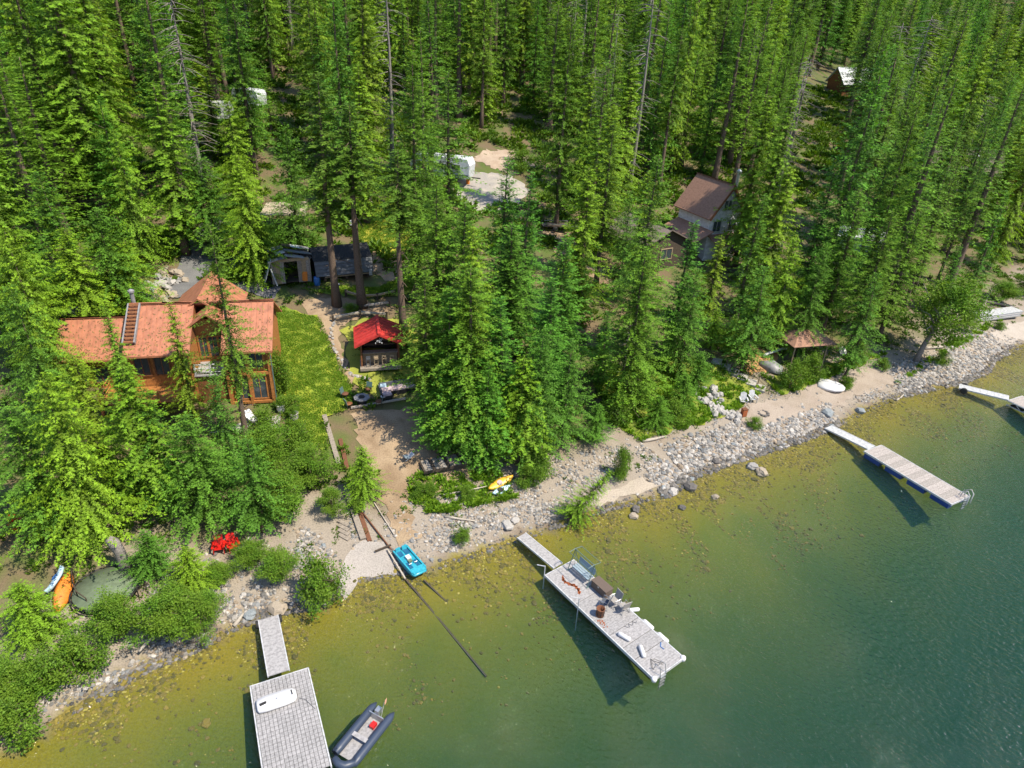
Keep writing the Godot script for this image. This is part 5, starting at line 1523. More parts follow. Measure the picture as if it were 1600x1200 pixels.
	for k in 12:
		st = S(); bx(st, Vector3(-1.55 + k * 0.285, 0.3, 0), Vector3(0.27, 0.05, 1.35)); P("plank", st, ["old_wood", "board_grey", "dark_wood", "old_wood"][(k * 5) % 4], o)
	for s in [-1, 1]:
		st = S(); bx(st, Vector3(0, 0.15, s * 0.66), Vector3(3.5, 0.26, 0.1)); P("side_beam", st, "dark_wood", o)
	st = S(); bx(st, Vector3(-1.74, 0.15, 0), Vector3(0.1, 0.26, 1.4)); P("end_beam", st, "dark_wood", o)
	o = thing("folding_chair", "bent pale metal chair lying beside the old raft", "chair", on(-7.48, -43.02, 0.25), 40)
	st = S(); bx(st, Vector3(0, 0.2, 0), Vector3(0.5, 0.04, 0.45), rz(25)); P("seat", st, "white_paint", o)
	st = S(); bx(st, Vector3(-0.35, 0.2, 0), Vector3(0.06, 0.5, 0.45), rz(70)); P("backrest", st, "blue_cloth", o)
	for s in [-1, 1]:
		st = S(); rod(st, [Vector3(-0.6, 0.02, s * 0.25), Vector3(0, 0.3, s * 0.25), Vector3(0.5, 0.05, s * 0.25)], 0.02); P("leg", st, "steel", o)
	# upper lot
	o = thing("shade_canopy", "tan canvas canopy on posts in the upper lot", "canopy", on(-25.61, -73.56), 8)
	st = S(); slab(st, Vector3(-2.3, 2.5, -1.8), Vector3(2.2, 2.7, -1.8), Vector3(2.4, 2.1, 1.8), Vector3(-2.4, 2.1, 1.8), 0.04); P("canvas", st, "tan_canvas", o)
	for s in [-1, 1]:
		for t in [-1, 1]:
			st = S(); bx(st, Vector3(s * 2.15, 1.1, t * 1.6), Vector3(0.1, 2.4, 0.1)); P("post", st, "raw_wood", o)
	o = thing("garden_bench", "small whitish slatted bench at the edge of the upper lawn", "bench", on(-18.60, -81.87), 30)
	for k in 3:
		st = S(); bx(st, Vector3(0, 0.45, -0.2 + k * 0.18), Vector3(1.4, 0.05, 0.15)); P("seat_slat", st, "driftwood", o)
	st = S(); bx(st, Vector3(0, 0.8, -0.3), Vector3(1.4, 0.35, 0.06)); P("backrest", st, "driftwood", o)
	for s in [-1, 1]:
		st = S(); bx(st, Vector3(s * 0.6, 0.22, 0), Vector3(0.08, 0.45, 0.5)); P("leg", st, "old_wood", o)
	o = thing("wooden_swing", "bleached wooden swing frame above the upper lawn bench", "swing frame", on(-19.80, -83.22), 20)
	for s in [-1, 1]:
		st = S(); rod(st, [Vector3(s * 0.9, 0, 0.6), Vector3(s * 0.8, 2.0, 0), Vector3(s * 0.9, 0, -0.6)], 0.06); P("leg", st, "driftwood", o)
	st = S(); rod(st, [Vector3(-1.0, 2.0, 0), Vector3(1.0, 2.0, 0)], 0.06); P("top_beam", st, "driftwood", o)
	o = thing("white_post", "short post with a white cap at the lawn edge", "post", on(-18.83, -75.07), 0)
	st = S(); bx(st, Vector3(0, 0.6, 0), Vector3(0.14, 1.2, 0.14)); P("shaft", st, "cedar_dark", o)
	st = S(); bx(st, Vector3(0, 1.35, 0), Vector3(0.4, 0.5, 0.3)); P("box", st, "white_vinyl", o)
	# rock slope and bank behind the lodge
	o = thing("rock_slope", "slope of large angular grey rocks behind the lodge", "rock slope", on(-33.57, -58.35), 0)
	rng.seed = 91
	var spots := [[-34.90, -56.78], [-34.31, -58.01], [-33.98, -59.95], [-33.50, -61.20], [-32.63, -58.58], [-35.32, -55.91], [-36.82, -54.49], [-37.72, -53.56], [-32.99, -56.95], [-33.23, -62.46]]
	for k in 95:
		var q: Array = spots[k % spots.size()]
		var x: float = q[0] + rng.randf_range(-1.2, 1.2)
		var z: float = q[1] + rng.randf_range(-1.0, 1.0)
		var r := rng.randf_range(0.25, 0.62)
		var b := put("stone", rock_mesh(k % 5), M[["stone_grey", "stone_blue", "stone_white", "stone_grey", "stone_tan"][k % 5]], o, on(x, z, r * 0.3) - o.position)
		b.scale = Vector3(r, r * 0.8, r); b.rotation = Vector3(rng.randf() * 0.8, rng.randf() * 6, rng.randf() * 0.8)

#---- houses
func roof(o: Node3D, x0: float, x1: float, zr: float, yr: float, ze: float, ye: float, m: String, ribs: float, called := "roof"):
	# one slope from the ridge (zr, yr) to the eave (ze, ye), with standing seams every `ribs` metres
	var st := S()
	slab(st, Vector3(x0, yr, zr), Vector3(x1, yr, zr), Vector3(x1, ye, ze), Vector3(x0, ye, ze), 0.12)
	var r := P(called, st, m, o)
	if ribs > 0.0:
		st = S()
		var n := int((x1 - x0) / ribs)
		for k in n + 1:
			var x := minf(x0 + k * ribs, x1 - 0.03)
			slab(st, Vector3(x, yr + 0.045, zr), Vector3(x + 0.035, yr + 0.045, zr), Vector3(x + 0.035, ye + 0.045, ze), Vector3(x, ye + 0.045, ze), 0.045)
		P("seams", st, m, r)
	st = S(); bx(st, Vector3((x0 + x1) / 2, ye - 0.04, ze + (0.05 if ze > zr else -0.05)), Vector3(x1 - x0, 0.15, 0.08)); P("eave_trim", st, m, r)
	st = S(); bx(st, Vector3((x0 + x1) / 2, yr + 0.05, zr), Vector3(x1 - x0 + 0.04, 0.05, 0.3)); P("ridge_cap", st, m, r)

func window(o: Node3D, c: Vector3, w: float, h: float, frame: String, turn := 0.0):
	var b := ry(turn)
	var st := S()
	for s in [-1, 1]:
		bx(st, c + b * Vector3(s * (w / 2 + 0.04), 0, 0.03), Vector3(0.1, h + 0.18, 0.1), b)
		bx(st, c + b * Vector3(0, s * (h / 2 + 0.04), 0.03), Vector3(w - 0.02, 0.1, 0.1), b)
	bx(st, c + b * Vector3(0, 0, 0.025), Vector3(0.05, h, 0.06), b)
	var f := P("window", st, frame, o)
	st = S(); bx(st, c + b * Vector3(0, 0, 0.012), Vector3(w, h, 0.03), b); P("pane", st, "glass", f)

func railing(o: Node3D, pts: Array, h: float, m: String):
	for i in pts.size():
		var p: Vector3 = pts[i]
		var st := S(); bx(st, p + Vector3(0, h / 2, 0), Vector3(0.11, h, 0.11)); P("rail_post", st, m, o)
		if i + 1 < pts.size():
			var q: Vector3 = pts[i + 1]
			st = S()
			for y in [h * 0.25, h * 0.6, h * 0.97]: rod(st, [p + Vector3(0, y, 0), q + Vector3(0, y, 0)], 0.045, 4)
			P("rails", st, m, o)

func build_lodge():
	var st: SurfaceTool
	var o := thing("lodge", "large timber lodge with an orange metal roof of several wings", "house", Vector3(-26, 4.2, -47.5), 12.6)
	# walls
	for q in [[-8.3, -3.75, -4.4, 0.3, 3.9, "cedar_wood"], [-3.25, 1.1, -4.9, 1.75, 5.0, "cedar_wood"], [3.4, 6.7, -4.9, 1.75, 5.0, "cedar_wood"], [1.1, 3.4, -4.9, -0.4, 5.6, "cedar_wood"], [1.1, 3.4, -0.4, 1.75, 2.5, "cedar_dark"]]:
		st = S(); bx(st, Vector3((q[0] + q[1]) / 2, (q[4] - 2.0) / 2, (q[2] + q[3]) / 2), Vector3(q[1] - q[0], q[4] + 2.0, q[3] - q[2])); P("wall", st, q[5], o)
	for q in [[-2.2, 4.9, 7.25], [5.0, 4.9, 7.25]]:
		st = S()
		var e := []
		for x in [-1.05, 4.3] if q[0] < 0 else [-1.6, 1.65]: e.append(x)
	# gable ends under the roofs
	for q in [[-8.28, 3.9, 5.95, -2.0, 0.3, -4.4], [-3.77, 3.9, 5.95, -2.0, 0.3, -4.4], [-3.23, 5.0, 7.1, -1.5, 1.75, -4.9], [6.68, 5.0, 7.1, -1.5, 1.75, -4.9], [3.42, 5.0, 7.1, -1.5, 1.75, -4.9], [1.08, 5.0, 7.1, -1.5, 1.75, -4.9]]:
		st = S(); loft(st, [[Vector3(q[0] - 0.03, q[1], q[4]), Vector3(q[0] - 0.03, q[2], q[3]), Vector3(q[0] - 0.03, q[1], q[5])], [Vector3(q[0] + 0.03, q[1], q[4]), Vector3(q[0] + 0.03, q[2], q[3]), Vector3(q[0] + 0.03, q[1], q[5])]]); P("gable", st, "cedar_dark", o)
	# roofs
	roof(o, -8.8, -3.6, -2.0, 6.1, 0.95, 3.85, "orange_roof", 0.42)
	roof(o, -8.8, -3.6, -2.004, 6.1, -5.0, 3.85, "orange_roof", 0.42)
	roof(o, -3.5, 1.15, -1.5, 7.3, 2.45, 4.75, "orange_roof", 0.42)
	roof(o, -3.5, 1.15, -1.504, 7.3, -5.4, 4.75, "orange_roof", 0.42)
	roof(o, 3.35, 7.1, -1.5, 7.3, 2.45, 4.75, "orange_roof", 0.42)
	roof(o, 3.35, 7.1, -1.504, 7.3, -5.4, 4.75, "orange_roof", 0.42)
	roof(o, 1.15, 3.35, -1.5, 7.295, -5.4, 4.75, "orange_roof", 0.42)
	# cross gable to the back
	for s in [-1, 1]:
		st = S(); slab(st, Vector3(1.5, 7.75, -7.4), Vector3(1.5 + s * 2.7, 5.7, -7.4), Vector3(1.5 + s * 2.7, 5.7, -1.2), Vector3(1.5, 7.75, -1.2), 0.12); P("roof", st, "orange_roof", o)
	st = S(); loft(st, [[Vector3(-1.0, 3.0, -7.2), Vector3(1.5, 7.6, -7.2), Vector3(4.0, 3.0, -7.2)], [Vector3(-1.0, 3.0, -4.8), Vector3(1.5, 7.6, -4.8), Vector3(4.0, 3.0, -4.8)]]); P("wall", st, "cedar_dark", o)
	# dormer over the balcony
	for s in [-1, 1]:
		st = S(); slab(st, Vector3(2.25, 7.15, -1.5), Vector3(2.25 + s * 1.5, 6.05, -1.5), Vector3(2.25 + s * 1.5, 6.05, 0.5), Vector3(2.25, 7.15, 0.5), 0.1); P("roof", st, "orange_roof", o)
	st = S(); bx(st, Vector3(2.25, 5.75, -0.42), Vector3(2.5, 1.2, 0.1)); P("dormer_wall", st, "cedar_wood", o)
	for k in 3: window(o, Vector3(1.55 + k * 0.75, 4.0, -0.38), 0.6, 1.7, "cedar_wood")
	st = S(); bx(st, Vector3(2.25, 2.6, 0.75), Vector3(2.4, 0.12, 2.4)); P("balcony_floor", st, "grey_deck", o)
	railing(o, [Vector3(1.15, 2.65, 1.85), Vector3(2.25, 2.65, 1.85), Vector3(3.35, 2.65, 1.85)], 0.9, "white_paint")
	# slatted light shaft on the roof
	for s in [-1, 1]:
		st = S(); slab(st, Vector3(-3.15 + s * 0.4, 7.5, -1.3), Vector3(-3.05 + s * 0.4, 7.5, -1.3), Vector3(-3.05 + s * 0.4, 5.6, 1.75), Vector3(-3.15 + s * 0.4, 5.6, 1.75), 0.4); P("skylight_curb", st, "grey_metal_roof", o)
	for k in 11:
		var f := k / 10.0
		st = S(); bx(st, Vector3(-3.1, lerpf(7.38, 5.6, f), lerpf(-1.15, 1.65, f)), Vector3(0.68, 0.06, 0.2), rx(20)); P("louver_slat", st, "cedar_dark", o)
	st = S(); lathe(st, [Vector2(0.16, 6.6), Vector2(0.16, 8.1), Vector2(0.24, 8.15), Vector2(0.24, 8.3), Vector2(0.05, 8.42)], Vector3(-3.3, 0, -1.9), 10); P("flue", st, "grey_metal_roof", o)
	# front windows and timbers of the lake side
	for k in 2:
		window(o, Vector3(4.35 + k * 1.35, 1.25, 1.78), 1.0, 1.9, "cedar_wood")
		window(o, Vector3(4.35 + k * 1.35, 3.7, 1.78), 1.0, 1.3, "cedar_wood")
	for k in 3: window(o, Vector3(-2.5 + k * 1.4, 3.6, 1.78), 1.0, 1.5, "cedar_dark")
	for k in 3: window(o, Vector3(-7.5 + k * 1.5, 2.3, 0.33), 1.0, 1.3, "cedar_dark")
	for x in [3.45, 5.02, 6.65]:
		st = S(); bx(st, Vector3(x, 2.0, 1.9), Vector3(0.2, 5.6, 0.2)); P("timber_post", st, "cedar_wood", o)
	for y in [0.02, 2.6]:
		st = S(); bx(st, Vector3(5.05, y, 1.9), Vector3(3.0, 0.22, 0.16)); P("timber_beam", st, "cedar_wood", o)
	st = S(); rod(st, [Vector3(6.85, 4.7, 2.1), Vector3(6.85, -1.0, 1.95)], 0.05); P("downpipe", st, "green_metal", o)
	# deck with railing
	for k in 16:
		st = S(); bx(st, Vector3(-2.0, 1.85, 1.95 + k * 0.16), Vector3(6.2, 0.05, 0.148)); P("deck_board", st, "cedar_wood", o)
	for x in [-5.0, -2.0, 1.0]:
		st = S(); bx(st, Vector3(x, 0.3, 4.35), Vector3(0.2, 3.2, 0.2)); P("deck_post", st, "cedar_dark", o)
	railing(o, [Vector3(-5.0, 1.87, 2.0), Vector3(-5.0, 1.87, 4.4), Vector3(-3.0, 1.87, 4.4), Vector3(-1.0, 1.87, 4.4), Vector3(1.0, 1.87, 4.4), Vector3(1.0, 1.87, 2.0)], 0.95, "cedar_wood")
	st = S(); bx(st, Vector3(4.0, -0.95, 3.6), Vector3(6.4, 0.7, 3.2)); P("terrace", st, "concrete", o)
	o = thing("sun_lounger", "pale sun lounger on the lodge terrace by the corner windows", "sun lounger", on(-19.87, -44.52, 0.25), -40)
	st = S(); bx(st, Vector3(0, 0.35, 0), Vector3(1.5, 0.08, 0.6)); P("seat", st, "white_vinyl", o)
	st = S(); bx(st, Vector3(-0.8, 0.55, 0), Vector3(0.6, 0.07, 0.6), rz(-40)); P("backrest", st, "white_vinyl", o)
	for s in [-1, 1]:
		for t in [-1, 1]:
			st = S(); bx(st, Vector3(s * 0.6, 0.16, t * 0.25), Vector3(0.05, 0.32, 0.05)); P("leg", st, "steel", o)
	var litter := []
	var shade := []
	foliage_start()
	kite(Vector3.ZERO, Vector3.RIGHT, Vector3.BACK, Vector3.UP, 0.16, 0.05, Color.WHITE, Color.WHITE)
	rng.seed = 303
	for k in 700:
		var left := rng.randf() < 0.4
		var f := pow(rng.randf(), 0.6)
		var p := Vector3(rng.randf_range(-8.7, -3.7), lerpf(6.1, 3.85, f) + 0.06, lerpf(-2.0, 0.95, f)) if left else Vector3(rng.randf_range(-3.4, 1.1) if rng.randf() < 0.5 else rng.randf_range(3.4, 7.0), lerpf(7.3, 4.75, f) + 0.06, lerpf(-1.5, 2.45, f))
		litter.append(Transform3D(rx(36) * ry(rng.randf() * 360), p))
		shade.append(Color(0.12, 0.07, 0.03).lerp(Color(0.16, 0.17, 0.04), rng.randf()))
	scatter("needle_litter", foliage_mesh(), "stone", litter, shade, get_node("lodge"))
	for k in 2:
		o = thing("garden_pot", ["grey blue planter urn beside the lodge terrace", "pair mate planter urn nearer the lawn edge"][k], "planter", on(-18.33, -46.30) if k == 0 else on(-17.05, -45.48), 0)
		st = S(); st.set_smooth_group(0); lathe(st, [Vector2(0.2, 0), Vector2(0.34, 0.4), Vector2(0.3, 0.7), Vector2(0.38, 0.78), Vector2(0.3, 0.76), Vector2(0.02, 0.7)], Vector3.ZERO, 12); P("urn", st, "white_wall" if k == 0 else "stone_white", o)
		put("flowers", crowns["bush1"], M["foliage"], o, Vector3(0, 0.6, 0)).scale = Vector3(0.25, 0.25, 0.25)

func simple_house(called: String, label: String, at: Vector3, turn: float, lx: float, lz: float, eave: float, ridge: float, wall: String, rf: String, ribs := 0.0, category := "house") -> Node3D:
	# gabled, ridge along x; the walls go 2 m below the given point
	var o := thing(called, label, category, at, turn)
	var st := S()
	var rings := []
	for x in [-lx / 2, lx / 2]: rings.append([Vector3(x, -2.0, lz / 2), Vector3(x, eave, lz / 2), Vector3(x, ridge - 0.12, 0), Vector3(x, eave, -lz / 2), Vector3(x, -2.0, -lz / 2)])
	loft(st, rings); P("wall", st, wall, o)
	var k := (ridge - eave) / (lz / 2)
	for s in [1, -1]: roof(o, -lx / 2 - 0.5, lx / 2 + 0.5, 0.002 * s, ridge, s * (lz / 2 + 0.6), eave - k * 0.6 + 0.12, rf, ribs)
	return o

func other_houses():
	var st: SurfaceTool
	# brown roofed house with the white gable
	var o := simple_house("house", "brown shingled house with a bright white gable and metal flue", Vector3(23.9, 6.4, -87.0), -63.0, 6.0, 4.8, 5.7, 8.9, "white_wall", "brown_shingle")
	for s in [1, -1]:
		st = S(); slab(st, Vector3(3.52, 8.95, 0), Vector3(3.52, 4.95, s * 3.0), Vector3(3.62, 4.95, s * 3.0), Vector3(3.62, 8.95, 0), 0.25); P("barge_board", st, "cedar_dark", o)
	st = S(); lathe(st, [Vector2(0.2, 6.0), Vector2(0.2, 10.2), Vector2(0.32, 10.25), Vector2(0.32, 10.5), Vector2(0.06, 10.7)], Vector3(3.0, 0, -0.7), 10); P("flue", st, "steel", o)
	window(o, Vector3(3.01, 3.9, 1.2), 1.2, 1.3, "white_paint", 90); window(o, Vector3(3.01, 3.9, -1.2), 1.2, 1.3, "white_paint", 90); window(o, Vector3(3.01, 6.4, 0), 1.2, 1.2, "white_paint", 90)
	st = S(); slab(st, Vector3(-3.0, 3.6, 2.4), Vector3(4.0, 3.6, 2.4), Vector3(4.0, 2.4, 5.4), Vector3(-3.0, 2.4, 5.4), 0.12); P("porch_roof", st, "brown_shingle", o)
	st = S(); slab(st, Vector3(3.0, 2.9, 2.4), Vector3(3.0, 2.9, -2.4), Vector3(5.4, 2.2, -2.4), Vector3(5.4, 2.2, 2.4), 0.12); P("porch_roof", st, "brown_shingle", o)
	for s in [-1, 1]:
		st = S(); bx(st, Vector3(s * 2.9 + 0.3, 0.2, 5.2), Vector3(0.16, 4.4, 0.16)); P("porch_post", st, "dark_wood", o)
	for k in 2:
		st = S(); bx(st, Vector3(7.4, -0.6 + k * 2.6, -1.5), Vector3(3.0, 0.18, 5.5)); P("balcony", st, "dark_wood", o)
		railing(o, [Vector3(8.85, -0.5 + k * 2.6, 1.2), Vector3(8.85, -0.5 + k * 2.6, -1.5), Vector3(8.85, -0.5 + k * 2.6, -4.2)], 0.95, "white_paint")
	for z in [1.2, -4.2]:
		st = S(); bx(st, Vector3(8.75, -1.5, z), Vector3(0.16, 7.4, 0.16)); P("balcony_post", st, "board_grey", o)
	o = simple_house("house_wing", "low building with an olive brown roof left of the white gable", Vector3(15.6, 6.6, -83.0), -60.0, 8.0, 6.5, 2.6, 4.3, "dark_wood", "grey_shingle")
	window(o, Vector3(4.01, 1.2, 0), 1.6, 1.2, "raw_wood", 90)
	o = simple_house("cabin", "small cabin with a bright white metal roof high in the forest", Vector3(82, 17.0, -191), 12.0, 8.5, 7.0, 3.0, 6.2, "cedar_dark", "white_roof", 0.8)
	window(o, Vector3(0, 1.5, 3.51), 1.6, 1.4, "white_paint"); st = S(); bx(st, Vector3(2.4, 0.9, 3.53), Vector3(0.95, 2.0, 0.06)); P("door", st, "raw_wood", o)
	o = simple_house("house", "long house with a grey brown shingled roof behind thin firs", Vector3(84, 6.2, -139), -18.0, 13.5, 9.0, 3.4, 7.0, "cedar_dark", "grey_shingle")
	for k in 3: window(o, Vector3(-4.2 + k * 4.0, 1.5, 4.51), 1.6, 1.4, "white_paint")
	for k in 2:
		st = S(); bx(st, Vector3(-2.0 + k * 4.5, 6.0, 1.6), Vector3(1.1, 0.12, 0.8), rx(38)); P("skylight", st, "white_vinyl", o)
	o = simple_house("house", "brown roofed house cut by the right photo edge", Vector3(99.5, 5.0, -133), 30.0, 11.0, 8.0, 3.4, 6.6, "cedar_dark", "brown_shingle")
	for k in 2: window(o, Vector3(-2.5 + k * 3.5, 1.5, 4.01), 1.6, 1.4, "white_paint")
	o = simple_house("storage_shed", "white walled shed under the trees above the leaning shore tree", Vector3(47.6, 5.1, -94.5), -25.0, 5.0, 3.4, 2.3, 3.2, "white_wall", "white_roof", 0.6, "shed")
	st = S(); bx(st, Vector3(0.6, 1.0, 1.73), Vector3(1.2, 2.0, 0.06)); P("door", st, "pale_blue_plastic", o)
	# travel trailer, vehicles
	o = thing("travel_trailer", "long white travel trailer parked behind the dark firs", "trailer", on(-10.6, -92.5), -14)
	st = S(); loft(st, [[Vector3(-4.0, 0.6, 1.2), Vector3(-4.15, 2.0, 1.2), Vector3(-3.7, 3.0, 1.2), Vector3(3.7, 3.0, 1.2), Vector3(4.1, 2.2, 1.2), Vector3(3.9, 0.6, 1.2)], [Vector3(-4.0, 0.6, -1.2), Vector3(-4.15, 2.0, -1.2), Vector3(-3.7, 3.0, -1.2), Vector3(3.7, 3.0, -1.2), Vector3(4.1, 2.2, -1.2), Vector3(3.9, 0.6, -1.2)]]); P("body", st, "white_roof", o)
	for k in 3: window(o, Vector3(-2.4 + k * 2.3, 1.9, 1.21), 1.1, 0.6, "steel")
	st = S(); bx(st, Vector3(1.2, 1.5, 1.23), Vector3(0.65, 1.7, 0.04)); P("door", st, "white_paint", o)
	st = S(); bx(st, Vector3(0, 0.95, 1.225), Vector3(7.9, 0.16, 0.02)); P("stripe", st, "navy_rubber", o)
	for x in [-0.6, 0.3]: wheel(o, "wheel", Vector3(x, 0.35, 1.1), 0.36)
	st = S(); bx(st, Vector3(4.6, 0.55, 0), Vector3(1.2, 0.12, 0.14)); P("hitch", st, "rubber", o)
	for k in 2:
		st = S(); bx(st, Vector3(-1.5 + k * 2.6, 3.08, 0), Vector3(0.7, 0.16, 0.7)); P("roof_vent", st, "white_vinyl", o)
	o = thing("gas_bottle", "small orange gas bottle near the travel trailer hitch", "gas bottle", on(-7.26, -92.28), 0)
	st = S(); st.set_smooth_group(0); lathe(st, [Vector2(0.2, 0), Vector2(0.24, 0.1), Vector2(0.24, 0.7), Vector2(0.12, 0.85), Vector2(0.02, 0.86)], Vector3.ZERO, 12); P("tank", st, "orange_plastic", o)
	st = S(); bx(st, Vector3(0, 0.92, 0), Vector3(0.12, 0.12, 0.12)); P("valve", st, "steel", o)
	o = thing("utility_trailer", "low dark flatbed trailer parked by the gravel yard", "trailer", on(4.35, -84.23), 6)
	st = S(); bx(st, Vector3(0, 0.65, 0), Vector3(3.4, 0.12, 1.7)); P("bed", st, "dark_wood", o)
	for s in [-1, 1]:
		st = S(); bx(st, Vector3(0, 0.95, s * 0.85), Vector3(3.4, 0.07, 0.06)); bx(st, Vector3(-1.6, 0.8, s * 0.85), Vector3(0.06, 0.3, 0.06)); bx(st, Vector3(1.6, 0.8, s * 0.85), Vector3(0.06, 0.3, 0.06)); P("side_rail", st, "steel", o)
		wheel(o, "wheel", Vector3(-0.1, 0.33, s * 0.95), 0.33)
	st = S(); bx(st, Vector3(2.3, 0.5, 0), Vector3(1.4, 0.08, 0.1)); P("tongue", st, "steel", o)
	for k in 2:
		o = thing("camper", ["pale camper trailer seen through branches at the top of the driveway", "white camper trailer on the upper road beyond the lot"][k], "trailer", on(-42.65, -98.93) if k == 0 else on(-40.20, -105.83), 10.0 - k * 30.0)
		st = S(); loft(st, [[Vector3(-2.2, 0.5, 1.1), Vector3(-2.3, 1.8, 1.1), Vector3(-1.9, 2.5, 1.1), Vector3(1.9, 2.5, 1.1), Vector3(2.3, 1.8, 1.1), Vector3(2.2, 0.5, 1.1)], [Vector3(-2.2, 0.5, -1.1), Vector3(-2.3, 1.8, -1.1), Vector3(-1.9, 2.5, -1.1), Vector3(1.9, 2.5, -1.1), Vector3(2.3, 1.8, -1.1), Vector3(2.2, 0.5, -1.1)]]); P("body", st, "white_roof" if k else "white_wall", o)
		window(o, Vector3(0.5, 1.6, 1.11), 1.0, 0.6, "steel")
		wheel(o, "wheel", Vector3(0, 0.33, 1.05), 0.34)

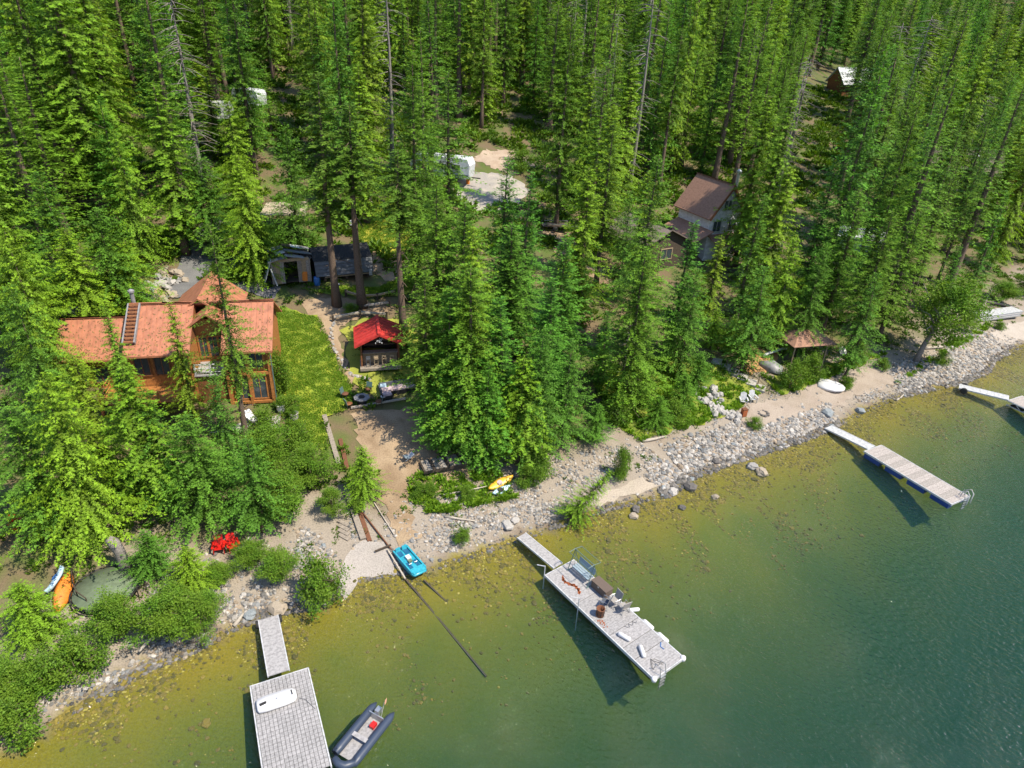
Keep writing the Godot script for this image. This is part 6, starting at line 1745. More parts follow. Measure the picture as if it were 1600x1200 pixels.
#---- shrubs and young trees, each one by itself
func shore_plants():
	var B := [
		["bush0", -11.14, -30.27, 3.2, 1.9, "round bright green bush at the waterline beside the raked sand"],
		["lowcedar1", -10.16, -38.91, 4.6, 1.9, "small bright cedar beside the launch rails"],
		["bush1", -10.60, -37.74, 1.2, 0.8, "little yellow green shrub between the launch rails"],
		["bush2", 8.96, -44.22, 2.6, 1.0, "thin upright sapling in the riprap by the lot corner"],
		["lowcedar1", -25.50, -25.67, 4.2, 2.4, "feathery young cedar at the photo edge below the orange canoe"],
		["alder0", -21.50, -26.47, 3.2, 2.0, "leafy alder standing right beside the green trampoline"],
		["alder2", -18.90, -26.97, 3.4, 2.4, "bushy alder between the trampoline and the gridded ramp"],
		["alder1", -17.13, -27.42, 3.0, 1.8, "bright alder at the waterline left of the gridded ramp"],
		["lowfir1", -21.31, -30.55, 3.6, 1.9, "young fir beside the stump, uphill of the trampoline shrubs"],
		["bush0", -22.72, -24.12, 2.2, 2.0, "straggly shrub over the gravel point below the canoes"],
		["bush2", -24.09, -23.04, 2.0, 1.8, "low shrub on the gravel spit at the lower photo edge"],
		["alder2", -24.85, -21.94, 3.0, 2.0, "leafy shrub in the lower corner of the photo, above the white strip"],
		["bush1", -23.73, -20.47, 2.4, 2.0, "yellow green shrub at the very bottom corner of the photo"],
		["alder0", -16.06, -32.31, 2.0, 1.5, "alder between the red chairs and the rocks"],
		["alder1", -14.01, -31.65, 2.4, 1.8, "rounded shrub above the pale rocks, west of the sand"],
		["alder2", -15.34, -36.12, 4.0, 2.4, "broad leafy tree west of the timber steps"],
		["alder0", -14.28, -39.53, 3.6, 2.3, "light green leafy tree on the slope below the lawn"],
		["alder1", -12.08, -37.09, 2.4, 1.4, "leafy shrub pressed against the weathered timbers"],
		["alder2", -17.30, -40.42, 3.8, 2.4, "leafy tree just downhill of the lodge terrace"],
		["alder1", -17.55, -30.91, 1.5, 1.4, "shrub in front of the two red chairs, toward the water"],
		["lowcedar0", -18.79, -30.05, 3.4, 1.9, "bushy young cedar between the stump and the two red chairs"],
		["bush2", -19.32, -48.62, 3.4, 1.5, "pale leaved rounded shrub at the lodge corner"],
		["bush0", -17.79, -46.53, 1.4, 1.3, "yellow green flower shrub at the lawn edge by the urns"],
		["bush1", -18.70, -43.41, 2.2, 1.8, "green shrub below the lodge terrace edge"],
		["bush0", -16.13, -42.91, 2.2, 1.6, "silvery green shrub at the bottom of the lawn"],
		["bush2", -35.59, -57.22, 2.6, 2.2, "dark round shrub on the bank above the rock slope"],
		["bush1", 27.32, -59.42, 3.0, 1.8, "dark green shrub at the low end of the railed path"],
		["bush0", 30.13, -62.09, 2.4, 1.8, "bright shrub hiding the gazebo posts"],
		["bush2", 36.92, -66.94, 1.8, 1.6, "shrub on the bank behind the satellite dish"],
		["bush0", 22.82, -64.58, 3.2, 2.2, "large dark shrub uphill of the hand rail"],
		["bush1", 39.27, -65.61, 1.3, 1.1, "low shrub at the edge of the sandy beach"],
		["bush2", 33.84, -61.49, 1.0, 1.1, "grey green shrub beside the white upturned boat"],
		["bush0", 46.94, -68.03, 1.4, 1.1, "low grey green shrub in the riprap by the leaning tree"],
		["bush1", 22.15, -52.81, 1.0, 1.0, "olive grey shrub in the riprap below the fire ring"],
		["alder2", 64.34, -86.40, 3.2, 2.6, "pale olive bush above the stacked dock sections"],
		["alder0", 70.12, -90.60, 3.6, 2.4, "green bush at the right photo edge above the beach"],
		["alder1", 54.66, -76.78, 2.6, 1.4, "small leafy tree at the head of the right beach"],
		["bush2", 59.93, -78.92, 0.9, 0.9, "small green shrub on the gravel below the dock sections"],
		["bush0", -5.62, -40.07, 0.9, 0.8, "bright weedy shrub left of the raft foot"],
		["bush1", -2.98, -40.20, 1.0, 0.9, "green weedy shrub in front of the old raft"],
		["bush2", -6.38, -39.72, 1.0, 0.8, "small leafy shrub on the bare dirt of the lot"],
		["bush1", -2.88, -36.03, 1.2, 0.9, "bright weed clump at the waterline near the dock ramp"],
		["bush2", -25.51, -68.94, 3.0, 2.8, "leafy shrub below the tan canopy"],
		["bush0", -22.97, -69.49, 2.6, 2.4, "bright shrub between the canopy and the black shed"],
		["bush1", -26.34, -64.48, 3.2, 2.2, "leafy shrub on the driveway side of the old shed"],
		["bush0", -15.93, -60.71, 0.9, 1.0, "tuft of tall grass at the foot of the twin trunks"],
		["lowfir0", 15.45, -53.92, 3.6, 1.8, "small fir on the weedy bank left of the white rocks"],
		["lowfir1", 17.37, -57.00, 4.0, 1.7, "young fir between the hand rail and the white rocks"],
		["bush2", 11.75, -53.84, 3.0, 2.0, "leafy shrub on the weedy slope by the broken trunk"],
		["lowfir0", 12.67, -50.94, 3.2, 1.8, "young fir low on the weedy bank above the riprap"],
		["bush1", 9.17, -50.30, 2.8, 1.9, "shrub at the grove edge above the lot corner"],
		["lowfir1", 7.11, -47.91, 3.6, 1.8, "young fir by the thin bare stems at the lot corner"],
		["bush0", 14.57, -52.06, 2.0, 1.7, "bright shrub at the foot of the weedy bank"],
		["bush2", 2.28, -43.32, 2.4, 1.7, "leafy shrub at the lake foot of the grove"],
		["bush0", 1.49, -42.18, 1.8, 1.2, "shrub just right of the kayaks"],
		["lowcedar1", 20.34, -64.17, 4.4, 1.9, "bright young cedar at the top of the hand rail"],
		["bush1", -26.96, -54.66, 1.8, 1.4, "shrub behind the lodge dormer by the driveway"],
		["alder0", -44.67, -113.46, 4.6, 3.4, "sunlit yellow green bush by the upper road"],
		["alder2", -48.15, -117.19, 4.0, 3.2, "second sunlit bush higher on the upper road bank"],
		["bush0", -0.49, -99.22, 2.6, 2.4, "yellowish shrub at the back of the gravel yard"],
	]
	var group := {"alder": "leafy trees along the lake bank", "bush": "shrubs of the lakeside lots", "lowfir": "young conifers on the banks", "lowcedar": "young conifers on the banks"}
	var kind := {"alder": "alder_tree", "bush": "shrub", "lowfir": "young_fir", "lowcedar": "young_cedar"}
	for i in B.size():
		var q: Array = B[i]
		var k: String = q[0].substr(0, q[0].length() - 1)
		plant(kind[k], q[0], "foliage", q[1], q[2], q[3], q[4], i * 77.0, q[5], "shrub" if k == "bush" else "tree", group[k])
	var t := plant("bowed_sapling", "lowcedar1", "foliage", 4.65, -39.28, 5.4, 1.7, 0, "bowed leafy sapling leaning over the waterline beside the dock ramp", "tree")
	t.basis = rz(-30) * t.basis
	trunks["lean"] = limbs_mesh(9.0, 0.22, 3.2, 9, 55, Vector3(1.6, 0, 0))
	crowns["lean"] = crowns["alder1"]
	size_of["lean"] = Vector2(3.4, 9.0)
	t = plant("leaning_tree", "lean", "foliage", 44.09, -67.91, 9.0, 4.0, 10, "grey trunked leafy tree leaning over the right beach", "tree")
	(t.get_node("trunk") as MeshInstance3D).material_override = M["dead_bark"]
	(t.get_node("crown") as Node3D).position = Vector3(1.5, 0.6, 0)

#---- the trees: habit, x, z, height, reach, turn, label
const TREES := [
	["fir3",-19.6,-42.1,16.9,2.5,237,"slim fir with open branches standing before the orange roof of the lodge"],
	["cedar3",-23.3,-42.2,11.0,1.5,313,"narrow small fir in front of the orange dormer roof"],
	["cedar1",-27.2,-41.3,10.6,1.5,191,"yellow green cedar tip poking up before the long orange roof wing"],
	["lowcedar0",-33.7,-43.1,13.6,3.3,136,"large gold green cedar at the photo edge west of the lodge"],
	["lowcedar0",-25.7,-32.3,12.0,3.8,70,"big bright yellow green cedar below the lodge, over the canoes"],
	["cedar1",-23.2,-35.3,11.2,2.9,95,"bright cedar between the lodge deck and the carved stump"],
	["lowfir0",-19.8,-35.0,8.5,3.4,346,"broad blue green fir with layered boughs above the two red chairs"],
	["lowfir1",-19.3,-38.4,8.9,2.2,3,"dark fir in front of the lodge deck windows"],
	["lowfir1",-22.4,-35.6,9.2,2.6,173,"mid green fir beside the wooden railings of the lodge deck"],
	["cedar3",-27.0,-36.7,10.3,2.3,257,"cedar hiding the lower west corner of the lodge"],
	["lowfir0",-28.6,-32.7,9.1,4.0,237,"grey green fir at the photo edge above the lone red chair"],
	["lowfir1",-16.3,-35.0,7.4,2.7,309,"rounded young fir downhill of the lodge terrace"],
	["lowfir0",-31.6,-39.4,12.0,3.0,41,"tall fir rising behind the gold cedars west of the lodge"],
	["lowcedar0",-36.0,-52.2,8.9,4.0,171,"broad cedar on the bank above the rock slope"],
	["lowfir0",-34.5,-54.5,9.7,4.0,283,"grey green fir on the bank north of the lodge"],
	["lowfir1",-39.5,-56.0,11.0,3.6,315,"feathery fir in the stand west of the driveway"],
	["lowcedar0",-33.8,-55.8,6.8,3.2,358,"leafy green cedar over the grey stump by the driveway"],
	["cedar1",-33.7,-66.1,16.1,3.6,20,"tall slender yellow cedar west of the driveway"],
	["lowcedar1",-35.8,-61.7,13.4,3.0,194,"cedar with a bare grey trunk above the rock slope"],
	["lowfir1",-31.5,-66.7,10.8,3.5,86,"green fir leaning over the driveway bend"],
	["lowfir0",-30.7,-66.9,9.6,3.2,231,"fir with dead grey lower boughs at the driveway bend"],
	["lowcedar0",-25.9,-63.6,12.0,3.6,216,"dark drooping cedar beside the asphalt driveway"],
	["lowfir0",-25.6,-64.9,8.0,2.8,80,"shaded fir behind the old plank shed"],
	["lowcedar0",-31.4,-76.4,12.1,3.4,86,"cedar by the pale trailer roof uphill"],
	["pine0",-17.4,-61.4,20.6,3.6,121,"taller of the two firs whose bare trunks stand before the black shed"],
	["pine1",-15.0,-61.7,18.7,3.4,26,"second fir of the pair before the black shed, thicker trunk"],
	["lowfir0",-23.2,-69.1,12.9,3.7,56,"fir over the tan canopy on the upper lot"],
	["cedar0",-17.7,-77.8,16.9,3.4,67,"bright cedar at the far corner of the upper lawn"],
	["fir2",-9.8,-63.2,22.9,4.0,259,"tallest dark fir between the upper lawn and the travel trailer"],
	["fir0",-7.1,-66.2,21.2,4.2,302,"dark fir just in front of the travel trailer"],
	["pine1",-10.5,-58.8,16.7,3.0,32,"ragged dark fir at the edge of the lawn by the black shed"],
	["fir2",-6.6,-53.3,17.0,3.6,352,"massive dark fir shading the rail fence"],
	["fir0",-4.3,-52.8,16.0,3.8,196,"dense dark fir in the heart of the waterfront grove"],
	["fir3",-6.6,-46.1,13.8,2.8,52,"dark fir right behind the red roofed bar"],
	["spruce0",-4.7,-45.7,12.9,3.4,149,"spreading fir beside the red roofed bar"],
	["fir2",-3.3,-45.4,15.0,4.2,104,"green fir at the lake end of the waterfront grove"],
	["spruce1",-1.2,-45.7,12.8,3.6,345,"blue green fir of the grove near the grey platform"],
	["spruce0",-5.2,-45.0,8.0,2.2,114,"low fir at the grove edge by the patio sofa"],
	["lowfir1",-3.8,-44.1,8.9,3.4,215,"fir in the waterfront grove above the grey platform"],
	["cedar1",0.8,-44.4,9.4,2.9,44,"green cedar above the orange kayak"],
	["spruce0",-1.7,-43.4,9.0,2.3,136,"leafy green fir just uphill of the two kayaks"],
	["lowfir1",2.1,-44.9,11.4,3.0,107,"fir on the bank above the bowed shoreline sapling"],
	["lowfir1",4.4,-46.9,9.6,2.7,203,"slim fir with a thin bare stem near the lot corner"],
	["spruce0",-1.4,-63.1,15.4,4.0,143,"fresh green conical fir standing alone by the gravel yard"],
	["spruce1",0.8,-61.6,15.3,3.0,174,"narrow fir just east of the conical fir by the gravel yard"],
	["fir1",-0.7,-54.5,14.0,4.3,22,"wide green fir in the row south of the gravel yard"],
	["spruce0",3.9,-55.6,13.2,3.8,102,"young conical fir in front of the parked flatbed trailer"],
	["spruce1",2.6,-49.6,12.7,3.4,2,"fir halfway down the slope below the flatbed trailer"],
	["cedar0",6.1,-65.5,15.5,3.4,210,"fresh green cedar west of the brown roofed house"],
	["fir3",8.8,-72.4,17.6,3.2,28,"dark spindly fir with a long bare stem west of the brown roofed house"],
	["fir0",11.5,-60.4,19.3,3.8,193,"olive fir before the low brown roof"],
	["fir2",9.9,-51.9,15.2,3.8,251,"fir with a broken top on the slope below the low brown roof"],
	["spruce1",15.8,-61.6,13.5,3.0,71,"bright fir in front of the brown roofed house"],
	["lowfir0",16.0,-58.6,10.8,2.9,12,"fresh green fir below the dark balconies"],
	["cedar3",20.0,-66.8,10.4,1.9,121,"slim cedar at the corner of the dark balconies"],
	["spruce1",8.1,-55.7,7.2,1.7,217,"small fir in the clearing below the flatbed trailer"],
	["dead0",10.3,-56.2,6.3,1.3,57,"black broken trunk on the weedy slope beside the white rock pile"],
	["cedar0",27.0,-82.4,20.1,3.7,305,"gold green cedar behind the chimney of the brown roofed house"],
	["cedar2",26.8,-71.4,16.8,3.6,1,"broad green fir just east of the white gable"],
	["fir1",23.3,-66.7,15.3,2.4,62,"fir crowding the balcony side of the white gabled house"],
	["lowfir1",22.8,-61.1,10.8,3.6,296,"fir with dead twigs over the orange dirt by the gazebo"],
	["lowcedar1",27.2,-66.8,11.9,3.4,101,"tall cedar directly behind the gazebo"],
	["lowfir0",29.8,-65.2,12.3,2.7,103,"spreading fir whose boughs hang over the satellite dish"],
	["dead1",40.6,-110.8,19.8,2.2,169,"grey dead fir left of the white cabin roof"],
	["spruce1",33.2,-75.7,17.2,3.2,4,"deep green shaded fir below the white cabin"],
	["spruce0",35.5,-76.3,27.7,4.9,42,"giant bright green fir just right of the white cabin roof"],
	["fir2",42.8,-81.2,23.0,4.0,68,"olive gold fir between the two far roofs"],
	["fir1",51.2,-94.2,25.7,3.4,276,"narrow fir behind the grey brown roof"],
	["fir0",34.4,-71.1,15.7,4.0,8,"fir shading the white shed under the trees"],
	["fir3",35.9,-66.7,16.0,3.6,256,"dark fir on the shore slope right of the white shed"],
	["fir2",41.3,-71.4,14.7,3.4,43,"olive fir above the leaning shore tree"],
	["lowfir1",34.4,-63.2,11.2,3.0,293,"low fir behind the leaning shore tree"],
	["fir3",51.2,-84.3,16.8,2.4,254,"thin leaning fir before the grey brown roof"],
	["fir3",57.0,-89.4,17.2,2.2,275,"spindly fir in front of the far brown roof"],
	["fir3",48.3,-80.3,14.2,2.4,101,"thin fir beneath the far brown roof"],
	["spruce1",60.2,-87.2,13.6,2.2,215,"small fir at the photo edge below the far brown roof"],
	["spruce0",52.2,-80.1,8.7,2.2,35,"short bright fir above the stacked grey dock sections"],
	["fir1",70.5,-112.9,16.8,3.0,203,"dark fir beyond the grey brown roof"],
	["fir2",77.0,-120.7,23.3,3.4,98,"fir at the photo edge uphill of the far roof"],
	["lowfir0",11.0,-70.3,11.9,2.7,327,"full fir in front of the low olive brown building"],
	["cedar0",13.4,-75.0,12.4,2.5,47,"cedar between the low building and the white gabled house"],
	["lowfir0",-10.7,-78.7,11.4,2.8,358,"fir standing just before the travel trailer"],
	["fir1",57.2,-96.6,20.3,2.2,296,"fir before the middle of the long grey brown roof"],
	["cedar1",-38.0,-87.3,9.6,2.2,74,"cedar standing right before the pale camper at the driveway top"],
	["spruce0",-36.1,-92.0,8.0,2.0,88,"fir between the two campers on the upper road"],
	["larch0",-34.3,-96.5,8.7,1.8,311,"slim larch right of the white camper on the upper road"],
	["cedar3",-43.1,-96.4,8.3,2.6,21,"cedar just behind the pale camper at the driveway top"],
	["cedar1",-36.0,-46.0,21.6,3.2,27,"gold green cedar downhill of the lodge"],
	["cedar1",-39.2,-47.9,16.4,3.1,138,"short gold green cedar downhill of the rock slope"],
	["cedar2",-3.4,-48.9,16.1,2.4,284,"short yellow green cedar far right of the lodge"],
	["larch0",-43.0,-51.3,15.3,2.8,349,"short slender light green larch downhill of the rock slope"],
	["fir1",-45.8,-57.3,16.1,3.4,310,"short shaggy fir left of the rock slope"],
	["larch1",-52.5,-58.2,17.8,2.8,76,"wispy larch left of the rock slope"],
	["larch0",-42.7,-59.0,18.0,3.5,137,"slender light green larch beside the rock slope"],
	["cedar3",-52.6,-62.3,23.0,3.3,294,"tall gold green cedar left of the rock slope"],
	["larch0",-44.0,-64.2,16.8,3.5,17,"short slender light green larch uphill of the rock slope"],
	["fir2",-55.8,-64.6,19.6,2.7,62,"olive green fir left of the rock slope"],
	["larch0",-47.7,-66.8,17.7,2.8,206,"airy bright green larch left of the rock slope"],
	["spruce0",-39.6,-67.2,13.3,3.1,121,"short fresh green spruce uphill of the rock slope"],
	["larch1",-59.2,-68.2,20.0,3.9,82,"airy bright green larch far left of the rock slope"],
	["larch1",-51.0,-69.3,23.3,4.0,312,"tall airy bright green larch left of the driveway bend"],
	["cedar1",-43.4,-70.1,26.4,4.5,258,"tall yellow green cedar left of the driveway bend, second from left of three"],
	["fir3",-47.0,-70.4,26.2,3.4,22,"tall dark green fir left of the driveway bend"],
	["larch0",-53.2,-72.2,20.1,2.7,187,"wispy larch left of the driveway bend"],
	["spruce1",-61.0,-73.8,26.0,3.6,345,"tall fresh green spruce far left of the driveway bend"],
	["cedar1",-43.3,-74.4,23.5,3.9,267,"tall yellow green cedar left of the driveway bend, rightmost of three"],
	["larch0",-37.3,-74.8,25.2,3.2,302,"tall slender light green larch beside the driveway bend"],
	["larch1",43.2,-76.3,26.5,3.8,289,"tall airy bright green larch downhill of the white shed, leftmost of two"],
	["larch0",-50.7,-76.6,16.7,3.3,352,"short wispy larch left of the driveway bend"],
	["larch0",-47.5,-76.8,26.0,3.8,44,"tall wispy larch left of the driveway bend"],
	["fir2",-64.1,-77.9,26.4,3.6,177,"tall dark green fir far left of the driveway bend"],
	["cedar2",9.2,-78.7,16.9,3.6,56,"short yellow green cedar downhill of the gravel yard"],
	["dead0",-36.8,-79.0,20.4,3.3,299,"bare grey dead tree beside the driveway bend"],
	["cedar1",28.3,-79.2,23.0,3.2,187,"tall gold green cedar downhill of the brown roofed house"],
	["cedar2",-60.8,-79.3,26.0,4.3,231,"tall lacy cedar far left of the driveway bend"],
	["spruce0",-40.5,-80.2,22.9,3.8,107,"tall blue green spruce beside the driveway bend"],
	["cedar2",-54.8,-80.9,21.6,3.2,205,"yellow green cedar left of the driveway bend"],
	["cedar3",-47.8,-81.6,27.0,3.3,101,"tall yellow green cedar left of the driveway bend, leftmost of three"],
	["spruce1",46.0,-82.8,19.7,3.7,294,"blue green spruce downhill of the white shed"],
	["fir0",-62.0,-83.0,25.5,4.3,9,"tall dense fir far left of the driveway bend"],
	["fir0",-32.5,-84.6,23.9,3.4,194,"tall dense fir uphill of the driveway bend"],
	["fir2",4.5,-84.8,25.1,3.5,311,"tall olive green fir downhill of the gravel yard"],
	["larch0",-12.2,-84.9,19.3,2.6,168,"airy bright green larch beside the travel trailer"],
	["spruce1",-58.2,-85.1,16.4,2.4,0,"short blue green spruce far left of the driveway bend"],
	["larch1",56.0,-85.2,26.0,3.6,221,"tall airy bright green larch downhill of the white shed, rightmost of two"],
	["larch1",8.9,-85.9,19.3,2.5,57,"wispy larch right of the gravel yard"],
	["cedar3",-48.8,-86.8,16.5,2.4,109,"short gold green cedar left of the driveway bend"],
	["larch1",48.5,-86.8,22.5,2.8,113,"tall wispy larch downhill of the white shed"],
	["spruce0",-22.2,-87.1,26.1,3.5,227,"tall fresh green spruce left of the travel trailer"],
	["spruce1",-34.3,-87.6,22.6,3.8,138,"tall conical spruce uphill of the driveway bend"],
	["cedar3",-70.5,-88.2,20.3,3.0,166,"gold green cedar far left of the upper road"],
	["cedar3",-19.2,-88.5,22.7,3.1,45,"tall lacy cedar left of the travel trailer"],
	["cedar1",-54.3,-89.0,19.5,3.5,157,"drooping cedar far downhill of the upper road"],
	["fir1",-11.9,-89.0,21.5,3.8,322,"dark green fir beside the travel trailer"],
	["fir1",45.6,-89.0,17.0,2.9,145,"short dark green fir beside the white shed"],
	["pine1",-66.9,-89.2,22.7,3.7,52,"tall bare stemmed pine far left of the upper road"],
	["larch0",-22.0,-90.8,22.8,3.7,264,"tall airy bright green larch left of the travel trailer"],
	["spruce0",-43.3,-90.9,18.1,3.1,28,"conical spruce downhill of the upper road"],
	["spruce1",-64.3,-91.2,20.1,3.1,13,"conical spruce far left of the upper road, rightmost of two"],
	["dead0",-17.4,-92.6,23.9,2.9,195,"tall leafless dead tree left of the travel trailer"],
	["larch0",-53.2,-93.3,24.2,3.6,286,"tall wispy larch left of the upper road"],
	["pine0",45.9,-93.5,22.3,3.5,219,"tall bare stemmed pine beside the white shed"],
	["fir3",10.8,-93.7,19.6,3.2,254,"olive green fir right of the gravel yard"],
	["cedar1",-26.3,-93.8,18.1,2.7,177,"drooping cedar right of the upper road"],
	["cedar2",8.0,-94.2,15.6,2.6,127,"short yellow green cedar right of the gravel yard"],
	["fir3",-72.5,-94.6,19.2,2.8,289,"olive green fir far left of the upper road"],
	["larch0",-59.8,-95.2,20.6,3.2,33,"airy bright green larch far left of the upper road, rightmost of two"],
	["fir3",-46.3,-96.0,18.8,3.4,217,"shaggy fir downhill of the upper road"],
	["larch0",10.4,-96.8,26.2,3.1,331,"tall airy bright green larch right of the gravel yard"],
	["cedar0",13.4,-97.0,17.6,3.6,118,"lacy cedar left of the brown roofed house"],
	["cedar2",68.5,-97.1,25.0,2.9,49,"tall yellow green cedar far right of the white shed"],
	["larch1",47.1,-98.3,25.2,3.5,205,"tall wispy larch beside the white shed"],
	["cedar1",-75.8,-98.4,15.5,2.6,261,"short gold green cedar far left of the upper road, rightmost of two"],
	["dead0",-58.0,-98.5,24.6,2.9,190,"tall bare grey dead tree left of the upper road"],
	["pine0",-50.6,-98.8,18.0,3.5,286,"long trunked pine left of the upper road"],
	["fir3",-28.7,-99.5,17.3,3.6,189,"shaggy fir right of the upper road"],
	["dead0",8.9,-99.5,15.4,2.5,71,"short bare grey dead tree right of the gravel yard"],
	["fir3",63.2,-100.4,19.9,3.0,341,"olive green fir right of the white shed"],
	["dead0",15.5,-100.9,25.4,3.3,148,"tall bare grey dead tree left of the brown roofed house"],
	["fir1",-25.2,-101.0,16.7,2.6,87,"short shaggy fir right of the upper road"],
	["larch1",-43.3,-101.9,15.6,3.3,354,"short airy bright green larch beside the upper road"],
	["dead0",11.4,-101.9,22.0,2.6,132,"tall bare grey dead tree right of the gravel yard"],
	["fir3",-47.4,-102.3,24.4,4.0,15,"tall shaggy fir left of the upper road"],
	["spruce1",-58.2,-102.5,16.3,2.7,25,"short conical spruce left of the upper road"],
	["pine0",20.2,-102.6,20.8,2.7,88,"long trunked pine uphill of the brown roofed house"],
	["larch1",77.9,-102.6,18.2,3.7,134,"airy bright green larch far right of the white shed"],
	["spruce0",-68.3,-103.2,20.6,2.9,84,"blue green spruce far left of the upper road"],
	["pine0",60.5,-103.5,16.8,3.3,61,"short long trunked pine right of the white shed"],
	["cedar0",-51.6,-104.3,22.3,3.2,310,"tall gold green cedar left of the upper road"],
	["pine1",-55.9,-104.4,22.3,2.9,75,"tall long trunked pine left of the upper road"],
	["pine0",-23.0,-104.5,19.2,3.3,6,"long trunked pine right of the upper road, rightmost of two"],
	["spruce0",49.6,-104.8,23.8,2.9,24,"tall fresh green spruce uphill of the white shed"],
	["larch1",-63.6,-105.2,18.1,3.6,31,"airy bright green larch far left of the upper road, leftmost of two"],
	["spruce0",18.6,-105.4,24.0,3.9,230,"tall fresh green spruce uphill of the brown roofed house"],
	["larch0",-45.4,-106.0,27.8,3.3,106,"tall airy bright green larch beside the upper road"],
	["fir0",-60.1,-106.5,22.5,2.9,199,"tall dark green fir far left of the upper road, rightmost of two"],
	["larch0",29.1,-106.9,27.9,3.7,150,"tall airy bright green larch uphill of the brown roofed house"],
	["cedar3",-30.6,-106.9,27.7,3.3,313,"tall lacy cedar right of the upper road"],
	["spruce0",-68.9,-107.1,17.7,3.1,7,"conical spruce far left of the upper road, leftmost of two"],
	["pine0",-79.1,-107.3,16.9,2.5,181,"short high crowned pine far left of the upper road"],
	["larch0",11.3,-107.4,20.7,3.6,145,"airy bright green larch uphill of the gravel yard"],
	["larch0",32.5,-107.6,25.7,2.9,72,"tall wispy larch uphill of the brown roofed house, rightmost of two"],
	["fir1",-72.5,-108.0,22.5,3.1,246,"tall dense fir far left of the upper road, rightmost of two"],
	["cedar2",22.6,-108.2,24.6,2.8,287,"tall lacy cedar uphill of the brown roofed house"],
	["pine1",77.4,-108.4,19.5,3.1,142,"high crowned pine far downhill of the far brown roof"],
	["cedar0",81.9,-108.7,23.3,3.1,70,"tall drooping cedar far downhill of the far brown roof, leftmost of two"],
	["spruce0",69.9,-108.9,23.1,2.9,44,"tall conical spruce far right of the white shed"],
	["fir3",-56.6,-109.3,18.1,3.5,284,"olive green fir left of the upper road, leftmost of two"],
	["pine0",-45.0,-109.4,19.6,3.4,151,"high crowned pine beside the upper road"],
	["larch1",-13.5,-109.5,21.7,2.6,356,"wispy larch far uphill of the gravel yard, leftmost of two"],
	["cedar2",-48.5,-109.6,24.0,3.6,60,"tall lacy cedar left of the upper road"],
	["larch0",18.0,-109.8,25.3,3.8,33,"tall wispy larch uphill of the brown roofed house, leftmost of two"],
	["spruce0",27.8,-110.3,16.2,3.3,215,"short conical spruce uphill of the brown roofed house"],
	["cedar2",59.5,-110.7,15.7,2.9,231,"short yellow green cedar uphill of the white shed"],
	["cedar3",-85.2,-111.0,22.9,2.9,72,"tall drooping cedar far left of the upper road"],
	["spruce1",85.3,-111.2,20.5,3.2,287,"conical spruce far downhill of the far brown roof"],
	["pine1",52.3,-111.2,25.1,4.0,196,"tall high crowned pine uphill of the white shed"],
	["cedar2",-77.8,-111.3,18.1,2.5,301,"yellow green cedar far left of the upper road"],
	["fir0",-67.7,-111.5,16.2,2.7,86,"short shaggy fir far left of the upper road"],
	["pine0",-31.7,-112.1,22.0,3.4,339,"long trunked pine right of the upper road, leftmost of two"],
	["fir2",-52.8,-112.2,20.1,3.5,140,"olive green fir left of the upper road, rightmost of two"],
	["cedar3",76.5,-112.8,17.5,3.3,305,"drooping cedar far downhill of the grey brown roof"],
	["fir3",-6.9,-113.1,22.5,3.1,311,"tall olive green fir far uphill of the gravel yard"],
	["fir1",15.0,-113.3,15.4,3.4,253,"short olive green fir far uphill of the brown roofed house"],
	["fir1",-63.6,-113.3,22.8,3.5,178,"tall shaggy fir far left of the upper road, leftmost of two"],
	["larch0",25.2,-113.3,16.3,3.0,50,"short airy bright green larch far uphill of the brown roofed house"],
	["larch1",-10.5,-114.3,27.0,3.2,24,"tall slender light green larch far uphill of the gravel yard, leftmost of two"],
	["larch1",-78.9,-114.5,23.0,3.8,141,"tall slender light green larch far left of the upper road, rightmost of two"],
	["larch1",36.7,-114.5,20.0,2.8,270,"airy bright green larch far uphill of the white shed, leftmost of two"],
	["cedar3",88.6,-114.5,26.8,2.9,65,"tall drooping cedar far downhill of the far brown roof, rightmost of two"],
	["spruce1",63.0,-114.6,15.5,2.9,88,"short fresh green spruce far uphill of the white shed"],
	["fir3",59.7,-115.3,17.7,3.0,322,"olive green fir far uphill of the white shed"],
	["larch0",4.0,-115.3,18.4,3.5,43,"wispy larch far uphill of the gravel yard, rightmost of two"],
	["fir3",52.3,-115.3,26.4,3.8,83,"tall shaggy fir far uphill of the white shed"],
	["fir0",-58.9,-115.3,25.9,3.4,113,"tall shaggy fir far left of the upper road, rightmost of two"],
	["larch1",85.4,-115.4,25.3,3.3,6,"tall wispy larch far downhill of the far brown roof"],
	["larch0",9.8,-115.6,24.7,3.0,103,"tall wispy larch far uphill of the gravel yard"],
	["fir3",-14.1,-115.7,19.9,3.6,90,"olive green fir far uphill of the gravel yard"],
	["pine1",70.0,-116.3,17.2,2.4,242,"high crowned pine far downhill of the grey brown roof"],
	["spruce1",-85.9,-116.4,24.1,2.7,233,"tall blue green spruce far left of the upper road"],
	["fir2",39.7,-116.5,22.1,2.6,302,"tall olive green fir far uphill of the white shed, rightmost of two"],
	["spruce0",18.0,-116.5,19.3,2.4,286,"fresh green spruce far uphill of the brown roofed house"],
	["cedar0",-7.1,-116.6,19.3,3.4,279,"drooping cedar far uphill of the gravel yard"],
	["pine1",-48.7,-117.1,19.1,2.6,198,"bare stemmed pine uphill of the upper road"],
	["cedar1",-63.1,-117.2,22.9,4.0,42,"tall lacy cedar far left of the upper road, rightmost of three"],
	["dead0",-89.6,-117.5,25.5,3.0,88,"tall bare grey dead tree far left of the upper road, leftmost of two"],
	["larch0",34.0,-117.6,21.6,3.9,280,"airy bright green larch far uphill of the brown roofed house"],
	["cedar1",28.5,-118.2,16.2,2.5,246,"short gold green cedar far uphill of the brown roofed house"],
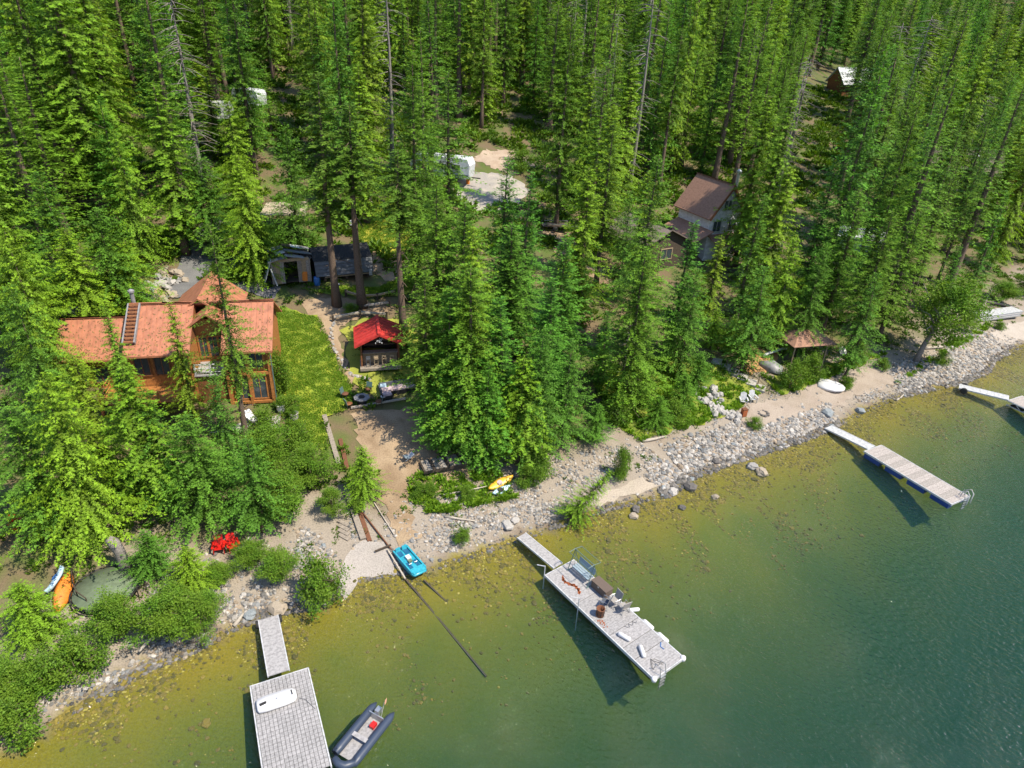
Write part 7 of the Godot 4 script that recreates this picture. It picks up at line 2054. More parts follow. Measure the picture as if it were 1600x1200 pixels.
	["fir0",-40.8,-118.3,22.9,2.8,303,"tall olive green fir uphill of the upper road"],
	["cedar0",-31.4,-118.3,19.3,3.1,134,"lacy cedar uphill of the upper road"],
	["fir2",-75.0,-118.5,20.7,3.0,274,"dark green fir far left of the upper road"],
	["larch0",61.0,-118.5,19.5,2.8,34,"airy bright green larch far uphill of the white shed, rightmost of two"],
	["spruce1",24.5,-118.8,18.1,3.2,333,"blue green spruce far uphill of the brown roofed house"],
	["fir1",-19.9,-118.8,15.4,2.5,14,"short olive green fir far right of the upper road"],
	["cedar1",87.2,-119.3,23.2,3.8,297,"tall yellow green cedar downhill of the far brown roof"],
	["cedar3",5.7,-119.4,16.1,3.3,299,"short lacy cedar far uphill of the gravel yard"],
	["fir2",9.1,-119.7,23.3,4.0,223,"tall dark green fir far uphill of the gravel yard, rightmost of two"],
	["larch1",55.1,-119.9,23.9,2.9,278,"tall wispy larch far uphill of the white shed"],
	["pine0",-81.4,-120.1,24.2,4.2,158,"tall high crowned pine far left of the upper road"],
	["fir0",-55.1,-120.6,16.2,2.9,268,"short shaggy fir far uphill of the upper road"],
	["larch1",-67.8,-120.8,26.8,3.6,269,"tall airy bright green larch far left of the upper road, rightmost of two"],
	["dead0",44.7,-120.9,17.3,3.5,275,"leafless dead tree far uphill of the white shed"],
	["larch1",97.8,-121.0,19.9,3.5,328,"wispy larch downhill of the far brown roof"],
	["fir0",41.0,-121.3,15.6,3.0,33,"short dark green fir far uphill of the white shed"],
	["cedar2",72.0,-121.6,25.6,4.1,329,"tall lacy cedar far downhill of the grey brown roof"],
	["pine0",-64.4,-121.8,16.3,3.3,293,"short bare stemmed pine far left of the upper road"],
	["cedar0",-41.9,-121.8,25.2,3.7,277,"tall drooping cedar uphill of the upper road"],
	["cedar0",35.6,-121.8,15.9,2.4,153,"short drooping cedar far uphill of the white shed"],
	["cedar1",59.3,-122.0,20.7,3.6,32,"yellow green cedar far uphill of the white shed"],
	["dead0",-74.2,-122.0,25.7,3.6,114,"tall bare grey dead tree far left of the upper road, rightmost of two"],
	["pine1",-16.1,-122.3,15.3,2.2,70,"short bare stemmed pine far right of the upper road"],
	["fir0",83.0,-122.8,23.6,2.7,52,"tall dark green fir downhill of the grey brown roof"],
	["fir3",-26.7,-122.9,16.4,3.2,51,"short dark green fir far uphill of the upper road, rightmost of two"],
	["fir3",4.8,-123.1,19.3,2.9,358,"dense fir far uphill of the gravel yard, rightmost of two"],
	["fir1",24.9,-123.2,23.2,3.2,251,"tall shaggy fir far uphill of the brown roofed house"],
	["fir0",18.5,-123.4,18.7,3.7,232,"shaggy fir far uphill of the brown roofed house"],
	["larch1",-83.9,-123.5,25.6,2.9,30,"tall airy bright green larch far left of the upper road, leftmost of two"],
	["spruce0",-48.4,-123.8,18.9,3.6,250,"conical spruce far uphill of the upper road"],
	["fir1",75.5,-124.1,26.9,3.3,326,"tall olive green fir downhill of the grey brown roof"],
	["cedar2",-35.3,-124.5,23.6,2.7,27,"tall gold green cedar far uphill of the upper road, rightmost of three"],
	["cedar0",7.8,-125.2,16.5,2.6,347,"short drooping cedar far uphill of the gravel yard, rightmost of two"],
	["pine1",56.3,-125.2,21.3,2.8,308,"bare stemmed pine far uphill of the white shed"],
	["fir0",-95.4,-125.7,18.5,3.6,14,"dense fir far left of the upper road"],
	["fir0",-4.0,-125.9,26.7,3.4,191,"tall dark green fir far uphill of the gravel yard, leftmost of two"],
	["fir1",-13.8,-126.0,15.1,2.3,124,"short shaggy fir far right of the upper road"],
	["fir3",-43.7,-126.2,19.6,3.2,234,"dark green fir far uphill of the upper road, second from left of three"],
	["cedar3",68.1,-126.3,19.7,3.6,118,"drooping cedar far left of the grey brown roof"],
	["fir1",-70.1,-126.3,15.9,2.5,190,"short dark green fir far left of the upper road"],
	["cedar2",-82.2,-126.3,22.1,3.1,293,"tall gold green cedar far left of the upper road"],
	["cedar0",-25.3,-126.3,18.9,2.8,319,"gold green cedar far uphill of the upper road, third from left of four"],
	["cedar3",-10.1,-126.6,22.7,3.4,253,"tall lacy cedar far uphill of the gravel yard"],
	["fir0",-54.0,-126.9,21.0,3.5,124,"dark green fir far uphill of the upper road, leftmost of three"],
	["fir1",38.9,-127.3,18.4,3.2,18,"dense fir far uphill of the white shed"],
	["larch1",-47.7,-127.4,26.3,3.1,318,"tall wispy larch far uphill of the upper road, leftmost of four"],
	["dead0",78.6,-127.5,17.3,2.7,305,"leafless dead tree downhill of the grey brown roof"],
	["cedar3",13.0,-127.5,27.3,3.0,43,"tall yellow green cedar far uphill of the gravel yard"],
	["cedar0",-22.0,-127.6,18.2,3.2,313,"drooping cedar far uphill of the upper road, fifth from left of six"],
	["larch0",42.5,-128.0,15.6,3.4,24,"short airy bright green larch far uphill of the white shed"],
	["fir2",-28.5,-128.2,23.6,4.2,347,"tall olive green fir far uphill of the upper road, third from left of five"],
	["dead0",-60.1,-128.9,23.7,2.9,209,"tall leafless dead tree far uphill of the upper road"],
	["spruce0",1.1,-129.2,18.3,2.9,208,"blue green spruce far uphill of the gravel yard, leftmost of two"],
	["cedar2",21.2,-129.2,22.4,2.9,301,"tall drooping cedar far uphill of the brown roofed house, rightmost of two"],
	["larch0",-72.4,-129.5,16.9,3.5,35,"short airy bright green larch far left of the upper road"],
	["cedar2",-91.1,-129.6,22.7,3.5,41,"tall lacy cedar far left of the upper road, second from left of three"],
	["spruce1",-11.7,-129.7,28.0,3.2,96,"tall blue green spruce far right of the upper road"],
	["larch0",-52.7,-130.1,17.3,2.9,17,"airy bright green larch far uphill of the upper road, second from left of four"],
	["larch1",27.6,-130.3,24.5,2.8,311,"tall wispy larch far uphill of the brown roofed house, rightmost of two"],
	["pine0",86.1,-130.4,18.9,3.3,92,"long trunked pine downhill of the grey brown roof"],
	["larch1",66.5,-130.6,17.5,2.3,43,"wispy larch left of the grey brown roof"],
	["larch0",-64.2,-130.8,21.4,3.1,33,"airy bright green larch far uphill of the upper road, leftmost of four"],
	["fir2",17.6,-130.9,15.3,2.4,15,"short dense fir far uphill of the brown roofed house"],
	["fir1",-41.9,-131.0,16.3,3.4,181,"short dense fir far uphill of the upper road, second from left of three"],
	["larch1",39.9,-131.2,27.0,4.5,319,"tall slender light green larch far uphill of the white shed"],
	["dead0",-86.2,-131.6,27.4,3.0,240,"tall leafless dead tree far left of the upper road"],
	["spruce0",-24.2,-131.8,18.9,2.8,280,"fresh green spruce far uphill of the upper road, rightmost of three"],
	["fir2",-45.4,-131.9,27.9,3.4,274,"tall olive green fir far uphill of the upper road, second from left of five"],
	["larch0",61.5,-131.9,16.4,2.6,243,"short airy bright green larch far left of the grey brown roof"],
	["cedar0",-17.0,-132.2,18.6,3.2,13,"drooping cedar far uphill of the upper road, rightmost of six"],
	["cedar3",-67.2,-132.3,16.9,3.2,38,"short drooping cedar far uphill of the upper road, second from left of three"],
	["spruce0",13.1,-132.3,17.5,3.2,170,"conical spruce far uphill of the brown roofed house"],
	["cedar0",-61.1,-132.3,15.6,2.9,43,"short drooping cedar far uphill of the upper road, rightmost of three"],
	["fir3",-71.9,-133.2,17.4,2.3,164,"shaggy fir far left of the upper road"],
	["larch0",74.2,-133.7,27.6,3.8,4,"tall wispy larch left of the grey brown roof"],
	["cedar0",-97.5,-134.1,16.6,2.8,237,"short gold green cedar far left of the upper road, leftmost of two"],
	["dead0",7.4,-134.1,20.9,2.9,229,"bare grey dead tree far uphill of the gravel yard"],
	["fir2",2.8,-134.5,19.8,3.3,302,"dense fir far uphill of the gravel yard, leftmost of two"],
	["cedar3",-84.3,-134.6,21.0,3.0,76,"drooping cedar far left of the upper road"],
	["cedar3",20.6,-134.6,20.3,2.5,197,"gold green cedar far uphill of the brown roofed house"],
	["fir3",33.7,-134.9,27.6,4.1,244,"tall olive green fir far uphill of the white shed, leftmost of two"],
	["pine0",37.8,-135.1,25.0,3.2,70,"tall long trunked pine far uphill of the white shed"],
	["pine1",-9.8,-135.3,15.3,2.7,54,"short bare stemmed pine far uphill of the upper road, rightmost of three"],
	["pine1",-32.7,-135.3,21.9,3.3,178,"high crowned pine far uphill of the upper road, leftmost of two"],
	["fir1",69.2,-135.4,22.4,3.0,343,"tall dark green fir left of the grey brown roof"],
	["fir2",-19.9,-135.7,18.1,3.2,118,"dark green fir far uphill of the upper road, rightmost of three"],
	["dead0",-42.8,-136.0,26.6,3.4,231,"tall bare grey dead tree far uphill of the upper road"],
	["cedar1",-28.2,-136.3,17.5,2.6,66,"drooping cedar far uphill of the upper road, third from left of six"],
	["dead0",65.0,-136.6,23.8,4.2,98,"tall leafless dead tree left of the grey brown roof, leftmost of two"],
	["dead0",9.5,-136.8,23.6,3.3,113,"tall bare grey dead tree far uphill of the gravel yard"],
	["cedar3",-1.0,-137.0,22.2,3.5,55,"tall drooping cedar far uphill of the gravel yard"],
	["larch0",-60.8,-137.3,21.8,3.9,56,"wispy larch far uphill of the upper road, second from left of four"],
	["cedar1",110.3,-137.3,27.7,4.1,26,"tall yellow green cedar right of the far brown roof"],
	["larch1",-101.9,-137.4,19.4,3.9,61,"slender light green larch far left of the upper road, leftmost of two"],
	["larch1",-7.1,-137.5,27.1,3.1,38,"tall slender light green larch far uphill of the gravel yard, rightmost of two"],
	["dead0",-52.8,-138.0,16.9,2.9,330,"short leafless dead tree far uphill of the upper road, leftmost of two"],
	["larch1",-93.1,-138.1,25.0,4.5,42,"tall slender light green larch far left of the upper road, leftmost of two"],
	["pine1",-47.5,-138.2,16.4,2.5,190,"short bare stemmed pine far uphill of the upper road, second from left of three"],
	["larch1",-38.7,-138.5,25.8,3.2,53,"tall airy bright green larch far uphill of the upper road, second from left of five"],
	["fir3",13.1,-139.1,27.3,3.0,12,"tall dense fir far uphill of the brown roofed house"],
	["larch0",49.8,-139.6,18.6,3.0,239,"wispy larch far left of the grey brown roof"],
	["cedar1",46.5,-139.9,15.1,2.6,320,"short gold green cedar far left of the grey brown roof"],
	["fir2",-85.4,-140.2,27.2,3.9,267,"tall dense fir far left of the upper road, leftmost of two"],
	["fir3",-21.6,-140.4,22.0,2.7,102,"tall dense fir far uphill of the upper road, rightmost of two"],
	["cedar1",20.5,-140.4,25.6,4.2,189,"tall yellow green cedar far uphill of the brown roofed house, rightmost of two"],
	["fir1",-61.2,-141.0,27.6,3.3,324,"tall dark green fir far uphill of the upper road, leftmost of two"],
	["dead0",-52.1,-141.1,21.4,2.6,41,"bare grey dead tree far uphill of the upper road"],
	["larch1",-1.2,-141.7,20.4,3.6,120,"slender light green larch far uphill of the gravel yard"],
	["spruce0",11.5,-142.7,24.7,4.3,2,"tall fresh green spruce far uphill of the gravel yard"],
	["spruce1",28.3,-142.7,26.2,3.9,131,"tall blue green spruce far uphill of the brown roofed house"],
	["fir0",15.7,-142.8,21.4,3.9,265,"dense fir far uphill of the brown roofed house"],
	["dead0",72.8,-142.8,25.2,4.1,349,"tall leafless dead tree left of the grey brown roof, rightmost of two"],
	["cedar1",97.2,-143.0,25.8,4.1,101,"tall yellow green cedar uphill of the far brown roof"],
	["cedar0",6.3,-143.1,21.6,3.8,7,"yellow green cedar far uphill of the gravel yard"],
	["dead0",-39.6,-143.2,16.0,3.2,224,"short bare grey dead tree far uphill of the upper road"],
	["pine0",-30.5,-143.3,26.8,3.8,129,"tall high crowned pine far uphill of the upper road, second from left of four"],
	["dead0",42.2,-143.4,16.5,2.5,312,"short bare grey dead tree far left of the grey brown roof"],
	["pine1",-77.9,-143.5,17.3,3.4,11,"long trunked pine far uphill of the upper road"],
	["pine0",-92.4,-143.8,24.9,3.8,52,"tall long trunked pine far left of the upper road"],
	["cedar0",-72.0,-143.9,26.9,5.4,265,"tall lacy cedar far uphill of the upper road, second from left of five"],
	["spruce1",-14.2,-144.0,22.2,3.3,213,"tall conical spruce far uphill of the upper road, second from left of three"],
	["dead0",-45.1,-144.3,15.8,3.0,29,"short leafless dead tree far uphill of the upper road, rightmost of two"],
	["fir3",50.8,-144.6,17.3,2.3,128,"olive green fir far left of the grey brown roof, leftmost of two"],
	["larch0",117.2,-144.7,19.3,4.8,243,"airy bright green larch far right of the far brown roof"],
	["pine1",-49.9,-144.9,15.0,3.0,161,"short bare stemmed pine far uphill of the upper road, leftmost of three"],
	["cedar0",-99.2,-144.9,25.1,4.5,309,"tall lacy cedar far left of the upper road, leftmost of three"],
	["cedar2",45.9,-145.0,25.9,3.5,112,"tall lacy cedar far left of the grey brown roof"],
	["fir3",20.5,-145.6,16.0,2.4,327,"short dark green fir far uphill of the brown roofed house"],
	["pine0",2.0,-145.6,18.1,3.2,30,"high crowned pine far uphill of the gravel yard"],
	["fir2",-2.3,-145.8,15.2,3.3,348,"short dark green fir far uphill of the gravel yard"],
	["larch1",25.0,-145.9,24.3,3.0,140,"tall wispy larch far uphill of the brown roofed house, leftmost of two"],
	["cedar3",-37.1,-146.0,22.8,3.9,67,"tall lacy cedar far uphill of the upper road, fourth from left of five"],
	["fir0",-54.6,-146.2,15.1,2.7,153,"short olive green fir far uphill of the upper road, leftmost of two"],
	["cedar0",29.0,-146.3,20.5,3.3,19,"lacy cedar far uphill of the brown roofed house"],
	["cedar3",-28.5,-146.7,27.4,3.7,95,"tall drooping cedar far uphill of the upper road"],
	["pine0",-84.9,-147.1,20.4,3.4,180,"bare stemmed pine far left of the upper road"],
	["fir3",-18.8,-147.2,19.6,3.7,206,"shaggy fir far uphill of the upper road"],
	["larch1",107.0,-147.3,17.2,3.6,3,"airy bright green larch uphill of the far brown roof"],
	["cedar1",101.7,-147.6,17.4,4.3,154,"lacy cedar uphill of the far brown roof"],
	["cedar3",14.1,-147.8,25.6,3.3,48,"tall yellow green cedar far uphill of the brown roofed house, leftmost of two"],
	["cedar3",90.9,-147.9,26.2,5.4,15,"tall lacy cedar uphill of the grey brown roof"],
	["fir2",73.0,-148.4,15.9,3.3,162,"short dark green fir left of the grey brown roof"],
	["pine0",21.0,-148.9,15.9,3.2,224,"short long trunked pine far uphill of the brown roofed house"],
	["fir2",1.0,-149.0,24.2,3.2,126,"tall dense fir far uphill of the gravel yard"],
	["fir2",-94.1,-149.5,25.5,5.1,213,"tall dark green fir far left of the upper road, leftmost of two"],
	["larch1",-42.7,-149.9,21.0,2.6,309,"slender light green larch far uphill of the upper road"],
	["cedar2",-50.8,-150.3,15.5,2.7,164,"short gold green cedar far uphill of the upper road, second from left of three"],
	["fir1",-54.3,-150.4,15.6,2.3,251,"short dense fir far uphill of the upper road, leftmost of three"],
	["cedar2",-68.4,-150.6,16.7,3.0,288,"short drooping cedar far uphill of the upper road, leftmost of three"],
	["cedar1",43.7,-150.8,16.1,3.1,177,"short lacy cedar far left of the grey brown roof"],
	["pine0",96.0,-151.3,15.3,3.3,204,"short bare stemmed pine right of the grey brown roof"],
	["larch0",-32.0,-151.9,15.0,2.8,220,"short wispy larch far uphill of the upper road, rightmost of two"],
	["fir1",51.9,-152.0,20.1,4.8,106,"olive green fir far left of the grey brown roof, rightmost of two"],
	["fir3",-14.7,-152.1,23.4,3.1,40,"tall olive green fir far uphill of the upper road, rightmost of five"],
	["fir3",118.8,-152.2,17.3,3.5,141,"olive green fir far uphill of the far brown roof"],
	["cedar0",14.3,-152.2,26.2,3.2,154,"tall drooping cedar far uphill of the brown roofed house, leftmost of two"],
	["cedar0",34.6,-152.6,24.3,3.7,236,"tall drooping cedar far left of the grey brown roof"],
	["cedar0",-61.4,-152.7,19.8,4.7,238,"gold green cedar far uphill of the upper road, leftmost of four"],
	["cedar1",-40.9,-153.3,22.1,4.0,312,"tall yellow green cedar far uphill of the upper road, leftmost of two"],
	["larch0",8.6,-153.5,15.4,3.3,291,"short airy bright green larch far uphill of the gravel yard"],
	["pine0",-24.8,-153.6,16.6,3.4,233,"short high crowned pine far uphill of the upper road"],
	["cedar0",73.6,-153.9,19.0,3.6,225,"lacy cedar uphill of the grey brown roof"],
	["larch0",-84.5,-154.4,24.8,4.8,197,"tall airy bright green larch far uphill of the upper road, leftmost of five"],
	["cedar2",-76.4,-154.5,26.7,4.4,95,"tall lacy cedar far uphill of the upper road, leftmost of five"],
	["fir1",125.4,-154.6,16.1,4.3,168,"short olive green fir far right of the far brown roof"],
	["fir0",-10.7,-154.6,19.8,3.6,205,"olive green fir far uphill of the upper road, fourth from left of five"],
	["fir3",91.7,-154.7,19.4,3.2,30,"dark green fir uphill of the grey brown roof"],
	["pine1",-7.1,-154.7,20.4,3.7,166,"high crowned pine far uphill of the upper road, rightmost of two"],
	["larch1",-91.9,-155.1,20.3,4.0,47,"slender light green larch far left of the upper road, rightmost of two"],
	["pine0",-21.6,-155.6,26.1,3.0,87,"tall high crowned pine far uphill of the upper road, third from left of four"],
	["cedar1",2.2,-155.7,16.4,2.8,162,"short drooping cedar far uphill of the gravel yard, leftmost of two"],
	["cedar3",86.2,-155.7,24.6,4.8,278,"tall drooping cedar uphill of the grey brown roof"],
	["cedar3",-33.8,-155.8,17.9,3.1,13,"gold green cedar far uphill of the upper road, second from left of four"],
	["fir3",34.7,-156.0,18.2,2.7,96,"dense fir far left of the grey brown roof"],
	["larch1",98.6,-156.2,18.8,3.9,108,"airy bright green larch far uphill of the grey brown roof"],
	["cedar1",-58.0,-156.6,17.3,3.5,186,"drooping cedar far uphill of the upper road, leftmost of six"],
	["fir3",-1.9,-156.8,19.4,2.7,337,"olive green fir far uphill of the upper road, rightmost of five"],
	["larch0",-38.5,-156.8,24.0,3.5,70,"tall wispy larch far uphill of the upper road, third from left of four"],
	["cedar3",-48.2,-157.1,16.4,2.9,320,"short gold green cedar far uphill of the upper road, rightmost of three"],
	["larch0",13.6,-157.5,27.8,3.7,43,"tall airy bright green larch far uphill of the brown roofed house"],
	["spruce0",41.1,-157.9,22.9,4.2,172,"tall conical spruce far left of the grey brown roof"],
	["spruce0",119.4,-157.9,26.0,5.5,228,"tall conical spruce far uphill of the far brown roof"],
	["cedar2",109.3,-158.0,21.7,4.4,310,"lacy cedar far uphill of the far brown roof"],
	["larch0",27.6,-158.0,19.6,3.7,306,"slender light green larch far left of the grey brown roof"],
	["fir0",-16.1,-158.1,25.0,3.6,343,"tall olive green fir far uphill of the upper road, fourth from left of five"],
	["pine1",54.7,-158.9,24.1,4.1,197,"tall high crowned pine far left of the grey brown roof"],
	["spruce0",128.8,-159.1,24.1,3.8,108,"tall blue green spruce far right of the far brown roof"],
	["pine1",3.3,-159.6,21.7,3.2,356,"long trunked pine far uphill of the gravel yard"],
	["fir1",-54.5,-159.9,24.0,3.7,277,"tall shaggy fir far uphill of the upper road, leftmost of three"],
	["larch0",22.8,-159.9,23.5,4.3,171,"tall slender light green larch far left of the grey brown roof"],
	["fir1",-75.1,-160.5,15.1,3.3,38,"short dark green fir far uphill of the upper road, leftmost of two"],
	["fir3",70.4,-160.8,25.5,5.1,9,"tall dense fir far uphill of the grey brown roof"],
	["cedar0",-24.9,-160.9,20.4,3.5,342,"drooping cedar far uphill of the upper road, fourth from left of six"],
	["spruce0",11.1,-161.4,18.7,4.5,282,"blue green spruce far uphill of the gravel yard, rightmost of two"],
	["larch0",-41.1,-161.4,26.0,5.0,215,"tall wispy larch far uphill of the upper road, second from left of four"],
	["fir0",-1.4,-161.6,16.4,3.4,240,"short olive green fir far uphill of the upper road, rightmost of two"],
	["spruce0",-10.4,-161.7,27.9,4.0,116,"tall conical spruce far uphill of the upper road, rightmost of three"],
	["fir1",-80.4,-161.8,26.2,4.6,165,"tall olive green fir far uphill of the upper road, leftmost of five"],
	["spruce0",93.4,-162.6,26.1,5.3,263,"tall blue green spruce far uphill of the grey brown roof"],
	["larch1",-62.7,-162.7,26.7,4.2,257,"tall slender light green larch far uphill of the upper road, leftmost of two"],
	["larch0",103.4,-163.4,18.4,3.3,50,"slender light green larch far uphill of the grey brown roof"],
	["pine0",39.0,-163.8,27.9,4.3,237,"tall bare stemmed pine far left of the white roofed cabin"],
	["dead0",4.0,-163.8,19.6,3.9,1,"leafless dead tree far uphill of the gravel yard"],
	["larch1",-19.6,-164.5,25.6,4.3,145,"tall slender light green larch far uphill of the upper road, rightmost of two"],
	["larch0",59.0,-164.9,17.1,3.4,273,"airy bright green larch far downhill of the white roofed cabin, leftmost of two"],
	["fir3",112.9,-165.0,16.9,4.3,105,"short shaggy fir far uphill of the far brown roof"],
	["spruce0",45.1,-165.4,25.5,5.0,36,"tall blue green spruce far left of the white roofed cabin, rightmost of three"],
	["larch1",75.8,-165.5,21.6,4.7,114,"airy bright green larch far downhill of the white roofed cabin, rightmost of two"],
	["spruce0",-30.4,-165.6,17.1,4.4,5,"blue green spruce far uphill of the upper road"],
	["fir1",26.1,-165.7,21.7,4.5,161,"dense fir far left of the white roofed cabin, leftmost of two"],
	["pine0",81.1,-165.7,18.2,3.7,21,"high crowned pine far downhill of the white roofed cabin"],
	["larch0",19.8,-165.7,17.8,4.0,46,"airy bright green larch far left of the white roofed cabin"],
	["cedar2",51.3,-166.5,21.3,4.8,76,"drooping cedar far left of the white roofed cabin"],
	["larch0",-12.1,-167.0,26.6,4.8,168,"tall airy bright green larch far uphill of the upper road, rightmost of five"],
	["larch0",-75.4,-167.4,18.6,4.1,83,"wispy larch far uphill of the upper road, leftmost of four"],
	["larch0",-37.9,-167.7,20.3,3.2,355,"airy bright green larch far uphill of the upper road, rightmost of four"],
	["larch1",129.7,-167.7,20.4,3.2,49,"airy bright green larch far uphill of the far brown roof"],
	["spruce0",14.1,-167.9,28.0,4.4,260,"tall fresh green spruce far left of the white roofed cabin, third from left of five"],
	["fir0",121.1,-168.2,27.4,5.5,206,"tall olive green fir far uphill of the far brown roof"],
	["fir0",-3.9,-168.5,26.2,4.5,332,"tall dark green fir far uphill of the upper road, rightmost of two"],
	["fir3",-22.5,-168.9,21.1,3.2,202,"dense fir far uphill of the upper road"],
	["fir1",30.9,-168.9,16.8,3.8,199,"short dark green fir far left of the white roofed cabin"],
	["fir0",-64.3,-168.9,18.8,3.6,300,"olive green fir far uphill of the upper road, leftmost of five"],
	["fir3",-54.2,-169.6,27.6,3.8,259,"tall dense fir far uphill of the upper road, leftmost of two"],
	["larch1",93.7,-170.2,26.2,4.8,69,"tall airy bright green larch far downhill of the white roofed cabin"],
	["fir3",56.5,-170.2,27.5,3.8,260,"tall shaggy fir far left of the white roofed cabin, rightmost of six"],
	["spruce0",-48.3,-170.3,20.0,3.2,353,"fresh green spruce far uphill of the upper road, leftmost of three"],
	["fir2",6.4,-170.5,22.2,3.6,182,"tall olive green fir far left of the white roofed cabin, leftmost of two"],
	["cedar1",-71.3,-170.6,15.4,3.5,183,"short gold green cedar far uphill of the upper road, leftmost of three"],
	["pine0",-16.3,-170.8,24.7,5.1,138,"tall high crowned pine far uphill of the upper road, rightmost of four"],
	["dead0",-58.7,-171.9,17.8,3.8,103,"leafless dead tree far uphill of the upper road"],
	["cedar2",48.2,-172.3,22.7,5.0,164,"tall gold green cedar far left of the white roofed cabin, second from left of three"],
	["fir3",-35.0,-172.5,15.3,3.3,197,"short dense fir far uphill of the upper road, rightmost of three"],
	["fir0",139.0,-173.3,17.3,3.4,290,"dark green fir far uphill of the far brown roof"],
	["fir0",80.1,-173.5,24.0,3.9,93,"tall shaggy fir downhill of the white roofed cabin"],
	["fir1",97.3,-174.2,22.1,3.4,313,"tall dense fir far downhill of the white roofed cabin"],
	["spruce0",-29.9,-174.4,25.4,3.6,91,"tall conical spruce far uphill of the upper road, leftmost of three"],
	["spruce1",11.9,-174.5,21.0,3.3,292,"fresh green spruce far left of the white roofed cabin, leftmost of two"],
	["fir3",20.3,-174.5,22.2,4.9,87,"tall dense fir far left of the white roofed cabin, rightmost of four"],
	["spruce1",26.6,-174.8,27.2,5.1,4,"tall conical spruce far left of the white roofed cabin, rightmost of two"],
	["fir0",-7.4,-175.1,24.8,5.0,156,"tall shaggy fir far uphill of the upper road, rightmost of three"],
	["spruce0",34.1,-175.6,23.7,4.8,350,"tall fresh green spruce far left of the white roofed cabin, fourth from left of five"],
	["cedar1",113.0,-175.8,21.2,3.7,10,"drooping cedar far right of the white roofed cabin, leftmost of two"],
	["pine0",-52.4,-175.8,22.5,4.7,142,"tall high crowned pine far uphill of the upper road, leftmost of four"],
	["larch1",-45.0,-175.8,15.4,3.1,245,"short slender light green larch far uphill of the upper road"],
	["cedar2",-67.9,-176.1,27.1,3.8,267,"tall gold green cedar far uphill of the upper road, leftmost of three"],
	["larch0",-0.3,-176.5,25.7,4.4,346,"tall wispy larch far uphill of the upper road, rightmost of four"],
	["cedar2",-15.7,-176.5,19.2,3.7,218,"gold green cedar far uphill of the upper road, rightmost of four"],
	["fir2",-22.1,-176.7,19.5,4.8,47,"olive green fir far uphill of the upper road, third from left of five"],
	["larch0",125.7,-177.0,15.5,3.3,139,"short airy bright green larch far right of the white roofed cabin"],
	["pine1",131.8,-177.2,26.0,5.1,145,"tall long trunked pine far right of the white roofed cabin, leftmost of two"],
	["cedar1",-40.0,-177.8,24.5,4.8,73,"tall gold green cedar far uphill of the upper road, second from left of three"],
	["pine1",7.6,-178.5,17.5,3.3,264,"high crowned pine far left of the white roofed cabin, leftmost of two"],
	["larch0",86.6,-179.2,26.5,4.3,231,"tall slender light green larch downhill of the white roofed cabin"],
	["fir0",43.3,-179.7,15.3,2.8,245,"short dense fir far left of the white roofed cabin"],
	["spruce1",23.4,-179.8,18.5,3.2,348,"fresh green spruce far left of the white roofed cabin, rightmost of two"],
	["fir2",57.3,-179.8,21.6,5.0,118,"olive green fir far left of the white roofed cabin, rightmost of three"],
	["fir0",38.3,-180.0,21.3,3.8,91,"dense fir far left of the white roofed cabin, rightmost of two"],
	["cedar0",104.2,-180.6,17.9,4.4,169,"yellow green cedar far right of the white roofed cabin, leftmost of three"],
	["cedar1",110.2,-180.7,21.9,4.4,75,"yellow green cedar far right of the white roofed cabin, second from left of three"],
	["spruce1",144.1,-181.2,18.1,4.6,347,"blue green spruce far right of the white roofed cabin, second from left of three"],
	["spruce1",79.0,-181.2,26.3,5.1,177,"tall fresh green spruce downhill of the white roofed cabin"],
	["cedar2",93.6,-181.3,21.8,4.3,307,"yellow green cedar right of the white roofed cabin"],
	["larch0",-35.0,-181.8,21.1,3.8,26,"wispy larch far uphill of the upper road, third from left of four"],
	["fir2",-43.9,-182.4,28.0,4.0,279,"tall shaggy fir far uphill of the upper road, second from left of three"],
	["cedar2",-12.6,-182.6,22.1,3.9,142,"tall lacy cedar far uphill of the upper road, rightmost of five"],
	["larch0",-64.2,-183.0,16.4,4.2,176,"short wispy larch far uphill of the upper road, leftmost of two"],
	["larch1",10.1,-184.1,23.5,4.5,13,"tall airy bright green larch far left of the white roofed cabin, rightmost of two"],
	["cedar0",97.9,-184.1,18.4,3.1,296,"lacy cedar right of the white roofed cabin"],
	["cedar2",-48.9,-184.2,25.5,4.0,95,"tall lacy cedar far uphill of the upper road, third from left of five"],
	["cedar2",-22.2,-184.4,21.3,4.5,275,"lacy cedar far uphill of the upper road, rightmost of three"],
	["fir1",3.7,-184.6,22.8,4.5,342,"tall dense fir far left of the white roofed cabin, third from left of four"],
	["pine1",54.2,-184.6,22.8,3.8,49,"tall high crowned pine far left of the white roofed cabin, rightmost of two"],
	["pine1",-1.7,-184.7,17.7,3.3,232,"long trunked pine far left of the white roofed cabin, rightmost of two"],
	["cedar1",129.1,-185.0,27.5,4.2,68,"tall gold green cedar far right of the white roofed cabin, second from left of seven"],
	["fir2",46.0,-186.5,24.4,3.6,174,"tall dark green fir far left of the white roofed cabin, rightmost of three"],
	["cedar1",-54.9,-186.6,21.2,4.5,107,"drooping cedar far uphill of the upper road, second from left of six"],
	["pine0",26.2,-186.6,15.3,2.9,278,"short high crowned pine far left of the white roofed cabin"],
	["cedar3",61.6,-187.2,16.7,4.0,68,"short yellow green cedar far left of the white roofed cabin"],
	["cedar3",56.9,-188.9,23.6,4.0,216,"tall lacy cedar far left of the white roofed cabin, rightmost of two"],
	["fir0",67.2,-189.0,26.9,4.1,110,"tall dark green fir left of the white roofed cabin"],
	["fir2",31.1,-189.2,20.4,4.3,263,"olive green fir far left of the white roofed cabin, second from left of three"],
	["spruce1",93.8,-189.5,26.9,4.5,103,"tall blue green spruce right of the white roofed cabin"],
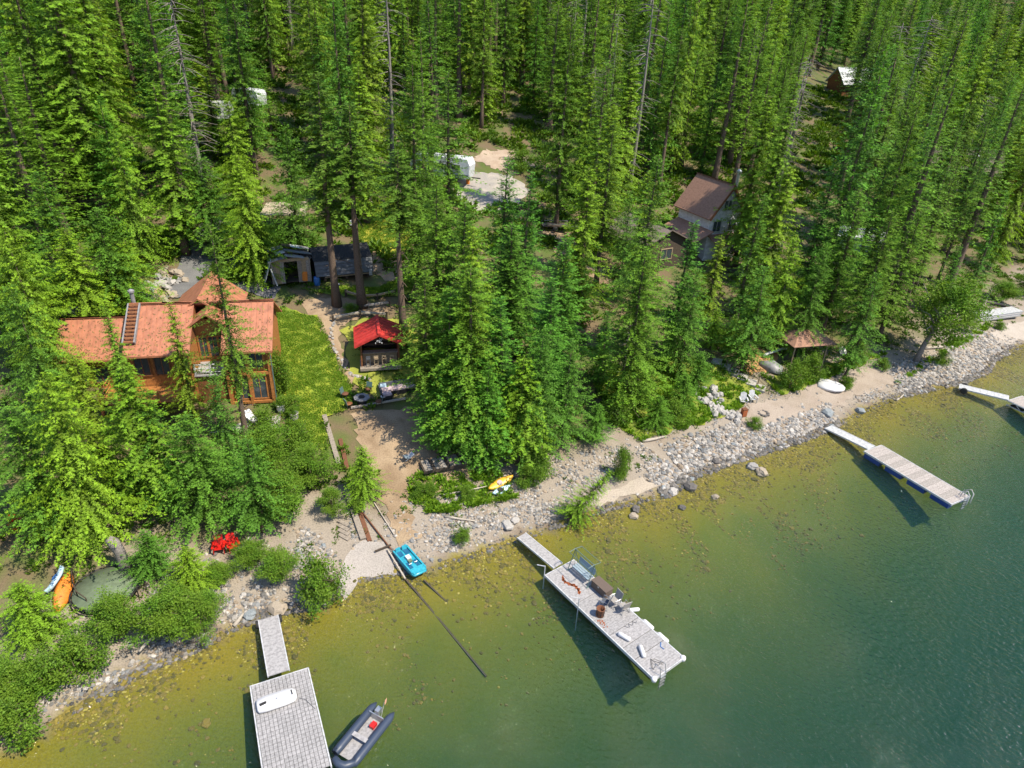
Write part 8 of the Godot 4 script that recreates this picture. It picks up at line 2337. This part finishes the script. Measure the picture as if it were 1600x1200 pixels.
	["larch0",51.0,-189.8,21.7,4.5,351,"wispy larch far left of the white roofed cabin, rightmost of four"],
	["spruce0",-28.4,-190.1,23.6,5.1,291,"tall fresh green spruce far uphill of the upper road, leftmost of two"],
	["larch1",42.2,-190.1,27.2,4.9,216,"tall slender light green larch left of the white roofed cabin, second from left of three"],
	["fir0",110.4,-190.6,24.7,5.3,5,"tall shaggy fir far right of the white roofed cabin"],
	["fir2",149.3,-190.7,21.0,3.7,284,"dense fir far right of the white roofed cabin, leftmost of two"],
	["cedar1",-36.3,-190.7,23.6,5.2,25,"tall yellow green cedar far uphill of the upper road, rightmost of two"],
	["cedar0",-44.8,-191.4,18.2,4.0,181,"lacy cedar far uphill of the upper road, leftmost of three"],
	["spruce0",-6.9,-191.8,22.5,4.6,254,"tall fresh green spruce far left of the white roofed cabin, second from left of five"],
	["larch1",18.6,-192.0,16.9,4.0,190,"short slender light green larch far left of the white roofed cabin"],
	["larch1",135.3,-193.1,20.3,3.6,31,"slender light green larch far right of the white roofed cabin, leftmost of two"],
	["cedar2",6.6,-193.5,21.3,3.6,190,"yellow green cedar far left of the white roofed cabin, second from left of three"],
	["cedar2",123.1,-193.9,24.5,5.0,204,"tall gold green cedar far right of the white roofed cabin, leftmost of seven"],
	["cedar3",57.5,-194.5,26.6,4.8,237,"tall gold green cedar far left of the white roofed cabin, rightmost of three"],
	["spruce1",-19.7,-194.5,15.1,2.7,223,"short blue green spruce far uphill of the upper road"],
	["fir3",103.5,-194.6,19.4,3.7,323,"dark green fir far right of the white roofed cabin, leftmost of three"],
	["fir0",-25.6,-195.6,19.7,4.2,97,"olive green fir far uphill of the upper road, second from left of five"],
	["cedar1",37.1,-195.6,15.1,3.3,284,"short drooping cedar far left of the white roofed cabin"],
	["spruce1",62.7,-196.1,27.4,4.3,50,"tall fresh green spruce far left of the white roofed cabin, rightmost of five"],
	["larch0",-50.8,-196.4,21.5,4.2,85,"airy bright green larch far uphill of the upper road, third from left of four"],
	["cedar0",-38.8,-197.5,16.7,4.0,300,"short lacy cedar far uphill of the upper road"],
	["dead0",141.6,-197.6,15.7,4.1,43,"short bare grey dead tree far right of the white roofed cabin"],
	["cedar1",24.0,-197.7,23.6,5.0,181,"tall yellow green cedar far left of the white roofed cabin"],
	["cedar0",50.5,-197.7,20.8,3.8,133,"lacy cedar far left of the white roofed cabin, rightmost of two"],
	["larch0",16.5,-198.2,26.7,5.0,126,"tall slender light green larch far left of the white roofed cabin, leftmost of three"],
	["cedar3",96.0,-198.2,24.4,3.5,240,"tall lacy cedar right of the white roofed cabin"],
	["larch1",-31.3,-198.9,18.6,4.3,269,"wispy larch far uphill of the upper road, rightmost of four"],
	["pine1",-5.5,-199.6,20.1,4.2,95,"bare stemmed pine far left of the white roofed cabin"],
	["cedar1",151.8,-199.7,24.8,5.4,271,"tall yellow green cedar far right of the white roofed cabin, leftmost of four"],
	["spruce1",114.6,-200.7,25.6,4.8,6,"tall conical spruce far right of the white roofed cabin"],
	["spruce0",127.5,-200.8,19.1,4.6,339,"blue green spruce far right of the white roofed cabin, leftmost of three"],
	["cedar2",69.1,-202.2,24.6,4.9,276,"tall yellow green cedar left of the white roofed cabin"],
	["pine1",74.9,-202.5,23.8,5.1,171,"tall long trunked pine uphill of the white roofed cabin"],
	["pine0",57.0,-202.7,19.5,4.5,343,"high crowned pine far left of the white roofed cabin, rightmost of two"],
	["cedar3",-1.1,-203.2,24.1,4.4,114,"tall drooping cedar far left of the white roofed cabin"],
	["fir3",-16.3,-203.7,19.9,4.6,88,"dark green fir far left of the white roofed cabin"],
	["fir1",41.4,-203.9,26.7,4.9,14,"tall shaggy fir far left of the white roofed cabin, fourth from left of six"],
	["spruce1",46.8,-204.1,15.1,3.7,28,"short fresh green spruce far left of the white roofed cabin"],
	["larch0",51.8,-204.3,25.0,4.3,300,"tall slender light green larch far left of the white roofed cabin, rightmost of three"],
	["larch1",-38.7,-204.9,25.7,4.0,297,"tall airy bright green larch far uphill of the upper road, third from left of five"],
	["spruce1",-23.0,-205.3,24.5,5.1,102,"tall fresh green spruce far uphill of the upper road, rightmost of two"],
	["fir2",4.9,-205.8,16.3,3.3,336,"short shaggy fir far left of the white roofed cabin, leftmost of two"],
	["larch0",29.9,-206.9,16.7,2.9,173,"short wispy larch far left of the white roofed cabin"],
	["fir0",38.5,-208.3,16.9,3.4,145,"short shaggy fir far left of the white roofed cabin, rightmost of two"],
	["pine1",156.1,-208.3,22.8,5.0,66,"tall bare stemmed pine far right of the white roofed cabin, leftmost of two"],
	["cedar2",66.3,-208.6,19.7,4.4,169,"drooping cedar far uphill of the white roofed cabin, leftmost of two"],
	["spruce1",101.9,-208.7,27.7,4.7,152,"tall fresh green spruce far right of the white roofed cabin"],
	["pine0",-8.0,-208.8,21.6,4.1,202,"long trunked pine far left of the white roofed cabin, leftmost of two"],
	["larch0",8.8,-209.6,19.5,4.5,18,"wispy larch far left of the white roofed cabin, leftmost of four"],
	["pine1",117.1,-209.6,16.0,4.1,39,"short bare stemmed pine far right of the white roofed cabin"],
	["pine0",139.2,-210.4,15.8,3.6,207,"short high crowned pine far right of the white roofed cabin, leftmost of two"],
	["spruce1",-17.5,-210.9,25.3,4.8,125,"tall blue green spruce far left of the white roofed cabin, leftmost of three"],
	["fir3",47.8,-211.5,22.1,4.4,232,"tall shaggy fir far left of the white roofed cabin, fifth from left of six"],
	["spruce0",-24.3,-211.5,18.7,3.7,237,"fresh green spruce far uphill of the upper road, second from left of three"],
	["larch0",15.7,-211.6,19.6,3.2,355,"wispy larch far left of the white roofed cabin, second from left of four"],
	["fir2",90.5,-212.6,15.7,2.9,21,"short dark green fir far uphill of the white roofed cabin, second from left of four"],
	["fir1",-12.0,-212.9,25.4,4.8,160,"tall dark green fir far left of the white roofed cabin, leftmost of three"],
	["pine1",127.9,-213.5,16.0,2.9,88,"short long trunked pine far right of the white roofed cabin"],
	["cedar2",-34.1,-213.5,20.2,4.1,73,"lacy cedar far uphill of the upper road, second from left of three"],
	["spruce1",81.3,-213.8,27.7,5.3,294,"tall fresh green spruce far uphill of the white roofed cabin"],
	["fir3",40.3,-213.9,22.1,3.6,102,"tall dark green fir far left of the white roofed cabin, second from left of three"],
	["larch0",-28.7,-215.1,24.0,5.2,326,"tall airy bright green larch far uphill of the upper road, fourth from left of five"],
	["fir1",28.3,-215.2,27.6,5.6,341,"tall shaggy fir far left of the white roofed cabin, second from left of six"],
	["larch0",3.6,-215.7,25.5,4.0,267,"tall airy bright green larch far left of the white roofed cabin, leftmost of two"],
	["spruce0",21.6,-216.0,16.6,4.5,297,"short blue green spruce far left of the white roofed cabin"],
	["cedar3",35.4,-216.1,19.0,3.8,195,"yellow green cedar far left of the white roofed cabin, rightmost of three"],
	["cedar2",98.4,-216.6,21.6,3.5,256,"yellow green cedar far uphill of the white roofed cabin, rightmost of three"],
	["spruce1",108.1,-216.9,18.1,3.3,77,"blue green spruce far uphill of the white roofed cabin, second from left of three"],
	["fir3",-8.3,-217.6,22.1,5.1,194,"tall dense fir far left of the white roofed cabin, second from left of four"],
	["larch1",151.4,-217.7,27.5,4.1,16,"tall airy bright green larch far right of the white roofed cabin"],
	["cedar0",135.5,-218.2,27.7,4.6,203,"tall gold green cedar far right of the white roofed cabin, third from left of seven"],
	["cedar0",56.6,-218.3,27.2,5.6,71,"tall lacy cedar far uphill of the white roofed cabin, leftmost of two"],
	["pine0",10.4,-219.3,26.2,4.2,146,"tall high crowned pine far left of the white roofed cabin, leftmost of two"],
	["larch1",46.4,-219.4,19.7,3.8,213,"wispy larch far left of the white roofed cabin, third from left of four"],
	["larch1",69.8,-220.1,19.5,4.8,246,"wispy larch far uphill of the white roofed cabin, third from left of five"],
	["cedar1",118.4,-220.2,18.5,4.6,92,"gold green cedar far right of the white roofed cabin"],
	["cedar2",162.0,-220.7,24.9,4.2,340,"tall yellow green cedar far right of the white roofed cabin, second from left of four"],
	["spruce0",-18.8,-221.3,25.5,5.4,325,"tall fresh green spruce far left of the white roofed cabin, leftmost of five"],
	["larch1",79.6,-222.2,24.4,4.5,315,"tall airy bright green larch uphill of the white roofed cabin, third from left of five"],
	["fir2",142.7,-222.8,27.6,5.4,48,"tall dense fir far right of the white roofed cabin, leftmost of two"],
	["dead0",36.9,-224.1,21.4,3.9,262,"bare grey dead tree far left of the white roofed cabin"],
	["cedar3",173.4,-225.0,20.7,3.5,255,"yellow green cedar far right of the white roofed cabin, rightmost of three"],
	["fir0",20.3,-225.2,22.8,4.4,266,"tall olive green fir far left of the white roofed cabin, rightmost of two"],
	["pine0",-0.9,-225.9,27.3,4.0,133,"tall long trunked pine far left of the white roofed cabin"],
	["fir3",89.5,-225.9,22.2,3.9,129,"tall dark green fir far uphill of the white roofed cabin, rightmost of two"],
	["spruce1",11.1,-227.6,25.5,3.7,191,"tall blue green spruce far left of the white roofed cabin, second from left of three"],
	["spruce0",151.1,-228.0,27.1,3.9,313,"tall blue green spruce far right of the white roofed cabin"],
	["fir3",28.4,-228.2,26.4,4.7,177,"tall shaggy fir far left of the white roofed cabin, third from left of six"],
	["fir3",164.3,-228.5,27.1,4.5,274,"tall dark green fir far right of the white roofed cabin, leftmost of three"],
	["fir2",-24.4,-228.7,20.1,3.3,7,"olive green fir far left of the white roofed cabin, leftmost of three"],
	["cedar0",58.2,-231.0,22.2,5.0,101,"tall yellow green cedar far uphill of the white roofed cabin, second from left of four"],
	["spruce1",78.9,-231.5,27.3,5.6,30,"tall conical spruce far uphill of the white roofed cabin, leftmost of two"],
	["spruce1",49.3,-231.7,17.5,3.7,331,"blue green spruce far uphill of the white roofed cabin, leftmost of three"],
	["cedar3",137.8,-231.8,23.5,5.2,270,"tall gold green cedar far right of the white roofed cabin, fourth from left of seven"],
	["cedar1",95.7,-232.1,20.5,4.6,237,"yellow green cedar far uphill of the white roofed cabin, second from left of three"],
	["fir1",68.9,-232.1,24.2,5.1,159,"tall dense fir far uphill of the white roofed cabin, second from left of three"],
	["cedar1",110.8,-233.0,15.5,3.9,52,"short gold green cedar far uphill of the white roofed cabin, leftmost of three"],
	["fir3",-12.4,-233.2,24.8,4.1,105,"tall shaggy fir far left of the white roofed cabin, leftmost of six"],
	["dead0",37.8,-233.6,26.0,5.4,7,"tall leafless dead tree far left of the white roofed cabin"],
	["fir1",174.3,-235.2,21.4,3.4,101,"shaggy fir far right of the white roofed cabin"],
	["fir2",126.9,-235.3,23.0,4.9,237,"tall olive green fir far uphill of the white roofed cabin, rightmost of two"],
	["cedar1",14.5,-235.4,23.1,3.9,63,"tall lacy cedar far left of the white roofed cabin, leftmost of two"],
	["fir2",-4.1,-235.7,19.2,4.0,130,"shaggy fir far left of the white roofed cabin"],
	["larch0",161.1,-237.8,20.5,4.3,158,"wispy larch far right of the white roofed cabin"],
	["cedar1",152.5,-238.5,26.5,4.2,151,"tall gold green cedar far right of the white roofed cabin, fifth from left of seven"],
	["cedar2",5.4,-238.7,18.0,3.0,115,"yellow green cedar far left of the white roofed cabin, leftmost of three"],
	["fir0",46.5,-239.0,15.2,4.2,5,"short dark green fir far uphill of the white roofed cabin, leftmost of four"],
	["cedar0",24.9,-240.7,17.6,4.0,91,"lacy cedar far left of the white roofed cabin, leftmost of two"],
	["fir3",118.0,-241.4,21.2,3.4,342,"dark green fir far uphill of the white roofed cabin, rightmost of three"],
	["fir3",60.7,-242.1,15.8,3.8,325,"short dense fir far uphill of the white roofed cabin"],
	["cedar0",87.9,-242.4,17.5,4.3,212,"yellow green cedar far uphill of the white roofed cabin, leftmost of three"],
	["fir3",-9.7,-243.2,25.4,4.8,139,"tall dense fir far left of the white roofed cabin, leftmost of four"],
	["fir2",182.0,-244.9,26.4,4.7,189,"tall dense fir far right of the white roofed cabin, rightmost of two"],
	["pine1",76.0,-245.0,15.4,4.1,326,"short long trunked pine far uphill of the white roofed cabin"],
	["larch1",52.0,-245.7,25.4,4.3,178,"tall airy bright green larch far uphill of the white roofed cabin, leftmost of five"],
	["fir2",107.6,-245.7,21.3,4.9,165,"shaggy fir far uphill of the white roofed cabin, rightmost of five"],
	["dead0",161.5,-246.5,17.2,3.3,286,"leafless dead tree far right of the white roofed cabin, leftmost of two"],
	["spruce1",123.1,-247.0,25.9,4.3,82,"tall conical spruce far uphill of the white roofed cabin, rightmost of two"],
	["larch0",34.1,-247.2,21.3,3.8,283,"wispy larch far uphill of the white roofed cabin, second from left of five"],
	["fir1",-1.5,-247.4,16.3,4.0,348,"short olive green fir far left of the white roofed cabin"],
	["spruce0",95.4,-248.5,17.7,3.1,14,"fresh green spruce far uphill of the white roofed cabin, rightmost of two"],
	["larch1",23.2,-248.8,17.2,4.3,68,"slender light green larch far left of the white roofed cabin"],
	["spruce1",5.7,-250.3,24.2,3.5,107,"tall conical spruce far left of the white roofed cabin, leftmost of two"],
	["dead0",141.2,-250.5,16.9,2.9,45,"short leafless dead tree far uphill of the white roofed cabin"],
	["larch0",169.9,-250.7,16.4,3.3,24,"short slender light green larch far right of the white roofed cabin"],
	["fir1",189.9,-250.9,25.4,3.9,107,"tall dark green fir far right of the white roofed cabin, rightmost of three"],
	["fir1",61.6,-251.7,19.8,3.8,9,"shaggy fir far uphill of the white roofed cabin, second from left of five"],
	["cedar2",71.0,-252.1,27.8,4.4,132,"tall yellow green cedar far uphill of the white roofed cabin, rightmost of four"],
	["fir1",114.9,-252.9,15.9,4.1,224,"short shaggy fir far uphill of the white roofed cabin"],
	["dead0",134.1,-253.1,19.4,3.8,183,"leafless dead tree far uphill of the white roofed cabin"],
	["cedar2",156.8,-253.2,18.9,3.7,180,"drooping cedar far right of the white roofed cabin, rightmost of two"],
	["cedar1",88.1,-253.3,16.9,3.1,285,"short yellow green cedar far uphill of the white roofed cabin"],
	["pine1",47.4,-254.0,27.8,5.7,38,"tall long trunked pine far uphill of the white roofed cabin"],
	["pine1",147.4,-255.3,24.1,4.2,48,"tall long trunked pine far right of the white roofed cabin, rightmost of two"],
	["fir2",37.7,-256.4,15.4,3.8,209,"short olive green fir far uphill of the white roofed cabin"],
	["fir2",77.9,-256.5,18.3,3.3,218,"dark green fir far uphill of the white roofed cabin, leftmost of three"],
	["fir3",185.0,-259.0,22.5,3.8,90,"tall dark green fir far right of the white roofed cabin, second from left of three"],
	["cedar2",67.7,-259.2,26.2,3.7,30,"tall yellow green cedar far uphill of the white roofed cabin, third from left of four"],
	["fir2",107.3,-259.8,19.2,4.1,124,"shaggy fir far uphill of the white roofed cabin, fourth from left of five"],
	["cedar1",123.9,-260.2,16.4,3.1,293,"short gold green cedar far uphill of the white roofed cabin, rightmost of three"],
	["cedar2",137.5,-260.2,23.5,4.0,79,"tall drooping cedar far uphill of the white roofed cabin"],
	["larch0",176.0,-260.3,27.6,5.2,260,"tall slender light green larch far right of the white roofed cabin"],
	["pine0",194.0,-260.5,25.3,4.4,293,"tall bare stemmed pine far right of the white roofed cabin, rightmost of two"],
	["cedar3",5.6,-261.3,25.8,4.7,215,"tall gold green cedar far left of the white roofed cabin, leftmost of three"],
	["fir1",58.9,-261.3,19.5,4.6,186,"shaggy fir far uphill of the white roofed cabin, leftmost of five"],
	["cedar3",17.7,-262.6,16.7,3.7,359,"short lacy cedar far uphill of the white roofed cabin"],
	["larch1",116.8,-262.7,24.3,4.1,339,"tall airy bright green larch far uphill of the white roofed cabin, rightmost of five"],
	["cedar1",149.1,-263.0,25.3,3.6,98,"tall lacy cedar far uphill of the white roofed cabin, rightmost of two"],
	["larch0",27.9,-263.9,25.1,3.6,327,"tall slender light green larch far uphill of the white roofed cabin, leftmost of two"],
	["cedar0",201.0,-264.0,26.3,4.1,178,"tall yellow green cedar far right of the white roofed cabin, rightmost of four"],
	["larch0",89.0,-264.2,20.2,3.3,263,"wispy larch far uphill of the white roofed cabin, rightmost of five"],
	["fir3",159.2,-265.1,18.9,4.2,264,"dense fir far right of the white roofed cabin, rightmost of two"],
	["pine1",44.9,-266.0,17.7,3.7,209,"high crowned pine far uphill of the white roofed cabin"],
	["fir3",96.5,-266.0,18.7,3.5,17,"dense fir far uphill of the white roofed cabin, fourth from left of five"],
	["dead0",182.2,-266.7,27.5,3.8,82,"tall bare grey dead tree far right of the white roofed cabin"],
	["dead0",167.0,-267.0,21.9,3.8,279,"leafless dead tree far right of the white roofed cabin, rightmost of two"],
	["fir0",11.3,-267.9,24.6,4.9,160,"tall olive green fir far uphill of the white roofed cabin, leftmost of two"],
	["larch1",141.3,-268.8,20.0,3.5,141,"slender light green larch far uphill of the white roofed cabin, rightmost of two"],
	["spruce1",132.6,-269.4,21.2,4.6,234,"conical spruce far uphill of the white roofed cabin"],
	["larch0",33.6,-269.8,17.1,4.3,148,"wispy larch far uphill of the white roofed cabin, leftmost of five"],
	["larch0",81.1,-269.8,18.7,4.6,147,"wispy larch far uphill of the white roofed cabin, fourth from left of five"],
	["fir1",175.1,-270.9,15.6,3.3,223,"short olive green fir far right of the white roofed cabin"],
	["larch0",151.0,-271.2,24.2,4.1,272,"tall wispy larch far uphill of the white roofed cabin"],
	["cedar3",104.1,-272.1,17.1,3.0,216,"gold green cedar far uphill of the white roofed cabin, third from left of four"],
	["cedar3",124.2,-272.2,21.5,3.4,53,"lacy cedar far uphill of the white roofed cabin, second from left of three"],
	["larch1",200.7,-272.3,18.5,4.1,29,"slender light green larch far right of the white roofed cabin, rightmost of two"],
	["larch1",63.6,-272.4,21.0,3.9,183,"airy bright green larch far uphill of the white roofed cabin"],
	["cedar1",192.0,-272.5,26.6,5.4,348,"tall gold green cedar far right of the white roofed cabin, sixth from left of seven"],
	["spruce1",72.6,-272.9,16.8,4.1,337,"short fresh green spruce far uphill of the white roofed cabin"],
	["cedar0",49.3,-273.5,20.8,3.7,114,"lacy cedar far uphill of the white roofed cabin, leftmost of three"],
	["pine0",22.7,-273.5,22.5,3.8,211,"tall high crowned pine far uphill of the white roofed cabin, leftmost of three"],
	["pine0",115.2,-273.9,22.8,3.4,132,"tall high crowned pine far uphill of the white roofed cabin, second from left of three"],
	["cedar2",170.5,-276.7,24.1,3.6,186,"tall yellow green cedar far right of the white roofed cabin, third from left of four"],
	["cedar0",162.4,-277.0,17.2,3.2,231,"lacy cedar far uphill of the white roofed cabin, rightmost of three"],
	["fir0",10.7,-277.4,24.5,4.7,191,"tall dark green fir far uphill of the white roofed cabin, leftmost of two"],
	["larch1",85.7,-277.4,16.2,4.3,33,"short airy bright green larch far uphill of the white roofed cabin, leftmost of two"],
	["fir0",41.5,-277.5,19.0,4.5,208,"dense fir far uphill of the white roofed cabin, leftmost of five"],
	["pine1",185.7,-279.1,16.4,3.0,260,"short high crowned pine far right of the white roofed cabin, rightmost of two"],
	["pine1",153.6,-279.3,24.9,3.7,93,"tall high crowned pine far uphill of the white roofed cabin, rightmost of three"],
	["fir2",204.8,-280.0,21.5,4.2,32,"olive green fir far right of the white roofed cabin"],
	["larch1",77.8,-280.0,25.7,5.3,331,"tall slender light green larch far uphill of the white roofed cabin, rightmost of two"],
	["fir2",104.9,-280.8,18.7,3.6,60,"shaggy fir far uphill of the white roofed cabin, third from left of five"],
	["fir2",113.6,-281.9,21.7,3.4,329,"dark green fir far uphill of the white roofed cabin, second from left of three"],
	["spruce1",212.9,-282.1,16.6,4.5,165,"short fresh green spruce far right of the white roofed cabin"],
	["fir1",139.1,-282.5,18.9,3.9,216,"dense fir far uphill of the white roofed cabin, rightmost of five"],
	["fir1",50.9,-284.0,20.6,4.5,253,"dense fir far uphill of the white roofed cabin, second from left of five"],
	["larch0",97.8,-284.5,24.9,3.6,9,"tall airy bright green larch uphill of the white roofed cabin, fourth from left of five"],
	["fir2",59.1,-284.6,17.8,3.0,158,"dense fir far uphill of the white roofed cabin, third from left of five"],
	["fir2",176.6,-284.6,21.8,3.4,222,"dark green fir far right of the white roofed cabin, second from left of three"],
	["spruce1",127.5,-285.2,20.6,3.8,40,"blue green spruce far uphill of the white roofed cabin, rightmost of three"],
	["fir2",27.4,-285.3,27.2,5.2,199,"tall dense fir far uphill of the white roofed cabin, leftmost of three"],
	["pine1",18.3,-285.6,23.1,4.9,132,"tall bare stemmed pine far uphill of the white roofed cabin"],
	["larch1",196.7,-288.6,25.6,3.9,99,"tall wispy larch far right of the white roofed cabin"],
	["cedar3",66.7,-289.2,19.7,3.7,299,"drooping cedar far uphill of the white roofed cabin, rightmost of two"],
	["fir1",151.3,-289.8,15.2,3.1,241,"short dark green fir far uphill of the white roofed cabin, rightmost of four"],
	["cedar0",44.5,-290.2,21.3,4.9,86,"gold green cedar far uphill of the white roofed cabin, second from left of four"],
	["larch0",106.8,-291.0,15.8,4.3,311,"short slender light green larch far uphill of the white roofed cabin, leftmost of two"],
	["cedar1",161.7,-292.0,16.5,3.9,15,"short drooping cedar far uphill of the white roofed cabin"],
	["fir1",87.8,-292.2,17.9,3.2,123,"olive green fir far uphill of the white roofed cabin"],
	["spruce1",174.5,-292.4,27.1,5.2,149,"tall blue green spruce far uphill of the white roofed cabin, rightmost of two"],
	["cedar0",133.6,-293.3,17.4,3.8,4,"gold green cedar far uphill of the white roofed cabin, rightmost of four"],
	["larch1",79.1,-293.3,26.5,4.1,265,"tall airy bright green larch uphill of the white roofed cabin, second from left of five"],
	["cedar3",121.1,-293.5,15.5,4.1,60,"short gold green cedar far uphill of the white roofed cabin, second from left of three"],
	["pine1",211.3,-294.9,25.8,5.0,303,"tall high crowned pine far right of the white roofed cabin"],
	["fir0",202.0,-295.1,18.3,4.5,295,"dark green fir far right of the white roofed cabin, rightmost of three"],
	["spruce0",38.2,-295.1,24.6,3.8,2,"tall blue green spruce far uphill of the white roofed cabin, leftmost of two"],
	["cedar3",54.7,-295.2,27.0,3.6,102,"tall gold green cedar far uphill of the white roofed cabin"],
	["cedar1",27.5,-295.6,21.4,4.7,225,"gold green cedar far uphill of the white roofed cabin, leftmost of four"],
	["larch1",182.4,-296.1,16.2,4.1,312,"short slender light green larch far uphill of the white roofed cabin, rightmost of two"],
	["fir1",145.7,-297.3,27.4,5.5,52,"tall dense fir far uphill of the white roofed cabin, rightmost of three"],
	["cedar2",47.7,-298.1,27.9,3.9,194,"tall yellow green cedar far uphill of the white roofed cabin, leftmost of four"],
	["spruce1",194.9,-298.8,21.9,4.4,259,"blue green spruce far right of the white roofed cabin, rightmost of three"],
	["larch1",112.5,-299.0,15.9,3.6,140,"short airy bright green larch far uphill of the white roofed cabin, rightmost of two"],
	["cedar0",222.8,-299.1,27.8,4.7,353,"tall gold green cedar far right of the white roofed cabin, rightmost of seven"],
	["spruce0",93.9,-299.2,17.2,3.7,95,"fresh green spruce far uphill of the white roofed cabin, leftmost of two"],
	["fir3",105.0,-299.8,15.1,3.0,37,"short dark green fir far uphill of the white roofed cabin, third from left of four"],
	["larch1",69.6,-300.0,18.7,4.0,269,"slender light green larch far uphill of the white roofed cabin, leftmost of two"],
]

func plant_trees():
	for t in TREES:
		var k: String = t[0].substr(0, t[0].length() - 1).trim_prefix("low")
		plant(k + "_tree", t[0], "foliage", t[1], t[2], t[3], t[4], t[5], t[6])
